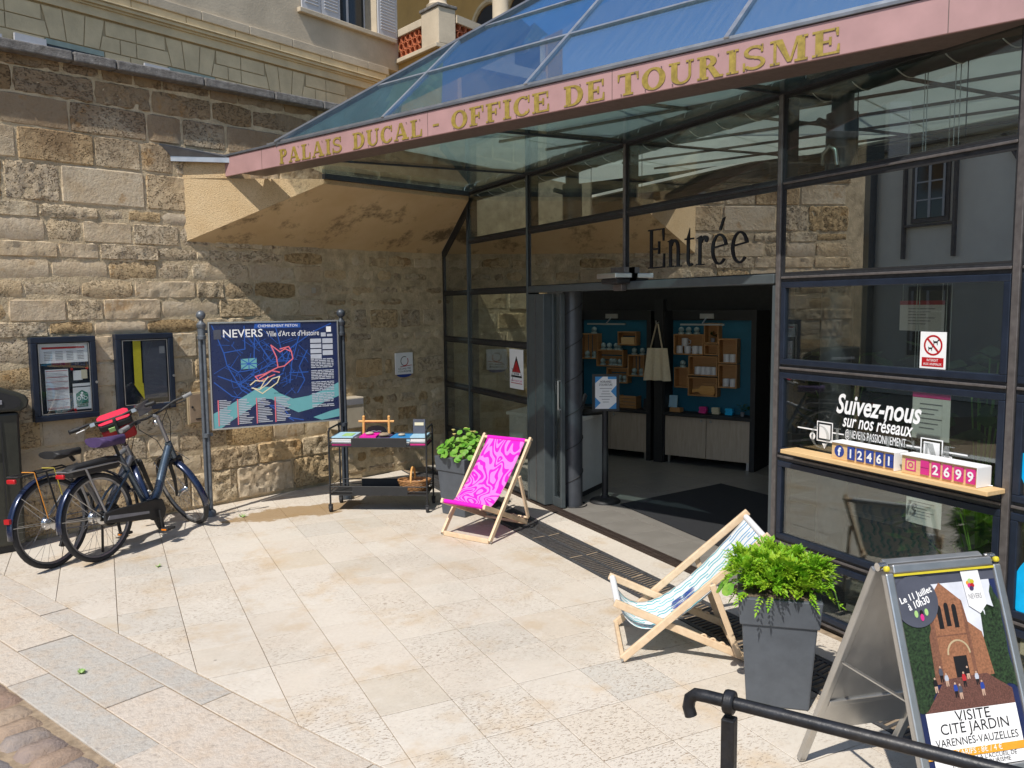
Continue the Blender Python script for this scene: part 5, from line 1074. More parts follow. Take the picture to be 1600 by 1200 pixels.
def potplant(o, label, h=.12, r=.03):
    t = thing('small_plant', label, 'plant', o); b = MB(); b.lathe([(r*.8,0),(r,.05),(r*.9,.05)],n=12); b.build('pot', MAT['inkgrey'], t); b = MB()
    for k in range(40):
        a = random.uniform(0,6.28); e = random.uniform(.2,1.4); p = V(0,0,.05); q = V(math.cos(a)*math.cos(e),math.sin(a)*math.cos(e),math.sin(e))*random.uniform(.03,h-.04)+p; s_ = V(-math.sin(a),math.cos(a),.3)*.012; b.add([q-s_,q+V(math.cos(a),math.sin(a),.2)*.02,q+s_,q-V(math.cos(a),math.sin(a),.2)*.02],[(0,1,2,3)])
    b.build('foliage', MAT['indoor'], t, fix=False)
o,W,H,th = cr['R2']; potplant(o+CX*W*.5+CN*.06+UPZ*(th+.001),'dark leafy pot plant in the topmost narrow crate')
# things on the worktops (z = .64)
def onw(x,y,off=-.1): s_,z = CB(x,y,off); return CA+CX*s_+CN*off+UPZ*.6405
for x,cm,lb in ((1099,'insta','stack of pink boxes on the right worktop'),(1119,'paper2','stack of tan boxes on the right worktop'),(1140,'cyan','stack of cyan boxes on the right worktop')):
    p = onw(x,643); t = thing('box_stack', lb, 'boxes', p, math.atan2(CX.y,CX.x))
    for k in range(3): b = MB(); b.box((random.uniform(-.006,.006),0,.018+k*.026),(.09-.0,.06,.024)); b.build('box', MAT[cm], t, bevel=.002)
potplant(onw(1160,648),'tiny potted plant at the right end of the worktop',.16,.025)
b = MB(); b.mm((-.07,-.05,0),(.07,.05,.05)); t = b.build('tray', MAT['crate'], loc=onw(1057,642)); t.rotation_euler = (0,0,math.atan2(CX.y,CX.x)); tag(t,'small wooden tray on the left of the right worktop','tray')
b = MB(); b.box((0,0,.075),(.11,.01,.15),Matrix.Rotation(-.15,3,'X')); t = b.build('postcard', MAT['skyb'], loc=onw(1052,640,-.12)+UPZ*.051); t.rotation_euler = (0,0,math.atan2(CX.y,CX.x)); tag(t,'blue postcard standing in the small wooden tray','postcard')
t = thing('wooden_crate','wooden crate of long slats on the left worktop behind the hours frame','crate',onw(983,640,-.13),math.atan2(CX.y,CX.x))
for k in range(4): b = MB(); b.box((0,-.07,.022+k*.042),(.26,.01,.036)); b.build('slat', MAT['crate'], t)
for sx_ in (-.13,.13): b = MB(); b.box((sx_,0,.08),(.014,.15,.16)); b.build('end', MAT['crate'], t)
b = MB(); b.box((0,0,.07),(.10,.012,.14),Matrix.Rotation(-.2,3,'X')); t = b.build('picture_frame', MAT['black'], loc=onw(1011,640,-.08)); t.rotation_euler = (0,0,math.atan2(CX.y,CX.x)); tag(t,'small dark picture frame at the right of the left worktop','picture frame')
# tote bag hanging between the cabinets
s_,_z = CB(1030,560,.02); p = CA+CX*s_+CN*.06
t = thing('tote_bag','cream calico tote bag hanging between the two cabinets','tote bag',(p.x,p.y,1.04))
W = .25; b = MB(); nx, ny = 14, 12; vs = []; fs = []
for j in range(ny+1):
    for i in range(nx+1):
        x = (i/nx-.5)*(W+.09*(1-j/ny)); z = j/ny*.40; y = .012+.03*math.sin(i*1.15+.8)*(.3+.7*(1-j/ny)); vs.append(CX*x+CN*(y+.02)+UPZ*(z-.03*abs(x)*(1-j/ny)))
for j in range(ny):
    for i in range(nx): a = j*(nx+1)+i; fs.append((a,a+1,a+nx+2,a+nx+1))
k = len(vs); vs2 = [v-CN*.03 for v in vs]; b.add(vs,fs); b.add(vs2,[f[::-1] for f in fs]); b.build('bag', MAT['tote'], t, smooth=80, fix=False)
b = MB()
for x0,x1 in ((-.09,-.01),(.07,.01)): b.bar(CX*x0+CN*.02+UPZ*.39,CX*x1+CN*.02+UPZ*.70,.006,.030,CN)
b.build('handle', MAT['tote'], t)
b = MB(); b.tube([CN*-.02+UPZ*.72,CN*.05+UPZ*.70,CN*.06+UPZ*.74],.006,6); b.build('hook', MAT['alu'], t)
b = MB(); b.hexa([CX*a+CN*d+UPZ*z for a,d,z in ((-.06,-.02,-1.036),(.06,-.02,-1.036),(.06,-.1,-1.036),(-.06,-.1,-1.036),(-.06,-.02,1.0),(.06,-.02,1.0),(.06,-.1,1.0),(-.06,-.1,1.0))]); tag(b.build('post', MAT['black'], loc=(p.x,p.y,1.04)),'black post between the two cabinets behind the tote bag','post')
# posters hung behind the right window, houseplants
def poster(x0,y0,x1,y1,dx,label,top):
    p,q = FC(x0,y0,dx), FC(x1,y1,dx); W = p.y-q.y; H = p.z-q.z; t = thing('hanging_poster', label, 'poster', (XF+dx,p.y,q.z))
    flat('sheet', rect(0,0,W,H), (0,0,0), LX, UZ, MAT['paper'], t, 0, .002)
    flat('header', rect(0,H*.86,W,H), (0,0,0), LX, UZ, MAT[top], t, .0022)
    for k in range(6): flat('text_line', rect(W*.2,H*(.72-k*.1),W*(.8-.1*(k%3)),H*(.745-k*.1)), (0,0,0), LX, UZ, MAT['inkgrey'], t, .0022)
    b = MB()
    for x in (.02,W-.02): b.cyl((.0,-x,H),(0,-x,3.3-q.z),.0025,n=5)
    b.build('wire', MAT['alu'], t); return t
poster(1427,609,1483,692,.35,'white notice with red header hung behind the right window','insta')
poster(1417,768,1470,828,.35,'pale notice with teal corners hung behind the lowest right window','teal')
poster(1407,470,1475,518,1.2,'dark red hours board hung deep behind the upper right window','darkred')
def bush(o, label, h, n, spread, lw):
    t = thing('houseplant', label, 'plant', o); b = MB(); b.lathe([(.12,0),(.16,.3),(.14,.3)],n=18); b.build('pot', MAT['slate'], t, smooth=40)
    lf = MB(); stm = MB()
    for k in range(n):
        a = random.uniform(0,6.28); r_ = spread*random.random()**.5; z = .35+(h-.35)*random.random(); c = V(r_*math.cos(a),r_*math.sin(a),z); d = V(math.cos(a),math.sin(a),random.uniform(-.6,.4)).normalized(); w2 = d.cross(UPZ).normalized()*lw*.4; l_ = d*lw
        lf.add([c,c+l_*.5+w2,c+l_,c+l_*.5-w2],[(0,1,2,3)])
        if k%6 == 0: stm.tube([(0,0,.28),(r_*.4*math.cos(a),r_*.4*math.sin(a),z*.6),c],.005,5)
    lf.build('foliage', MAT['indoor'], t, fix=False); stm.build('stem', MAT['stem'], t)
bush((4.75,3.15,.004),'leafy houseplant behind the right windows',1.75,170,.42,.16)
bush((6.55,5.75,.004),'tall spiky houseplant in the dark right of the cabinets',1.5,120,.3,.28)
# ================================================================ THINGS ON THE WALL
def wbox(b, u0,u1,o0,o1,z0,z1,org,mi=0):
    b.hexa([WP(u,o_,z)-org for u,o_,z in ((u0,o1,z0),(u1,o1,z0),(u1,o0,z0),(u0,o0,z0),(u0,o1,z1),(u1,o1,z1),(u1,o0,z1),(u0,o0,z1))],mi)
def case(u0,u1,z0,z1,label):
    org = WP((u0+u1)/2,0,z0); t = thing('notice_case', label, 'notice case', org); d = .075
    b = MB(); wbox(b,u0,u1,.0,.02,z0,z1,org); b.build('back', MAT['navy'], t)
    b = MB(); f_ = .05
    for a in ((u0,u1,z0,z0+f_),(u0,u1,z1-f_,z1),(u0,u0+f_,z0+f_,z1-f_),(u1-f_,u1,z0+f_,z1-f_)): wbox(b,a[0],a[1],.02,d,a[2],a[3],org)
    b.build('frame', MAT['navy'], t, bevel=.006)
    b = MB(); g_ = .058
    for a in ((u0+g_,u1-g_,z0+g_,z0+g_+.006),(u0+g_,u1-g_,z1-g_-.006,z1-g_),(u0+g_,u0+g_+.006,z0+g_,z1-g_),(u1-g_-.006,u1-g_,z0+g_,z1-g_)): wbox(b,a[0],a[1],.066,.07,a[2],a[3],org)
    b.build('seal', MAT['alu'], t)
    b = MB(); wbox(b,u0+f_,u1-f_,.060,.064,z0+f_,z1-f_,org); b.build('pane', MAT['clear'], t)
    b = MB(); b.cyl(WP(u1-.012,d,(z0+z1)/2-.05)-org,WP(u1-.012,d+.012,(z0+z1)/2-.05)-org,.012,n=10); b.build('lock', MAT['alu'], t)
    return t, org
(uA0,zA1),(uA1,zA0) = WL(48,526,.075), WL(158,652,.075)
tA,oA = case(-4.715,-4.19,1.03,1.757,'navy wall notice case full of pinned papers, left one above the bikes')
tB,oB = case(-4.02,-3.49,1.045,1.762,'navy wall notice case with yellow poster, right one next to the map board')
def wflat(name, u0,u1,z0,z1,mat,par,org,lift=.050,th=.002): b = MB(); wbox(b,u0,u1,lift,lift+th,z0,z1,org); return b.build(name, mat, par)
pa = wflat('paper',-4.645,-4.255,1.53,1.695,MAT['paper'],tA,oA); wflat('red_header',-4.625,-4.28,1.652,1.67,MAT['red'],pa,oA,.0525,.0006)
for k in range(6):
    for c_ in range(4): wflat('text_line',-4.61+c_*.09,-4.545+c_*.085,1.625-k*.014,1.630-k*.014,MAT['inkgrey'],pa,oA,.0525,.0006)
pb2 = wflat('paper',-4.61,-4.425,1.12,1.475,MAT['paper'],tA,oA)
for z in (1.46,1.405,1.365,1.31,1.3,1.21,1.14,1.13): wflat('red_rule',-4.605,-4.43,z,z+.004,MAT['red'],pb2,oA,.0525,.0006)
for k in range(26): wflat('text_line',-4.6,-4.455+.02*math.sin(k*5),1.128+k*.0125,1.1305+k*.0125,MAT['inkgrey'],pb2,oA,.0525,.0006)
wflat('paper',-4.385,-4.31,1.37,1.455,MAT['paper'],tA,oA); wflat('note',-4.32,-4.27,1.38,1.46,MAT['paper2'],tA,oA,.0535)
p3 = wflat('paper',-4.395,-4.25,1.11,1.305,MAT['paper'],tA,oA); wflat('paper',-4.395,-4.25,1.315,1.34,MAT['paper'],tA,oA)
hx = [(-.05,-.055),(.05,-.055),(.05,.035),(0,.065),(-.05,.035)]; oo = WP(-4.322,.0525,1.215)-oA
flat('green_badge',hx,oo,WD,UZ,MAT['green'],p3,0); ring('wheel',-.027,-.008,.012,.017,oo,WD,UZ,MAT['wht'],p3,.0007,n=18); ring('wheel',.027,-.008,.012,.017,oo,WD,UZ,MAT['wht'],p3,.0007,n=18); flat('rider',circ(0,.04,.01),oo,WD,UZ,MAT['wht'],p3,.0007); flat('rider',[(-.02,.022),(-.01,.03),(.02,.016),(.02,.01),(-.002,.016),(.006,-.01),(-.001,-.012),(-.01,.008)],oo,WD,UZ,MAT['wht'],p3,.0007)
flat('green_badge',rect(-.045,-.085,.045,-.058),oo,WD,UZ,MAT['green'],p3,0); text('ACCUEIL VÉLO',.02,oo+UZ*-.078,WD,UZ,MAT['wht'],p3,'CENTER',lift=.001,width=.075)
for u,z in ((-4.395,1.47),(-4.27,1.47),(-4.38,1.09),(-4.385,1.11)): b = MB(); b.cyl(WP(u,.050,z)-oA,WP(u,.057,z)-oA,.011,n=10); b.build('pin', MAT['red'], tA)
wflat('yellow_poster',-3.86,-3.79,1.3,1.70,MAT['yellow'],tB,oB); b = MB(); b.add([WP(-3.87,.0505,1.3)-oB,WP(-3.78,.0505,1.3)-oB,WP(-3.775,.0505,1.14)-oB],[(0,1,2)]); b.build('yellow_poster', MAT['yellow'], tB, fix=False)
wflat('blue_poster',-3.775,-3.56,1.15,1.69,MAT['postgrey'],tB,oB); wflat('paper',-3.62,-3.57,1.57,1.64,MAT['inkgrey'],tB,oB,.0535); wflat('blue_label',-3.6,-3.53,1.07,1.10,MAT['paperblue'],tB,oB,.0535)
text('INFO',.03,WP(-3.565,.0275,1.076)-oB,WD,UZ,MAT['wht'],tB,'CENTER',width=.05) if 0 else None
# small metal hatch behind the map post
org = WP(-3.2,0,.86); t = thing('wall_hatch','rusty beige metal hatch set in the wall behind the left map post','hatch',org)
b = MB(); wbox(b,-3.37,-3.05,.0,.05,.86,1.17,org); b.build('frame', MAT['ashdark'], t); b = MB(); wbox(b,-3.355,-3.065,.05,.062,.875,1.155,org); b.build('door', MAT['hatch'], t, bevel=.003)
b = MB(); wbox(b,-3.30,-3.22,.062,.066,.905,.915,org); b.cyl(WP(-3.33,.062,1.03)-org,WP(-3.33,.07,1.03)-org,.01,n=10); b.build('latch', MAT['black'], t)
# meter box
org = WP(-1.55,0,.58); t = thing('meter_box','pale grey plastic meter box on the wall behind the right map post','meter box',org)
b = MB(); wbox(b,-1.74,-1.37,.0,.17,.62,.97,org); b.build('box', MAT['beige'], t, bevel=.012); b = MB(); wbox(b,-1.72,-1.39,.171,.178,.89,.955,org); b.build('vent', MAT['inkgrey'], t)
b = MB(); wbox(b,-1.91,-1.865,.0,.02,2.14,2.20,WP(-1.89,0,2.14)); tag(b.build('junction_box', MAT['beige'], loc=WP(-1.89,0,2.14)),'tiny square beige junction box high on the shaded wall','junction box')
# quality plaque
org = WP(-.665,0,1.14); t = thing('quality_plaque','small white enamel plaque with red Q emblem on the shaded wall','plaque',org)
b = MB(); wbox(b,-.80,-.535,.01,.03,1.17,1.43,org); b.build('panel', MAT['wht'], t, bevel=.004)
b = MB(); b.prism([(-.11,.0),(.11,.0)]+circ(0,0,.11,.035,12,360,180)[1:-1],WP(-.667,.015,1.168)-org,WD,UZ,0,.012); b.build('base_tab', MAT['fbblue'], t)
oo = WP(-.667,.0305,1.33)-org; ring('emblem',0,0,.05,.058,oo,WD,UZ,MAT['ink'],t,0,60,260); ring('emblem',0,0,.05,.06,oo,WD,UZ,MAT['red'],t,.0006,250,395); b = MB(); b.prism([(-.07,-.065),(.11,-.05),(.11,-.056),(-.06,-.073)],oo,WD,UZ,.0012,.0018); b.build('emblem_line', MAT['red'], t)
text('QUALITÉ',.03,WP(-.667,.0305,1.228)-org,WD,UZ,MAT['ink'],t,'CENTER',width=.19); text('TOURISME',.03,WP(-.667,.0305,1.195)-org,WD,UZ,MAT['ink'],t,'CENTER',width=.2)
# ================================================================ TOWN MAP BOARD
pl0 = G(328,806); pr0 = G(541,779); mx = (pr0-pl0).normalized(); mn = Vector((mx.y,-mx.x,0))
if mn.dot(CAM-pl0) < 0: mn = -mn
ML = (pr0-pl0).length
mb = thing('town_map_board','navy town map board between two ornate cast iron posts','map board',pl0)
def post(p, mat):
    b = MB()
    for s_ in (-.019,.019):
        b.cyl(p+mx*s_+V(0,0,.0),p+mx*s_+V(0,0,1.72),.016,n=14)
    b.cyl(p+mn*-.02+V(0,0,0),p+mn*-.02+V(0,0,1.72),.014,n=12)
    pts = [(.0,1.69),(.040,1.70),(.042,1.73),(.036,1.735),(.034,1.80),(.042,1.81),(.044,1.84),(.03,1.855),(.016,1.875),(.022,1.89)]
    b.lathe(pts, p, 22); b.sphere(p+V(0,0,1.925),.044,20,12)
    b.lathe([(.0,.76),(.036,.765),(.038,.80),(.0,.805)], p, 20); b.lathe([(.06,0),(.06,.04),(.045,.06),(0,.062)], p, 20)
    return b.build('post', mat, mb, smooth=40)
post(V(0,0,0), MAT['castlight']); post(pr0-pl0, MAT['cast'])
b = MB(); b.mm((-.055,-.055,0),(.055,.055,.065)); b.xf(Matrix.Translation(pr0-pl0)@Matrix.Rotation(.1,4,'Z')); b.build('post_block', MAT['castlight'], mb, bevel=.01)
x0, x1, z0, z1 = .065, ML-.055, .845, 1.845
mo = mn*.03
def mflat(name, poly, mat, lift, par=None): return flat(name, poly, mo, mx, UZ, mat, par or mb, lift, .0006)
pn = flat('panel', rect(x0,z0,x1,z1), mo, mx, UZ, MAT['mapnavy'], mb, -.02, .02)
b = MB()
for a in (rect(x0-.012,z0-.014,x1+.012,z0),rect(x0-.012,z1,x1+.012,z1+.014),rect(x0-.012,z0,x0,z1),rect(x1,z0,x1+.012,z1)): b.prism(a, mo, mx, UZ, -.028, .008)
b.build('frame', MAT['alu'], mb)
b = MB()
for s_ in (.02,ML-.02):
    for z in (.79,1.77): b.box(mx*s_+V(0,0,z),(.08,.02,.03),Matrix.Rotation(math.atan2(mx.y,mx.x),3,'Z'))
b.build('bracket', MAT['cast'], mb)
W = x1-x0; H = z1-z0
def mp(a, c): return (x0+a*W, z0+c*H)
def strokes(name, segs, wd_, mat, lift):
    b = MB()
    for k,pl_ in enumerate(segs):
        pts = [Vector(mp(*p)) for p in pl_]
        for i in range(len(pts)-1):
            d = (pts[i+1]-pts[i])
            if d.length < 1e-6: continue
            d.normalize(); n = Vector((-d.y,d.x))*wd_/2; a,c = pts[i]-d*wd_*.3, pts[i+1]+d*wd_*.3
            b.prism([tuple(a-n),tuple(c-n),tuple(c+n),tuple(a+n)], mo, mx, UZ, lift, lift+.0003+.00002*((k*7+i)%9))
    return b.build(name, mat, pn)
random.seed(33)
strokes('street',[[(.02,.98),(.1,.72),(.12,.6),(.22,.36),(.4,.2),(.55,.16)],[(.1,.72),(.26,.75),(.26,.97)],[(.12,.6),(.2,.53),(.34,.55)],[(.34,.97),(.32,.5),(.2,.4)],[(.34,.85),(.46,.62),(.62,.62)],[(.5,.97),(.56,.62)],[(.05,.5),(.2,.42),(.3,.33),(.55,.5)],[(.55,.52),(.62,.75),(.8,.9),(.95,.98)],[(.62,.75),(.5,.62),(.3,.5)],[(.7,.92),(.62,.6),(.6,.4)],[(.75,.72),(.68,.56),(.72,.42),(.66,.3)],[(.6,.5),(.75,.5)],[(.02,.44),(.15,.3),(.3,.25)],[(.42,.2),(.62,.02)],[(.5,.22),(.6,.05),(.7,.02)]],.010,MAT['mapblue'],.0006)
strokes('street',[[(random.uniform(.03,.6),random.uniform(.3,.85)) for _ in range(1)]+[] for _ in range(0)]+[[(a,c),(a+random.uniform(-.13,.13),c+random.uniform(-.13,.13))] for a,c in [(random.uniform(.14,.70),random.uniform(.34,.86)) for _ in range(90)]],.005,MAT['mapblue'],.0010)
# river
ra = [(0,.14),(.10,.20),(.25,.30),(.36,.375),(.45,.37),(.52,.30),(.62,.24),(.75,.26),(.9,.32),(1,.38)]; rb = [(1,.24),(.9,.20),(.78,.13),(.66,.10),(.55,.17),(.45,.25),(.38,.26),(.28,.17),(.12,.05),(.06,.0),(0,.0)]
mflat('river',[mp(*p) for p in ra+rb], MAT['mapriver'], .0014)
mflat('river',[mp(*p) for p in [(.78,.04),(.92,.09),(1,.11),(1,.03),(.85,.005)]], MAT['mapriver'], .0014)
mflat('park',[mp(*p) for p in [(.225,.555),(.345,.56),(.345,.66),(.225,.655)]], MAT['mapriver'], .0014)
strokes('street',[[(.225,.555),(.345,.66)],[(.345,.56),(.225,.655)],[(.285,.55),(.285,.66)],[(.22,.607),(.35,.607)]],.008,MAT['mapblue'],.0022)
strokes('route',[[(.46,.78),(.50,.66),(.51,.56),(.40,.50),(.33,.48),(.36,.43),(.48,.49)],[(.46,.78),(.53,.71),(.57,.74),(.62,.71),(.63,.64),(.56,.57),(.51,.56)],[(.36,.46),(.46,.53),(.52,.51)],[(.53,.74),(.60,.76),(.62,.71)]],.011,MAT['mappink'],.0024)
strokes('route',[[(.30,.37),(.36,.35),(.42,.40),(.46,.45),(.52,.47),(.50,.41),(.44,.36),(.38,.31),(.31,.37)],[(.29,.40),(.33,.44),(.40,.43),(.43,.47)],[(.36,.35),(.40,.43)]],.010,MAT['mapcream'],.0030)
text('NEVERS',.108,mo+mx*(x0+.10*W)+UZ*(z0+.865*H),mx,UZ,MAT['wht'],pn,lift=.0008,width=.30*W,bold=.008)
text("Ville d'Art et d'Histoire",.075,mo+mx*(x0+.43*W)+UZ*(z0+.865*H),mx,UZ,MAT['wht'],pn,lift=.0008,width=.42*W)
mflat('title_box',[mp(*p) for p in [(.34,.945),(.70,.945),(.70,.993),(.34,.993)]],MAT['mapblue'],.0016,pn); text('CHEMINEMENT PIETON',.036,mo+mx*(x0+.52*W)+UZ*(z0+.956*H),mx,UZ,MAT['wht'],pn,'CENTER',lift=.0024,width=.31*W)
mflat('logo',[mp(*p) for p in [(.03,.85),(.085,.85),(.085,.94),(.03,.94)]],MAT['postgrey'],.0016,pn); mflat('logo',[mp(*p) for p in [(.91,.895),(.95,.895),(.95,.95),(.91,.95)]],MAT['wht'],.0016,pn); mflat('logo',[mp(*p) for p in [(.865,.85),(.905,.85),(.905,.89),(.865,.89)]],MAT['mapgrey'],.0016,pn); mflat('logo',[mp(*p) for p in [(.915,.85),(.96,.85),(.96,.875),(.915,.875)]],MAT['mapgrey'],.0016,pn)
b = MB()
for cx0,cx1,zt_,zb_,st_ in ((.775,.865,.83,.65,.052),(.875,.96,.83,.65,.06)):
    z = zt_
    while z > zb_:
        b.prism([mp(cx0,z-st_*.8),mp(cx1,z-st_*.8),mp(cx1,z),mp(cx0,z)],mo,mx,UZ,.0034,.004); z -= st_
b.build('key_panel', MAT['mapgrey'], pn)
b = MB(); random.seed(8)
for k in range(30):
    z = .62-k*.0165
    if k%7 == 6: continue
    x = .775
    while x < .95:
        e = min(x+random.uniform(.02,.06),.962); b.prism([mp(x,z),mp(e,z),mp(e,z+.009),mp(x,z+.009)],mo,mx,UZ,.0034,.004); x = e+.006
b.build('text_lines', MAT['mapgrey'], pn)
b = MB()
for q in range(4):
    xx = .05+q*.145
    c_ = MB(); c_.prism([mp(xx-.012,.02),mp(xx-.004,.02),mp(xx-.004,.27),mp(xx-.012,.27)],mo,mx,UZ,.0034,.004); c_.build('legend_bar', MAT['mappink'], pn)
    for k in range(15):
        z = .26-k*.0165; e = xx+random.uniform(.05,.115); b.prism([mp(xx,z),mp(e,z),mp(e,z+.008),mp(xx,z+.008)],mo,mx,UZ,.0034,.004)
b.build('legend_lines', MAT['mapgrey'], pn); 
text('LA LOIRE',.02,mo+mx*(x0+.50*W)+UZ*(z0+.30*H),mx,UZ,MAT['ink'],pn,'CENTER',lift=.0024,width=.07)
# ================================================================ LITTER BIN at the left edge
bc = G(35,862); t = thing('litter_bin','tall dark olive litter bin at the left edge of the square','litter bin',(bc.x-.26,bc.y+.16,0),R(14))
b = MB(); b.hexa([(-.25,-.2,.06),(.25,-.2,.06),(.25,.2,.06),(-.25,.2,.06),(-.26,-.21,1.16),(.26,-.21,1.16),(.26,.21,1.16),(-.26,.21,1.16)]); b.build('body', MAT['bin'], t, bevel=.02)
b = MB(); b.mm((-.22,-.17,0),(.22,.17,.062)); b.build('plinth', MAT['black'], t)
prof = [(-.29,1.17),(.27,1.17),(.32,1.20),(.335,1.25),(.31,1.30),(.12,1.38),(-.29,1.40)]
b = MB(); b.prism([(x,z) for x,z in prof],(0,.235,0),(1,0,0),(0,0,1),0,.47); b.build('lid', MAT['bin'], t, bevel=.015)
b = MB(); b.prism([(x*.82,1.17+(z-1.17)*.72+.025) for x,z in prof],(0,-.237,0),(1,0,0),(0,0,1),-.0,.006); b.build('slot', MAT['black'], t)
b = MB(); b.mm((-.2,-.252,1.235),(.14,-.242,1.27)); b.build('flap', MAT['inkgrey'], t, bevel=.004)
b = MB(); b.mm((.12,-.218,.1),(.128,-.213,1.1)); b.build('seam', MAT['black'], t); b = MB(); b.mm((-.08,-.219,1.0),(.08,-.214,1.1)); b.build('label_plate', MAT['postgrey'], t); b = MB(); b.mm((.06,-.2185,.80),(.1,-.2145,.86)); b.build('sticker', MAT['inkgrey'], t)
# ================================================================ TROLLEY
t0 = G(517,800); t1 = G(668,801); tx = Vector((t1.x-t0.x,t1.y-t0.y,0)); TL = tx.length; ta = math.atan2(tx.y,tx.x); TD = .37
tr = thing('serving_trolley','black metal serving trolley with two shelves by the shaded wall','trolley',(t0.x,t0.y,0),ta)
ZT_, ZB_ = .64, .165
for x in (0,TL):
    for y in (0,TD): b = MB(); b.cyl((x,y,.065),(x,y,.80),.0095,n=8); b.build('leg', MAT['black'], tr)
def shelf(z, h, name):
    b = MB(); b.mm((0,0,z),(TL,TD,z+.012)); b.mm((.22,-.004,z),(TL*.80,.004,z+h)); b.mm((.22,TD-.004,z),(TL*.80,TD+.004,z+h)); s_ = b.build(name, MAT['black'], tr)
    b = MB(); b.tube([(0,0,z+h),(TL,0,z+h),(TL,TD,z+h),(0,TD,z+h)],.006,6,closed=True); b.tube([(0,0,z+h*.45),(TL,0,z+h*.45),(TL,TD,z+h*.45),(0,TD,z+h*.45)],.004,6,closed=True); b.build('rail', MAT['black'], s_)
shelf(ZT_,.085,'top_shelf'); shelf(ZB_,.085,'lower_shelf')
for x in (0,TL): b = MB(); b.tube([(x,0,.78),(x,.03,.815),(x,TD-.03,.815),(x,TD,.78)],.0095,8); b.build('handle', MAT['black'], tr, smooth=50)
for x in (0,TL):
    for y in (0,TD):
        b = MB(); b.cyl((x-.012,y+.01,.034),(x+.012,y+.01,.034),.034,n=18); b.mm((x-.018,y-.012,.034),(x-.013,y+.02,.075)); b.mm((x+.013,y-.012,.034),(x+.018,y+.02,.075)); b.mm((x-.018,y-.014,.066),(x+.018,y+.02,.076)); b.build('castor', MAT['rubber'], tr, smooth=40)
TM = Matrix.Translation((t0.x,t0.y,0))@Matrix.Rotation(ta,4,'Z')
def ontr(x,y,z): return TM@V(x,y,z)
def stack(x,y,w_,d_,h_,cols,label,rz=0,cat='leaflets'):
    s_ = thing('leaflet_stack', label, cat, ontr(x,y,ZT_+.0125), ta+rz); n = len(cols); hh = h_/n
    for k,cm in enumerate(cols): b = MB(); b.box((random.uniform(-.006,.006),random.uniform(-.006,.006),hh*(k+.5)),(w_,d_,hh*.96),Matrix.Rotation(random.uniform(-.03,.03),3,'Z')); b.build('sheaf', MAT[cm], s_)
    return s_
random.seed(12)
s_ = stack(.13,.18,.22,.30,.085,['insta','paper','paper','paper','skyb'],'stack of pale blue leaflets at the left end of the trolley'); 
b = MB(); b.box((.03,-.03,.0875),(.10,.16,.002)); b.build('print', MAT['lightgreen'], s_); 
stack(.37,.16,.16,.24,.085,['paper','paper','magenta'],'stack of magenta leaflets on the trolley',.06); stack(.52,.17,.12,.22,.07,['paper','purple'],'stack of dark leaflets under a brown stone'); stack(.69,.17,.20,.24,.075,['paper','paper','skyb','paperblue'],'stack of bright blue leaflets on the trolley',-.04)
stack(.865,.17,.15,.28,.085,['insta','paper','paper','skyb'],'stack of white leaflets at the right end of the trolley')
def pebble(x,y,z,r_,mat,label):
    b = MB(); b.sphere((0,0,r_*.45),r_,14,8,1.3,.9,.45)
    for v in b.v: v += v.normalized()*.15*r_*noise.noise(v*40+V(x*9,0,0))
    tag(b.build('pebble', mat, smooth=60, loc=ontr(x,y,z)), label, 'stone')
pebble(.37,.14,ZT_+.0985,.034,MAT['beige'],'pale stone weighing down the magenta leaflets'); pebble(.52,.12,ZT_+.0835,.045,MAT['hatch'],'brown stone weighing down the dark leaflets'); pebble(.69,.13,ZT_+.0885,.03,MAT['beige'],'small grey stone on the bright blue leaflets')
s_ = thing('chalkboard','small chalkboard hung in an orange bamboo frame on the trolley','chalkboard',ontr(.40,.30,ZT_+.0125),ta)
b = MB()
for x in (-.13,.13): b.cyl((x,0,0),(x*.98,.01,.235),.014,n=10); b.sphere((x*.98,.01,.24),.016,10,6)
b.cyl((-.18,.01,.195),(.18,.01,.195),.012,n=10); b.build('frame', MAT['bamboo'], s_, smooth=40)
b = MB(); b.prism([(-.105,.02),(.105,.02)]+[(.105*math.cos(R(a)),.10+.055*math.sin(R(a))) for a in range(0,181,20)],(0,.008,0),(1,0,0),(0,0,1),0,.008); bd = b.build('board', MAT['ink'], s_)
for z,wd_ in ((.095,.10),(.07,.12),(.045,.08)): flat('chalk_line', [(-wd_/2,z),(-wd_/4,z+.004),(0,z-.001),(wd_/4,z+.003),(wd_/2,z),(wd_/2,z+.004),(wd_/4,z+.007),(0,z+.003),(-wd_/4,z+.008),(-wd_/2,z+.004)],(0,-.0005,0),(1,0,0),(0,0,1),MAT['mapgrey'],bd)
s_ = thing('standing_booklet','small booklet standing upright at the right end of the trolley','booklet',ontr(.845,.24,ZT_+.0985),ta); b = MB(); b.box((0,0,.07),(.12,.02,.14),Matrix.Rotation(-.12,3,'X')); b.build('cover', MAT['postgrey'], s_); b = MB(); b.box((0,-.012,.095),(.09,.002,.03),Matrix.Rotation(-.12,3,'X')); b.box((-.015,-.012,.045),(.05,.002,.05),Matrix.Rotation(-.12,3,'X')); b.build('print', MAT['paper2'], s_)
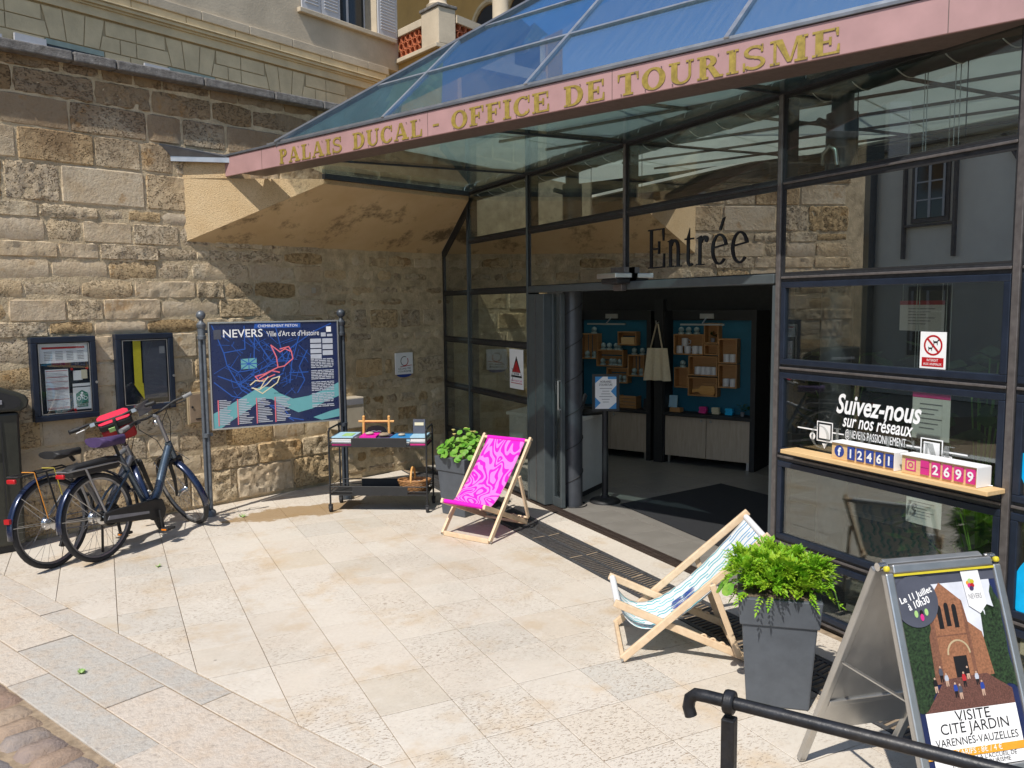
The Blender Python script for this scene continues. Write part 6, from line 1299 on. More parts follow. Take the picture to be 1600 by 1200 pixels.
# wicker basket on the lower shelf
s_ = thing('wicker_basket','oval wicker basket with arched handle on the lower trolley shelf','basket',ontr(.80,.16,ZB_+.0125),ta+.1)
b = MB()
for k in range(9):
    z = .008+k*.0115; f_ = .68+.32*(k/8)**.7; b.tube([(.155*f_*math.cos(a)*1.0,.105*f_*math.sin(a),z+.004*math.sin(a*13+k*3.14)) for a in [2*math.pi*i/40 for i in range(40)]],.0072,5,closed=True)
b.tube([(.158*math.cos(a),.108*math.sin(a),.112) for a in [2*math.pi*i/36 for i in range(36)]],.010,6,closed=True)
b.lathe([(.0,.0),(.10,.0),(.105,.012),(.0,.012)],n=24,sx=1,sy=.7); b.build('woven_body', MAT['wicker'], s_, smooth=60)
b = MB(); b.tube([(-.015+.012*math.cos(R(a)),.105*math.cos(R(a)),.10+.14*math.sin(R(a))) for a in range(0,181,12)],.011,8); b.build('handle', MAT['bamboo'], s_, smooth=60)
# ================================================================ PLANTERS
def pot(t, h=.565, b0=.148, b1=.185):
    def fr(a0,z0,a1,z1,b): b.hexa([(-a0,-a0,z0),(a0,-a0,z0),(a0,a0,z0),(-a0,a0,z0),(-a1,-a1,z1),(a1,-a1,z1),(a1,a1,z1),(-a1,a1,z1)])
    zr = h-.135; ar = b0+(b1-b0)*zr/h
    b = MB(); fr(b0,0,ar,zr,b); b.build('pot', MAT['slate'], t, bevel=.008)
    b = MB(); fr(ar+.010,zr-.004,b1+.012,h,b); b.build('rim', MAT['slate'], t, bevel=.006)
    b = MB(); b.mm((-b1+.012,-b1+.012,h-.0),(b1-.012,b1-.012,h+.004)); b.build('soil', MAT['soil'], t)
def leaf_disc(name, r_):
    b = MB(); n = 12; vs = [(0,0,-r_*.14)]+[(r_*(1+.05*math.cos(5*a))*math.cos(a),r_*(1+.05*math.cos(5*a))*math.sin(a),r_*.06*math.sin(3*a)) for a in [2*math.pi*i/n for i in range(n)]]
    b.add(vs,[(0,i+1,(i+1)%n+1) for i in range(n)]); return b
random.seed(77)
sunv = (-SV).normalized()
p1t = thing('square_planter','square slate planter of round nasturtium leaves behind the pink deck chair','planter',(3.05,7.20,0),R(23.6))
pot(p1t)
src = None; stm = MB()
for k in range(150):
    a = random.uniform(0,2*math.pi); r_ = .26*math.sqrt(random.random()); dome = .23*(1-(r_/.29)**2)+random.uniform(-.05,.03); x, y = r_*math.cos(a), r_*math.sin(a)
    if r_ > .2: dome -= random.uniform(0,.08)
    z = .585+max(dome*random.uniform(.35,1.05),-.07); nrm = (Vector((x*1.6,y*1.6,.30))+Matrix.Rotation(-R(23.6),3,'Z')@sunv*.25+Vector((random.uniform(-.25,.25),random.uniform(-.25,.25),0))).normalized()
    if src is None: src = leaf_disc('leaf',1).build('leaf', MAT['nast'], p1t, smooth=60, fix=False); ob = src; ob.location = (x,y,z)
    else: ob = shallow(src, p1t, (x,y,z))
    ob.rotation_euler = nrm.to_track_quat('Z','Y').to_euler(); s_ = random.uniform(.020,.036); ob.scale = (s_,s_,s_)
    if k%2 == 0: stm.tube([(x*.35,y*.35,.56),(x*.8,y*.8,z*.6+.24),(x,y,z-.004)],.003,4)
tag(stm.build('stems', MAT['stem'], p1t), kind='stuff')
for k in range(7):
    a = random.uniform(0,6.28); r_ = random.uniform(.05,.22); b = MB(); b.lathe([(.003,0),(.016,.012),(.018,.016)],(r_*math.cos(a),r_*math.sin(a),.66+.15*(1-(r_/.3)**2)),8); b.build('flower', MAT['flower'], p1t)
p2t = thing('square_planter','square slate planter of bright feathery foliage between blue deck chair and board','planter',(2.99,3.02,0),R(-41))
pot(p2t)
fl_ = MB(); random.seed(3)
def feather(b, p, d, L_, w_):
    d = d.normalized(); sd = d.cross(V(0,0,1)); sd = sd.normalized() if sd.length > .05 else V(1,0,0); n = d.cross(sd)
    k = 5
    for i in range(k):
        q = p+d*(L_*(i+.4)/k)-V(0,0,.25*L_*(i/k)**2); s_ = w_*(1-.55*abs(i/(k-1)-.35))
        for sg in (-1,1):
            tip = q+sd*sg*s_+d*(s_*.6)-n*random.uniform(-.006,.010); b.add([q,q+d*.010+sd*sg*s_*.5,tip,q+sd*sg*s_*.45-d*.004],[(0,1,2,3)])
    e = p+d*L_*.9-V(0,0,.25*L_); b.add([e,e+sd*.006+d*.012,e+d*.032-V(0,0,.006),e-sd*.006+d*.012],[(0,1,2,3)])
cl = [(random.uniform(0,6.283), .20*math.sqrt(random.random()), random.uniform(.03,.115)) for _ in range(26)]
for ca,cr0,ch in cl:
    cx_, cy_ = cr0*math.cos(ca), cr0*math.sin(ca); rad = random.uniform(.05,.085)
    stemc = V(cx_,cy_,.57)
    for k in range(random.randint(34,58)):
        a = random.uniform(0,6.283); e = random.uniform(-.25,1.35); rr = rad*random.uniform(.35,1.0)
        p = V(cx_+rr*math.cos(a)*math.cos(e), cy_+rr*math.sin(a)*math.cos(e), .575+ch+rr*.8*math.sin(e))
        d = V(math.cos(a)*math.cos(e)+cx_*1.5, math.sin(a)*math.cos(e)+cy_*1.5, math.sin(e)*.9+random.uniform(-.3,.35))
        feather(fl_, p, d, random.uniform(.028,.058), random.uniform(.013,.024))
for k in range(20):
    a = random.uniform(0,6.283); c_ = .19; x = c_*math.cos(a)*1.25; y = c_*math.sin(a)*1.25; x = max(-.21,min(.21,x)); y = max(-.21,min(.21,y)); feather(fl_, V(x,y,.585), V(math.cos(a)*.7,math.sin(a)*.7,random.uniform(-.8,-.1)), random.uniform(.04,.095), .02)
tag(fl_.build('foliage', MAT['fern'], p2t, fix=False), kind='stuff')
lsrc = None; stm = MB()
inv = (Matrix.Translation((2.99,3.02,0))@Matrix.Rotation(R(-41),4,'Z')).inverted()
spots = [(1300,885,.66),(1309,905,.60),(1291,930,.52),(1304,940,.48),(1297,888,.63),(1150,898,.60),(1142,885,.62),(1160,905,.58),(1288,918,.56),(1163,880,.65)]
for x,y,z in spots:
    p = inv@G(x,y,z) if False else None
for k,(a_,r_,z) in enumerate(((.75,.27,.68),(.6,.31,.62),(.5,.30,.55),(.65,.33,.49),(.85,.29,.58),(3.6,.28,.63),(3.8,.31,.60),(3.4,.29,.57),(1.0,.26,.64),(3.3,.25,.67))):
    x, y = r_*math.cos(a_), r_*math.sin(a_); nrm = V(x*2.5,y*2.5,.6)+V(random.uniform(-.2,.2),random.uniform(-.2,.2),0)
    if lsrc is None: lsrc = leaf_disc('leaf',1).build('leaf', MAT['nast'], p2t, smooth=60, fix=False); ob = lsrc; ob.location = (x,y,z)
    else: ob = shallow(lsrc, p2t, (x,y,z))
    ob.rotation_euler = nrm.normalized().to_track_quat('Z','Y').to_euler(); s_ = random.uniform(.026,.038); ob.scale = (s_,s_,s_); stm.tube([(x*.5,y*.5,.58),(x*.8,y*.8,z+.03),(x,y,z-.003)],.003,4)
stm.tube([(.22,.16,.60),(.28,.2,.55),(.30,.22,.48),(.33,.25,.38)],.0035,5); tag(stm.build('stems', MAT['stem'], p2t), kind='stuff')
# ================================================================ DECK CHAIRS
def fabric_pink():
    t = NT('pink contour fabric'); uv = t.co('UV'); mp_ = t.n('Mapping', i_Scale=(1.0,1.9,1)); t.set(mp_.inputs[0], uv)
    n1 = t.noise(2.6,1.2,.4,mp_.outputs[0],.5); fr = t.math('FRACT', t.math('MULTIPLY', n1, 9.0))
    c = t.ramp(fr,[(.44,(.78,.02,.55)),(.47,(.86,.22,.66)),(.93,(.86,.22,.66)),(.97,(.78,.02,.55))])
    w_ = t.noise(420,2,.5,uv); t.fin(c,.8,t.bump(w_,.0006,.5),spec=.2)
    tl = t.n('BsdfTranslucent'); t.set(tl.inputs[0], c); mx_ = t.n('MixShader'); mx_.inputs[0].default_value = .22; t.t.links.new(t.p.outputs[0], mx_.inputs[1]); t.t.links.new(tl.outputs[0], mx_.inputs[2]); t.t.links.new(mx_.outputs[0], t.out.inputs[0]); return t.mat
def fabric_blue():
    t = NT('white fabric with teal waves'); uv = t.co('UV'); sx = t.n('SeparateXYZ'); t.set(sx.inputs[0], uv)
    u_, v_ = sx.outputs[0], sx.outputs[1]
    wv = t.math('MULTIPLY', t.math('SINE', t.math('MULTIPLY', v_, 95.0)), .014)
    k = t.math('FRACT', t.math('ADD', t.math('MULTIPLY', t.math('ADD', u_, wv), 11.0), .1))
    brk = t.math('GREATER_THAN', t.math('SINE', t.math('ADD', t.math('MULTIPLY', v_, 21.0), t.math('MULTIPLY', t.math('FLOOR', t.math('MULTIPLY', u_, 11.0)), 2.3))), -.55)
    line = t.math('MULTIPLY', t.math('LESS_THAN', t.math('ABSOLUTE', t.math('SUBTRACT', k, .5)), .17), brk)
    tint = t.ramp(t.noise(3,2,.5,uv),[(.4,(.06,.46,.54)),(.6,(.20,.60,.64))])
    tint = t.mix(t.math('GREATER_THAN', v_, .88), tint, (.07,.24,.50)); tint = t.mix(t.math('GREATER_THAN', .12, v_), tint, (.10,.34,.60))
    c = t.mix(line, (.80,.82,.82), tint)
    t.fin(c,.85,spec=.2); tl = t.n('BsdfTranslucent'); t.set(tl.inputs[0], c); mx_ = t.n('MixShader'); mx_.inputs[0].default_value = .22; t.t.links.new(t.p.outputs[0], mx_.inputs[1]); t.t.links.new(tl.outputs[0], mx_.inputs[2]); t.t.links.new(mx_.outputs[0], t.out.inputs[0]); return t.mat
def chair(label, loc, rz, W, top, sf, sr, piv, pf, sag, fab, script=False):
    """local x = backwards from the front foot, y = across (0..W), z up"""
    t = thing('deck_chair', label, 'deck chair', loc, rz); T = .024; Hh = .042; wood_ = MAT['pine']
    def rail(name, p, q, y, w_=T, h_=Hh):
        b = MB(); b.bar((p[0],y,p[1]),(q[0],y,q[1]),w_,h_,(0,0,1)); return b.build(name, wood_, t, bevel=.005)
    for y in (T/2, W-T/2): rail('back_rail', (0,.018), (top[0]+.02,top[1]+.025), y)
    for y in (T*1.6, W-T*1.6): rail('seat_rail', (sf[0]-.02,sf[1]+.008), (sr[0],sr[1]+.02), y)
    def xb(name, p, r_, y0=T, y1=None): b = MB(); b.cyl((p[0],y0,p[1]),(p[0],(W-T) if y1 is None else y1,p[1]),r_,n=12); return b.build(name, wood_, t, smooth=40)
    b = MB(); b.bar((0.004,T,.022),(0.004,W-T,.022),.022,.04); b.build('front_foot_bar', wood_, t, bevel=.004)
    xb('top_bar', top, .014); xb('seat_bar', sf, .014, T*2.2, W-T*2.2); xb('rear_bar', (sr[0]-.03,sr[1]+.02), .013, T*2.2, W-T*2.2)
    for y in (-T/2, W+T/2):
        b = MB(); b.bar((piv[0],y,piv[1]),(pf[0],y,pf[1]),.018,.034); b.build('prop', wood_, t, bevel=.004)
    xb('prop_bar', pf, .011, -T/2, W+T/2)
    b = MB()
    for y in (T*1.6, W-T*1.6):
        for q in (0,.07,.14):
            f_ = .80-q; cx = sf[0]+(sr[0]-sf[0])*f_; cz = sf[1]+(sr[1]-sf[1])*f_+.028; b.tube(arcpts((cx,y,cz),.016,-60,170,8),.006,6)
    b.build('notch', wood_, t)
    for y in (-.001,W+.001):
        for p in (piv,(0,.018),(top[0],top[1])): b = MB(); b.cyl((p[0],y-.004,p[1]),(p[0],y+.004,p[1]),.008,n=10); b.build('bolt', MAT['alu'], t)
    
    # sagging sling
    nx, ny = 26, 14; y0, y1 = T*2.4, W-T*2.4; pts = []
    mid = (sag[0],sag[1])
    P0, P2 = Vector((top[0],top[1]+.012)), Vector((sf[0],sf[1]+.012)); P1 = Vector(mid)*2-(P0+P2)*.5
    for i in range(nx+1): s_ = i/nx; pts.append(P0*(1-s_)**2+P1*2*s_*(1-s_)+P2*s_**2)
    vs = []; uv = []; fs = []
    for i,p in enumerate(pts):
        for j in range(ny+1):
            a = j/ny; vs.append((p.x, y0+(y1-y0)*a, p.y+.006*math.sin(a*math.pi)*-1*math.sin(i/nx*math.pi))); uv.append((a,i/nx))
    for i in range(nx):
        for j in range(ny): k = i*(ny+1)+j; fs.append((k,k+1,k+ny+2,k+ny+1))
    me = bpy.data.meshes.new('sling'); me.from_pydata(vs,[],fs); ul = me.uv_layers.new(name='uv')
    for lp in me.loops: ul.data[lp.index].uv = uv[lp.vertex_index]
    me.materials.append(fab); me.polygons.foreach_set('use_smooth',[True]*len(me.polygons)); so_ = link('sling', me, t)
    md = so_.modifiers.new('th','SOLIDIFY'); md.thickness = .003
    for p in (top,sf): b = MB(); b.cyl((p[0],y0,p[1]),(p[0],y1,p[1]),.019,n=12); b.build('hem', fab if not script else MAT['paper'], so_, smooth=60)
    if script:
        for k,(f_,w_) in enumerate(((.33,.5),(.40,.35))):
            b = MB(); i = int(f_*nx); 
            for q in range(2):
                ptsl = []
                for m in range(22):
                    a = .25+q*.17+m*.006; ii = f_*nx+.8*math.sin(m*1.1+q)+.3*math.cos(m*2.3); i0 = int(ii); p = pts[i0].lerp(pts[i0+1], ii-i0); ptsl.append((p.x-.002,y0+(y1-y0)*a,p.y+.006))
                b.tube(ptsl,.0013,5)
            b.build('script', MAT['fbblue'], so_)
    return t
# pink: front feet at px (690,836) and (767,851)
f0, f1 = G(767,851), G(690,836); wv_ = (f0-f1); 
# local x must point backwards, local y across; right-handed with z up
rzp = math.atan2(.4829,.8757)
chair('deck chair with magenta contour-line sling left of the doorway', (f0.x,f0.y,0), rzp, .53, (.622,.785), (-.02,.315), (.60,.03), (.417,.505), (.55,.11), (.20,.36), fabric_pink())
f0 = G(972,1036); back = Vector((.87112,-.49106,0)); rzb = math.atan2(back.y,back.x)
chair('deck chair with white and teal wavy sling right of the doorway', (f0.x,f0.y,0), rzb, .535, (.782,.706), (-.02,.325), (.70,.0), (.49,.458), (.64,.05), (.25,.205), fabric_blue(), True)
# ================================================================ A-BOARD
hA = 1.03
Rl = G(1372,884,hA); Rr = G(1550,868,hA); ax = (Rr-Rl); AW = ax.length; ax.normalize(); an = Vector((ax.y,-ax.x,0))
if an.dot(CAM-Rl) < 0: an = -an
ab = thing('pavement_board','silver A-frame pavement board advertising a guided visit','pavement board',(Rl.x,Rl.y,0))
def side(a, name, sgn):
    ft = an*a; top_ = V(0,0,hA); e_up = (top_-ft).normalized(); Ls = (top_-ft).length; n_ = ax.cross(e_up)
    return ft, e_up, Ls
ftF, upF, LsF = side(.37,'front',1); nF = ax.cross(upF)
ftB, upB, LsB = side(-.47,'back',-1)
def frame(ft, e_up, Ls, name, mat, th=.03, w_=.034, r0=.365):
    n_ = ax.cross(e_up); b = MB()
    for x in (w_/2, AW-w_/2): b.bar(ft+ax*x+e_up*.0+n_*0, ft+ax*x+e_up*(Ls-.03), w_, th, n_)
    b.bar(ft+ax*w_+e_up*(Ls-w_/2), ft+ax*(AW-w_)+e_up*(Ls-w_/2), w_, th, n_); b.bar(ft+ax*w_+e_up*r0, ft+ax*(AW-w_)+e_up*r0, w_, th, n_)
    return b.build(name, mat, ab, bevel=.006)
frame(ftF+nF*.02, upF, LsF, 'front_frame', MAT['alu']); nB = ax.cross(upB); frame(ftB-nB*.02, upB, LsB, 'back_frame', MAT['alu'])
b = MB(); n_ = nB; o_ = ftB-nB*.02; b.prism([(.03,.19),(AW-.03,.19),(AW-.03,LsB-.03),(.03,LsB-.03)], o_, ax, upB, -.004, .004); b.build('back_panel', MAT['alu'], ab)
b = MB(); b.bar(ftB+upB*.62+ax*.02, ftF+upF*.62+ax*.02, .014, .006); b.bar(ftB+upB*.62+ax*(AW-.02), ftF+upF*.62+ax*(AW-.02), .014, .006); b.build('stay', MAT['alu'], ab)
b = MB()
for x in (0,AW): b.cyl(ax*(x-.004 if x == 0 else x-.03)+V(0,0,hA-.005), ax*(x+.03 if x == 0 else x+.004)+V(0,0,hA-.005), .016, n=12)
b.build('hinge', MAT['chrome'], ab, smooth=40)
oF = ftF+nF*.02; BW = AW; BH = LsF
yb0 = .385; yt0 = BH-.035; PW = BW-.068; PH = yt0-yb0
po = oF+ax*.034+upF*yb0
def jag_(poly, n=5, amp=.018):
    out = []
    for i in range(len(poly)):
        (x0,y0),(x1,y1) = poly[i], poly[(i+1)%len(poly)]
        for k in range(n):
            f_ = k/n; out.append((min(1,max(0,x0+(x1-x0)*f_+(random.uniform(-amp,amp) if k else 0))), y0+(y1-y0)*f_+(random.uniform(-amp,amp)*.6 if k else 0)))
    return out
def af(name, poly, mat, lift, par):
    if name == 'trees': poly = jag_(poly)
    return flat(name, [(x*PW,y*PH) for x,y in poly], po, ax, upF, mat, par, lift, .0005)
pst = flat('poster', rect(0,0,PW,PH), po, ax, upF, MAT['postnavy'], ab, -.003, .006)
af('sky',[(.06,.93),(.94,.93),(.94,.42),(.06,.42)],MAT['psky'],.0035,pst)
af('top_band',[(.0,.93),(1,.93),(1,1),(0,1)],MAT['postgrey'],.0036,pst)
af('trees',[(.0,.30),(.0,.74),(.06,.78),(.16,.74),(.24,.76),(.31,.70),(.36,.66),(.39,.60),(.36,.55),(.25,.52),(.22,.40),(.12,.28)],MAT['leafp'],.0042,pst)
af('trees',[(.74,.42),(.78,.70),(.80,.80),(.83,.74),(.86,.86),(.90,.72),(.94,.90),(1,.80),(1,.36),(.8,.40)],MAT['leafp'],.0042,pst)
af('church',[(.22,.42),(.24,.66),(.27,.70),(.27,.83),(.43,.935),(.62,.83),(.64,.72),(.76,.66),(.80,.44)],MAT['brick'],.0048,pst)
af('church_shade',[(.22,.42),(.24,.66),(.27,.70),(.27,.83),(.31,.855),(.31,.42)],MAT['bricks2'],.0051,pst); af('church_shade',[(.62,.83),(.64,.72),(.64,.44),(.605,.44),(.605,.84)],MAT['bricks2'],.0051,pst); af('church_shade',[(.31,.655),(.605,.655),(.605,.662),(.31,.662)],MAT['bricks2'],.0051,pst)
for cx,cz in ((.38,.75),(.455,.76),(.53,.75)): af('church_window',[(cx-.022,cz-.055),(cx+.022,cz-.055),(cx+.022,cz+.05)]+[(cx+.022*math.cos(R(a)),cz+.05+.018*math.sin(R(a))) for a in range(20,180,20)]+[(cx-.022,cz+.05)],MAT['ink'],.0054,pst)
af('church_door',[(.43,.44),(.56,.44),(.56,.55),(.43,.55)],MAT['ink'],.0054,pst)
glyph_mb([arc(.495*PW,.56*PH,(.115*PW,.075*PH),(.10*PW,.066*PH),0,180,14)],po,ax,upF,1,.0054,.006).build('church_arch', MAT['ashdark'], pst)
af('gravel',[(.06,.285),(.94,.285),(.94,.36),(.72,.45),(.30,.44),(.10,.30)],MAT['gravel'],.0060,pst)
random.seed(14)
for k in range(9):
    cx = .22+k*.055+random.uniform(-.015,.015); b0 = .36+.05*math.sin(k*1.3)+.02; h_ = random.uniform(.06,.085); cm = ('ink','postgrey','mapgrey','fbblue','postgrey','darkred','ink','mapgrey','fbblue')[k]
    af('figure',[(cx-.016,b0+h_*.42),(cx+.016,b0+h_*.42),(cx+.02,b0+h_*.6),(cx+.013,b0+h_*.84),(cx-.013,b0+h_*.84),(cx-.02,b0+h_*.6)],MAT[cm],.0068,pst); af('figure',[(cx-.014,b0),(cx-.004,b0),(cx,b0+h_*.35),(cx+.006,b0),(cx+.014,b0),(cx+.015,b0+h_*.42),(cx-.015,b0+h_*.42)],MAT['ink' if k%2 else 'skin'],.0066,pst); af('figure',circ(cx,b0+h_*.92,.009,.006,10),MAT['skin'],.0068,pst)
af('text_panel',[(.06,.085),(.94,.085),(.94,.285),(.06,.285)],MAT['wht'],.0064,pst); af('orange_band',[(.0,.060),(1,.060),(1,.098),(0,.098)],MAT['orangep'],.0070,pst); af('text_panel',[(.06,.0),(.94,.0),(.94,.058),(.06,.058)],MAT['wht'],.0064,pst)
def at_(s,x,y,w_,h_,m='ink',l=.0078): text(s,h_,po+ax*(x*PW)+upF*(y*PH),ax,upF,MAT[m],pst,'CENTER',lift=l,width=w_*PW)
at_('VISITE',.5,.232,.34,.050); at_('CITÉ JARDIN',.5,.175,.66,.050); at_('VARENNES-VAUZELLES',.5,.118,.80,.036); at_('TARIFS : 8€ / 4 €',.5,.070,.44,.026,'wht'); at_("RÉSERVATION À L'ACCUEIL DE",.5,.038,.7,.02); at_("L'OFFICE DE TOURISME",.5,.012,.56,.02)
cr_ = .155*PW; flat('date_disc', circ(.19*PW,.845*PH,.20*PW,.20*PW,32)[0:] if False else [(max(x,0),y) for x,y in circ(.17*PW,.85*PH,.215*PW,.215*PW,36)], po, ax, upF, MAT['postgrey'], pst, .0084)
tilt = ax*math.cos(R(14))+upF*math.sin(R(14)); tup = upF*math.cos(R(14))-ax*math.sin(R(14))
text('Le 11 Juillet',.032,po+ax*(.185*PW)+upF*(.868*PH),tilt,tup,MAT['wht'],pst,'CENTER',bold=.02,lift=.0094,width=.33*PW); text('à 10h30',.036,po+ax*(.20*PW)+upF*(.822*PH),tilt,tup,MAT['wht'],pst,'CENTER',bold=.02,lift=.0094,width=.22*PW)
for k,(x,y,cm) in enumerate(((.15,.785,'lightgreen'),(.25,.79,'lightgreen'),(.20,.785,'ink'),(.20,.765,'insta'))): flat('emblem', circ(x*PW,y*PH,.018*PW,.03*PW,10), po, ax, upF, MAT[cm], pst, .0092+k*.0004)
af('banner',[(.66,.985),(.84,.985),(.86,.80),(.78,.755),(.68,.80)],MAT['paper'],.0088,pst)
for k,(x,y,cm) in enumerate(((.715,.92,'orangep'),(.735,.93,'lightgreen'),(.755,.925,'yellow'),(.725,.905,'insta'),(.75,.905,'red'),(.738,.89,'purple'))): flat('emblem', circ(x*PW,y*PH,.022*PW,.02*PW,8), po, ax, upF, MAT[cm], pst, .0096+k*.0003)
text('NEVERS',.026,po+ax*(.76*PW)+upF*(.835*PH),ax,upF,MAT['inkgrey'],pst,'CENTER',lift=.0098,width=.13*PW)
b = MB(); b.bar(po+upF*(PH-.004)+nF*.009,po+ax*PW+upF*(PH-.004)+nF*.009,.008,.012,nF); b.build('top_seal', MAT['yellow'], ab)
b = MB()
for x in (.012,BW-.012): b.box(oF+ax*x+upF*(BH-.014)+nF*.008,(.022,.022,.02),Matrix((ax,upF,nF)).transposed())
b.build('corner_cap', MAT['yellow'], ab, bevel=.008)
# ================================================================ FOREGROUND HANDRAIL
h0 = G(1140,1097,1.0); h1 = G(1550,1200,1.0); hd = (h1-h0).normalized()
hr = thing('handrail','worn black iron handrail with hooked end in the foreground','handrail',(h0.x,h0.y,0))
q = V(0,0,1.0)
pts = [q+hd*-.10+V(0,0,-.062),q+hd*-.107+V(0,0,-.04),q+hd*-.103+V(0,0,-.016),q+hd*-.088+V(0,0,-.002),q+hd*-.06,q,q+hd*.6,q+hd*1.6,q+hd*2.6]
pm = simple('worn black iron',(.016,.017,.021),.42,.3,var=.5,scale=26,bump=.0008,bscale=90,dirt=.25)
b = MB(); b.tube(pts,.0162,14); b.build('rail', pm, hr, smooth=50)
b = MB(); b.hexa([(-.017,-.017,-.02),(.017,-.017,-.02),(.017,.017,-.02),(-.017,.017,-.02),(-.017,-.017,.96),(.017,-.017,.96),(.017,.017,.96),(-.017,.017,.96)]); b.xf(Matrix.Rotation(math.atan2(hd.y,hd.x),4,'Z')); b.build('post', pm, hr, bevel=.004)
b = MB(); b.tube([q-hd*.014,q+hd*.014],.030,18); b.build('collar', pm, hr, smooth=50, bevel=.006)
b = MB(); b.hexa([V(-.017,-.017,-.02)+hd*2.2,V(.017,-.017,-.02)+hd*2.2,V(.017,.017,-.02)+hd*2.2,V(-.017,.017,-.02)+hd*2.2,V(-.017,-.017,.98)+hd*2.2,V(.017,-.017,.98)+hd*2.2,V(.017,.017,.98)+hd*2.2,V(-.017,.017,.98)+hd*2.2]); b.build('post', pm, hr)
# ================================================================ WEEDS in the joints
def weed(p, label, n, h):
    b = MB()
    for k in range(n):
        a = random.uniform(0,6.28); l_ = h*random.uniform(.6,1.2); d = V(math.cos(a),math.sin(a),random.uniform(.3,1)).normalized(); s_ = d.cross(UPZ).normalized()*.005; b.add([-s_,s_,d*l_*.6+s_,d*l_,d*l_*.6-s_],[(0,1,2,3,4)])
    tag(b.build('weed', MAT['nast'], loc=p, fix=False), label, 'weed')
weed(G(127,1052),'green weed tuft growing between the border slabs',40,.03); weed(G(379,808),'small weed sprouting in a paving joint near the map post',16,.045); weed(G(247,886),'tiny weed in the paving joint before the bicycles',10,.03)
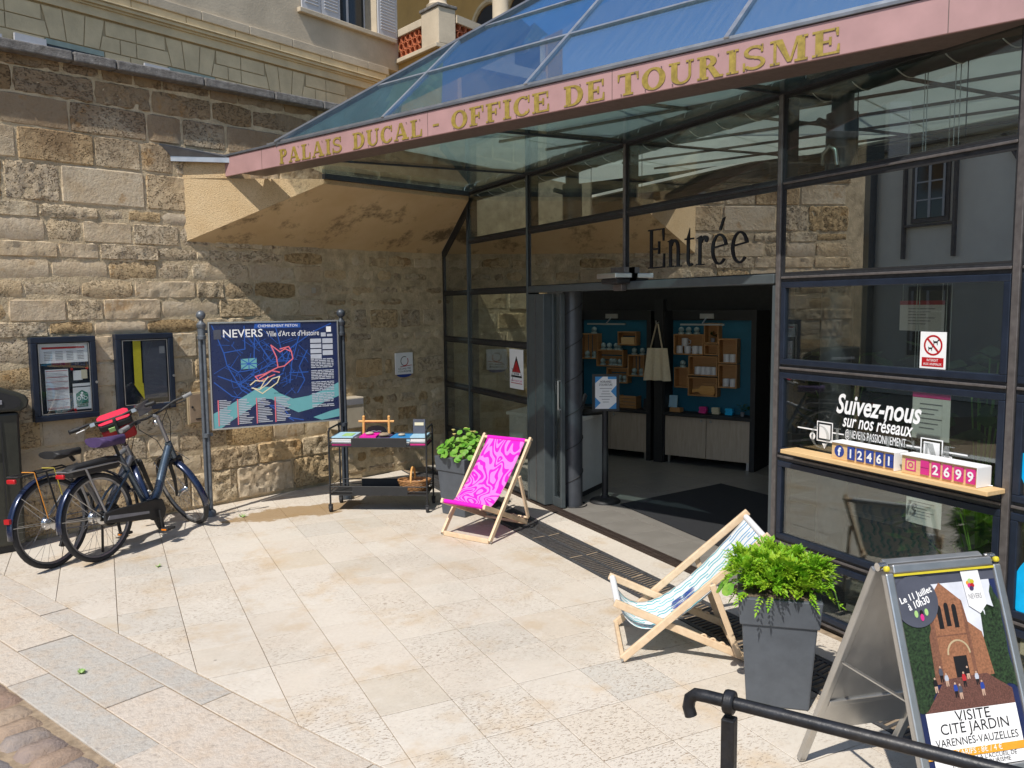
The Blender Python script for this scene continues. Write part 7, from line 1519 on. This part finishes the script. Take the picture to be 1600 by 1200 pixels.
# ================================================================ BICYCLES
def bike(label, loc, rz, lean, steer, kind):
    t = thing('bicycle', label, 'bicycle', loc, rz); t.rotation_euler = (lean,0,rz)
    WB = 1.13; Rw = .352
    A = kind == 'A'
    HT, HB = V(.80,0,.86), V(.88,0,.66)          # head tube top / bottom
    axd = (HT-HB).normalized(); MS = Matrix.Translation(HB)@Matrix.Rotation(steer,4,axd)@Matrix.Translation(-HB)
    def fin(b, name, mat, par=None, st=False, sm=45, bev=0):
        if st: b.xf(MS)
        return b.build(name, mat, par or t, smooth=sm, bevel=bev)
    def wheel(c, st):
        n = 44; ty = MB(); ty.tube(arcpts(c,Rw-.021,0,360-360/n,n-1),.021,10,closed=True)
        if st:
            ty.xf(MS); dz = -min(v.z for v in ty.v); sh_ = Matrix.Translation((0,0,dz))
            ty.xf(sh_)
        else: sh_ = Matrix.Identity(4)
        tyre = ty.build('wheel', MAT['rubber'], t, smooth=60)
        def f2(b, nm, mt):
            if st: b.xf(MS); b.xf(sh_)
            return b.build(nm, mt, tyre, smooth=45)
        b = MB(); b.tube(arcpts(c,Rw-.044,0,360-360/n,n-1),[.010]*n,8,closed=True); b.tube(arcpts(c,Rw-.036,0,360-360/n,n-1),[.0125]*n,8,closed=True); f2(b,'rim',MAT['bikegrey'])
        b = MB(); hr_ = .055 if not st else .034
        b.lathe([(.012,-.06),(hr_,-.045),(hr_*.75,-.03),(hr_*.75,.03),(hr_,.045),(.012,.06)],n=20); b.xf(Matrix.Translation(c)@Matrix.Rotation(R(90),4,'X')); f2(b,'hub',MAT['chrome'])
        b = MB()
        for k in range(28):
            a = 2*math.pi*k/28; s_ = 1 if k%2 else -1; a2 = a+(.5 if (k//2)%2 else -.5)
            b.cyl(Vector(c)+V(hr_*math.cos(a2),s_*.035,hr_*math.sin(a2)),Vector(c)+V((Rw-.045)*math.cos(a),0,(Rw-.045)*math.sin(a)),.0012,n=4)
        f2(b,'spokes',MAT['bikegrey']); return sh_
    wheel(V(0,0,Rw), False); shf = wheel(V(WB,0,Rw), True)
    fp = MAT['bikeblue'] if A else MAT['bikegrey']
    BB = V(.53,0,.29)
    # frame
    b = MB()
    if A:
        b.tube([HB+axd*.17,HB+axd*.02],.030,14)
        b.tube([HB+axd*.13+V(-.01,0,0),V(.74,0,.62),V(.65,0,.42),V(.58,0,.345),V(.48,0,.325)],[.036,.036,.038,.042,.040],14)
        b.tube([V(.50,0,.33),V(.36,0,.62),V(.27,0,.80)],[.026,.024,.020],12)
    else:
        b.tube([HB+axd*.17,HB+axd*.02],.028,14); b.tube([HB+axd*.06,V(.55,0,.30)],.036,14); b.tube([HB+axd*.14,V(.36,0,.60)],.022,12); b.tube([V(.52,0,.30),V(.36,0,.60),V(.28,0,.76)],.020,12)
    fr = fin(b,'frame',fp)
    b = MB()
    for y in (-.07,.07):
        b.tube([V(0,y,Rw),V(.25,y*.9,.31),V(.47,y*.4,.30)],.012,8); b.tube([V(0,y,Rw),V(.16,y*.8,.52),V(.335,y*.3,.66)],.010,8)
    fin(b,'stays',fp,fr)
    b = MB(); b.cyl(V(.27,0,.79),V(.215,0,.93 if A else .86),.0135,n=10); sp_ = fin(b,'seat_post',MAT['black'])
    # saddle
    zs_ = .945 if A else .865; b = MB(); nx, ny = 10, 8; prof = [(-.17,.095),(-.15,.115),(-.11,.12),(-.06,.10),(-.01,.07),(.04,.045),(.09,.033),(.13,.025)]
    rings = []
    for i,(x,w_) in enumerate(prof):
        ring_ = []
        for j in range(12):
            a = 2*math.pi*j/12; zz = math.sin(a); ring_.append(V(.20+x, w_*math.cos(a), zs_+(.026 if zz > 0 else (.055 if A else .035))*zz+(.012 if i < 2 else 0)))
        rings.append(ring_)
    vs = [v for r_ in rings for v in r_]; fs = [(i*12+j,i*12+(j+1)%12,(i+1)*12+(j+1)%12,(i+1)*12+j) for i in range(len(prof)-1) for j in range(12)]+[tuple(range(12))[::-1],tuple(range((len(prof)-1)*12,len(prof)*12))]
    b.add(vs,fs); fin(b,'saddle',MAT['purple'] if A else MAT['black'],None,False,60)
    # fork, fender, stem, bars
    b = MB(); ax_ = V(WB,0,Rw)
    for y in (-.055,.055): b.tube([HB+V(.01,y,-.01),HB+V(.10,y,-.17) if not A else HB+V(.11,y,-.17),ax_+V(0,y,0)],[.018,.016,.012] if A else [.024,.02,.017],10)
    b.tube([HB+V(.01,-.06,-.005),HB+V(.01,.06,-.005)],.02,10); b.tube([HB+V(.0,0,.02),HB+V(.012,0,-.02)],.022,10); fin(b,'fork',MAT['black'],None,True)
    def fend(c, a0, a1, st, mt, w_=.030):
        b = MB(); n = 18; vs = []; fs = []
        for i in range(n+1):
            a = R(a0+(a1-a0)*i/n)
            for j in range(7):
                th = (j/6-.5)*math.pi*.85; rr = Rw+.012+.014*math.cos(th); y = w_*math.sin(th); vs.append(V(c[0]+rr*math.cos(a),y,c[2]+rr*math.sin(a)))
        for i in range(n):
            for j in range(6): k = i*7+j; fs.append((k,k+1,k+8,k+7))
        b.add(vs,fs)
        if st: b.xf(MS); b.xf(shf)
        o_ = b.build('fender', mt, t, smooth=60); md = o_.modifiers.new('th','SOLIDIFY'); md.thickness = .003
        b = MB()
        for a in (a0+12,(a0+a1)/2) if st else (a1-14,a1-50):
            for y in (-.032,.032): b.cyl(V(c[0],y*1.7,c[2]),V(c[0]+(Rw+.01)*math.cos(R(a)),y,c[2]+(Rw+.01)*math.sin(R(a))),.0028,n=5)
        if st: b.xf(MS); b.xf(shf)
        b.build('fender_stay', MAT['alu'], o_); return o_
    fend((0,0,Rw),20,187,False,MAT['fender']); fend((WB,0,Rw),60,212,True,MAT['fender'])
    b = MB(); top_ = HT+axd*(.22 if A else .20); b.tube([HT-axd*.03,HT+axd*.10,top_],[.019,.017,.016],12); b.tube([top_-axd*.01,top_+V(.05,0,.015)],.017,10); fin(b,'stem',MAT['bikegrey'] if A else MAT['black'],None,True)
    hc = top_+V(.05,0,.015); b = MB(); sw = -.10 if A else -.05
    b.tube([hc+V(sw,-.31,.02),hc+V(sw*.6,-.2,.03),hc+V(0,-.07,.01),hc+V(0,.07,.01),hc+V(sw*.6,.2,.03),hc+V(sw,.31,.02)],.0115,10); hb = fin(b,'handlebar',MAT['black'],None,True)
    for s_ in (-1,1):
        b = MB(); b.tube([hc+V(sw*.88,s_*.27,.021),hc+V(sw*1.06,s_*.34,.019)],.018,10); b.tube([hc+V(sw*1.02,s_*.345,.019),hc+V(sw*1.06,s_*.352,.019)],.020,10); fin(b,'grip',MAT['grip'] if A else MAT['black'],hb,True)
        b = MB(); b.tube([hc+V(sw*.5,s_*.19,.02),hc+V(sw*.3+.05,s_*.24,.0),hc+V(sw*.8+.06,s_*.31,-.008)],.006,6); b.box(hc+V(sw*.4,s_*.17,.015),(.035,.04,.03)); fin(b,'brake_lever',MAT['black'] if A else MAT['alu'],hb,True)
    b = MB(); b.tube([hc+V(0,.15,.01),hc+V(.14,.12,-.04),HT+V(.12,.03,.02),HB+V(.05,.03,0)],.0035,6); b.tube([hc+V(0,-.15,.01),hc+V(.15,-.1,-.08),HT+V(.10,-.02,-.04)],.0035,6); b.tube([hc+V(0,-.12,.01),hc+V(.10,-.14,-.12),HB+V(.02,-.03,.1),V(.6,-.03,.5) if not A else V(.72,-.04,.6)],.0035,6); fin(b,'brake_cable',MAT['black'],hb,True)
    b = MB(); b.sphere(hc+V(.03,0,-.06),.032,14,8); fin(b,'headlight',MAT['chrome'] if A else MAT['black'],hb,True)
    if A:
        b = MB(); b.box(hc+V(-.02,.05,.10),(.015,.14,.13),Matrix.Rotation(-.5,3,'Y')); fin(b,'map_holder',MAT['clear'],hb,True); b = MB(); b.box(hc+V(-.026,.05,.10),(.004,.12,.11),Matrix.Rotation(-.5,3,'Y')); fin(b,'map_sheet',MAT['postgrey'],hb,True)
    else:
        b = MB(); c0 = V(0,0,0); TB = Matrix.Translation(hc+V(.09,0,-.07))@Matrix.Rotation(R(-32),4,'Y')@Matrix.Scale(.84,4); pr = [(-.10,-.13),(-.08,-.155),(.06,-.155),(.10,-.12),(.10,.12),(.06,.155),(-.08,.155),(-.10,.13)]
        b.prism(pr,c0+V(0,0,-.12),(1,0,0),(0,1,0),0,.17); bag = fin(b.xf(TB),'handlebar_bag',MAT['darkred'],None,True,40,.02)
        b = MB(); b.prism([(x*1.04,y*1.04) for x,y in pr],c0+V(0,0,.051),(1,0,0),(0,1,0),0,.075); fin(b.xf(TB),'bag_collar',MAT['black'],bag,True,40,.012)
        b = MB(); b.prism([(x*1.0,y*1.0) for x,y in pr],c0+V(0,0,.127),(1,0,0),(0,1,0),0,.012); fin(b.xf(TB),'bag_lid',MAT['redcloth'],bag,True,40,.006)
        b = MB(); b.box(c0+V(-.115,.05,.06),(.01,.06,.045)); fin(b.xf(TB),'bag_tag',MAT['lightgreen'],bag,True,40)
        b = MB()
        for k in range(5): b.box(c0+V(-.02+.012*(k%2),-.06+k*.03,.1395),(.012,.006,.002))
        fin(b.xf(TB),'bag_vents',MAT['black'],bag,True,40)
    # drive side (right side is -y)
    b = MB(); b.tube([V(.53,-.06,.29),V(.53,-.075,.29)],[.095,.088],28) ; fin(b,'motor_cover' if A else 'chainring',MAT['black'])
    if A:
        b = MB(); b.prism([(-.02,.31),(.10,.285),(.45,.225),(.60,.20),(.635,.27),(.60,.365),(.50,.385),(.10,.395),(-.02,.39)],(0,-.072,0),(1,0,0),(0,0,1),0,.022); fin(b,'chain_guard',MAT['black'],None,False,45,.008)
        b = MB(); b.prism([(.0,.33),(.43,.28),(.43,.30),(.02,.36)],(0,-.096,0),(1,0,0),(0,0,1),0,.004); fin(b,'guard_strip',MAT['inkgrey'])
    else:
        b = MB(); b.tube([V(0,-.055,.40),V(.53,-.06,.36)],.005,5); b.tube([V(0,-.055,.30),V(.53,-.06,.22)],.005,5); fin(b,'chain',MAT['inkgrey'])
        b = MB(); b.box(V(.04,-.06,.22),(.03,.02,.13),Matrix.Rotation(.5,3,'Y')); b.cyl(V(.02,-.05,.27),V(.02,-.07,.27),.022,n=12); b.cyl(V(.06,-.05,.17),V(.06,-.07,.17),.022,n=12); fin(b,'derailleur',MAT['black'])
    for y,a in ((-.115,-82),(.115,98)):
        e = V(.53+.17*math.cos(R(a)),y,.29+.17*math.sin(R(a))); b = MB(); b.bar(V(.53,y,.29),e,.016,.026); cr_ = fin(b,'crank',MAT['black'],None,False,45,.004)
        b = MB(); b.box(e+V(0,y*.42,0),(.095,.075,.022)); fin(b,'pedal',MAT['black'],cr_,False,45,.004); b = MB(); b.box(e+V(-.049,y*.42,0),(.004,.05,.012)); fin(b,'reflector',MAT['amber'],cr_)
    # rack, battery, light
    b = MB(); zr = .765
    for y in (-.055,.055): b.tube([V(-.29,y,zr),V(.20,y,zr),V(.30,y*.6,zr-.06)],.007,8); b.tube([V(-.12 if A else -.05,y,zr),V(.02,y*1.35,Rw+.02)],.010 if A else .007,8)
    b.tube([V(-.29,-.055,zr),V(-.29,.055,zr)],.007,8); b.tube([V(-.05,-.055,zr),V(-.05,.055,zr)],.006,8); rk = fin(b,'rack',MAT['bikegrey'] if A else MAT['black'])
    if A: b = MB(); b.prism([(-.24,zr-.055),(.20,zr-.055),(.24,zr-.02),(.24,zr+.035),(.18,zr+.05),(-.20,zr+.035),(-.25,zr+.01)],(0,.05,0),(1,0,0),(0,0,1),0,.10); fin(b,'battery',MAT['black'],None,False,45,.014)
    else:
        b = MB(); b.prism([(0,-.0),(.36,.10),(.30,.16),(-.02,.05)],V(.42,.04,.40),(1,0,0),(0,0,1),0,.08) if 0 else b.tube([V(.60,0,.36),V(.80,0,.62)],[.042,.042],14); fin(b,'battery',MAT['slate'])
        for x,m_ in ((-.16,'orange'),(.02,'lime')):
            b = MB(); b.tube([V(x,-.06,zr+.012),V(x,.06,zr+.012)],.0038,6); b.tube([V(x,-.062,zr+.01),V(x+.06,-.085,Rw+.06)],.0038,6); fin(b,'elastic_strap',MAT[m_],rk)
    b = MB(); b.box(V(-.305,0,zr-.03),(.024,.08,.034)); fin(b,'tail_light',MAT['red'],None,False,45,.008)
    if not A: b = MB(); b.box(V(-.372,0,Rw+.10),(.02,.05,.035)); fin(b,'rear_reflector',MAT['red'])
    b = MB(); b.cyl(V(.10 if A else .36,.07,.28),V(.16 if A else .32,.16,.022-math.sin(lean)*-.16*0),.010,n=8); fin(b,'kickstand',MAT['black'])
    return t
ra = G(160,876); bike('slate blue step-through city bicycle with purple saddle, front one of the pair',(ra.x,ra.y,0),math.atan2(.868,.873)-.02,-R(2.5)*-1*-1 if 0 else -R(3),R(72),'A')
rb_ = G(88,886); bike('dark bicycle with red handlebar bag, rear one of the pair',(rb_.x,rb_.y,0),math.atan2(.893,.84)-.02,-R(3),R(46),'B')
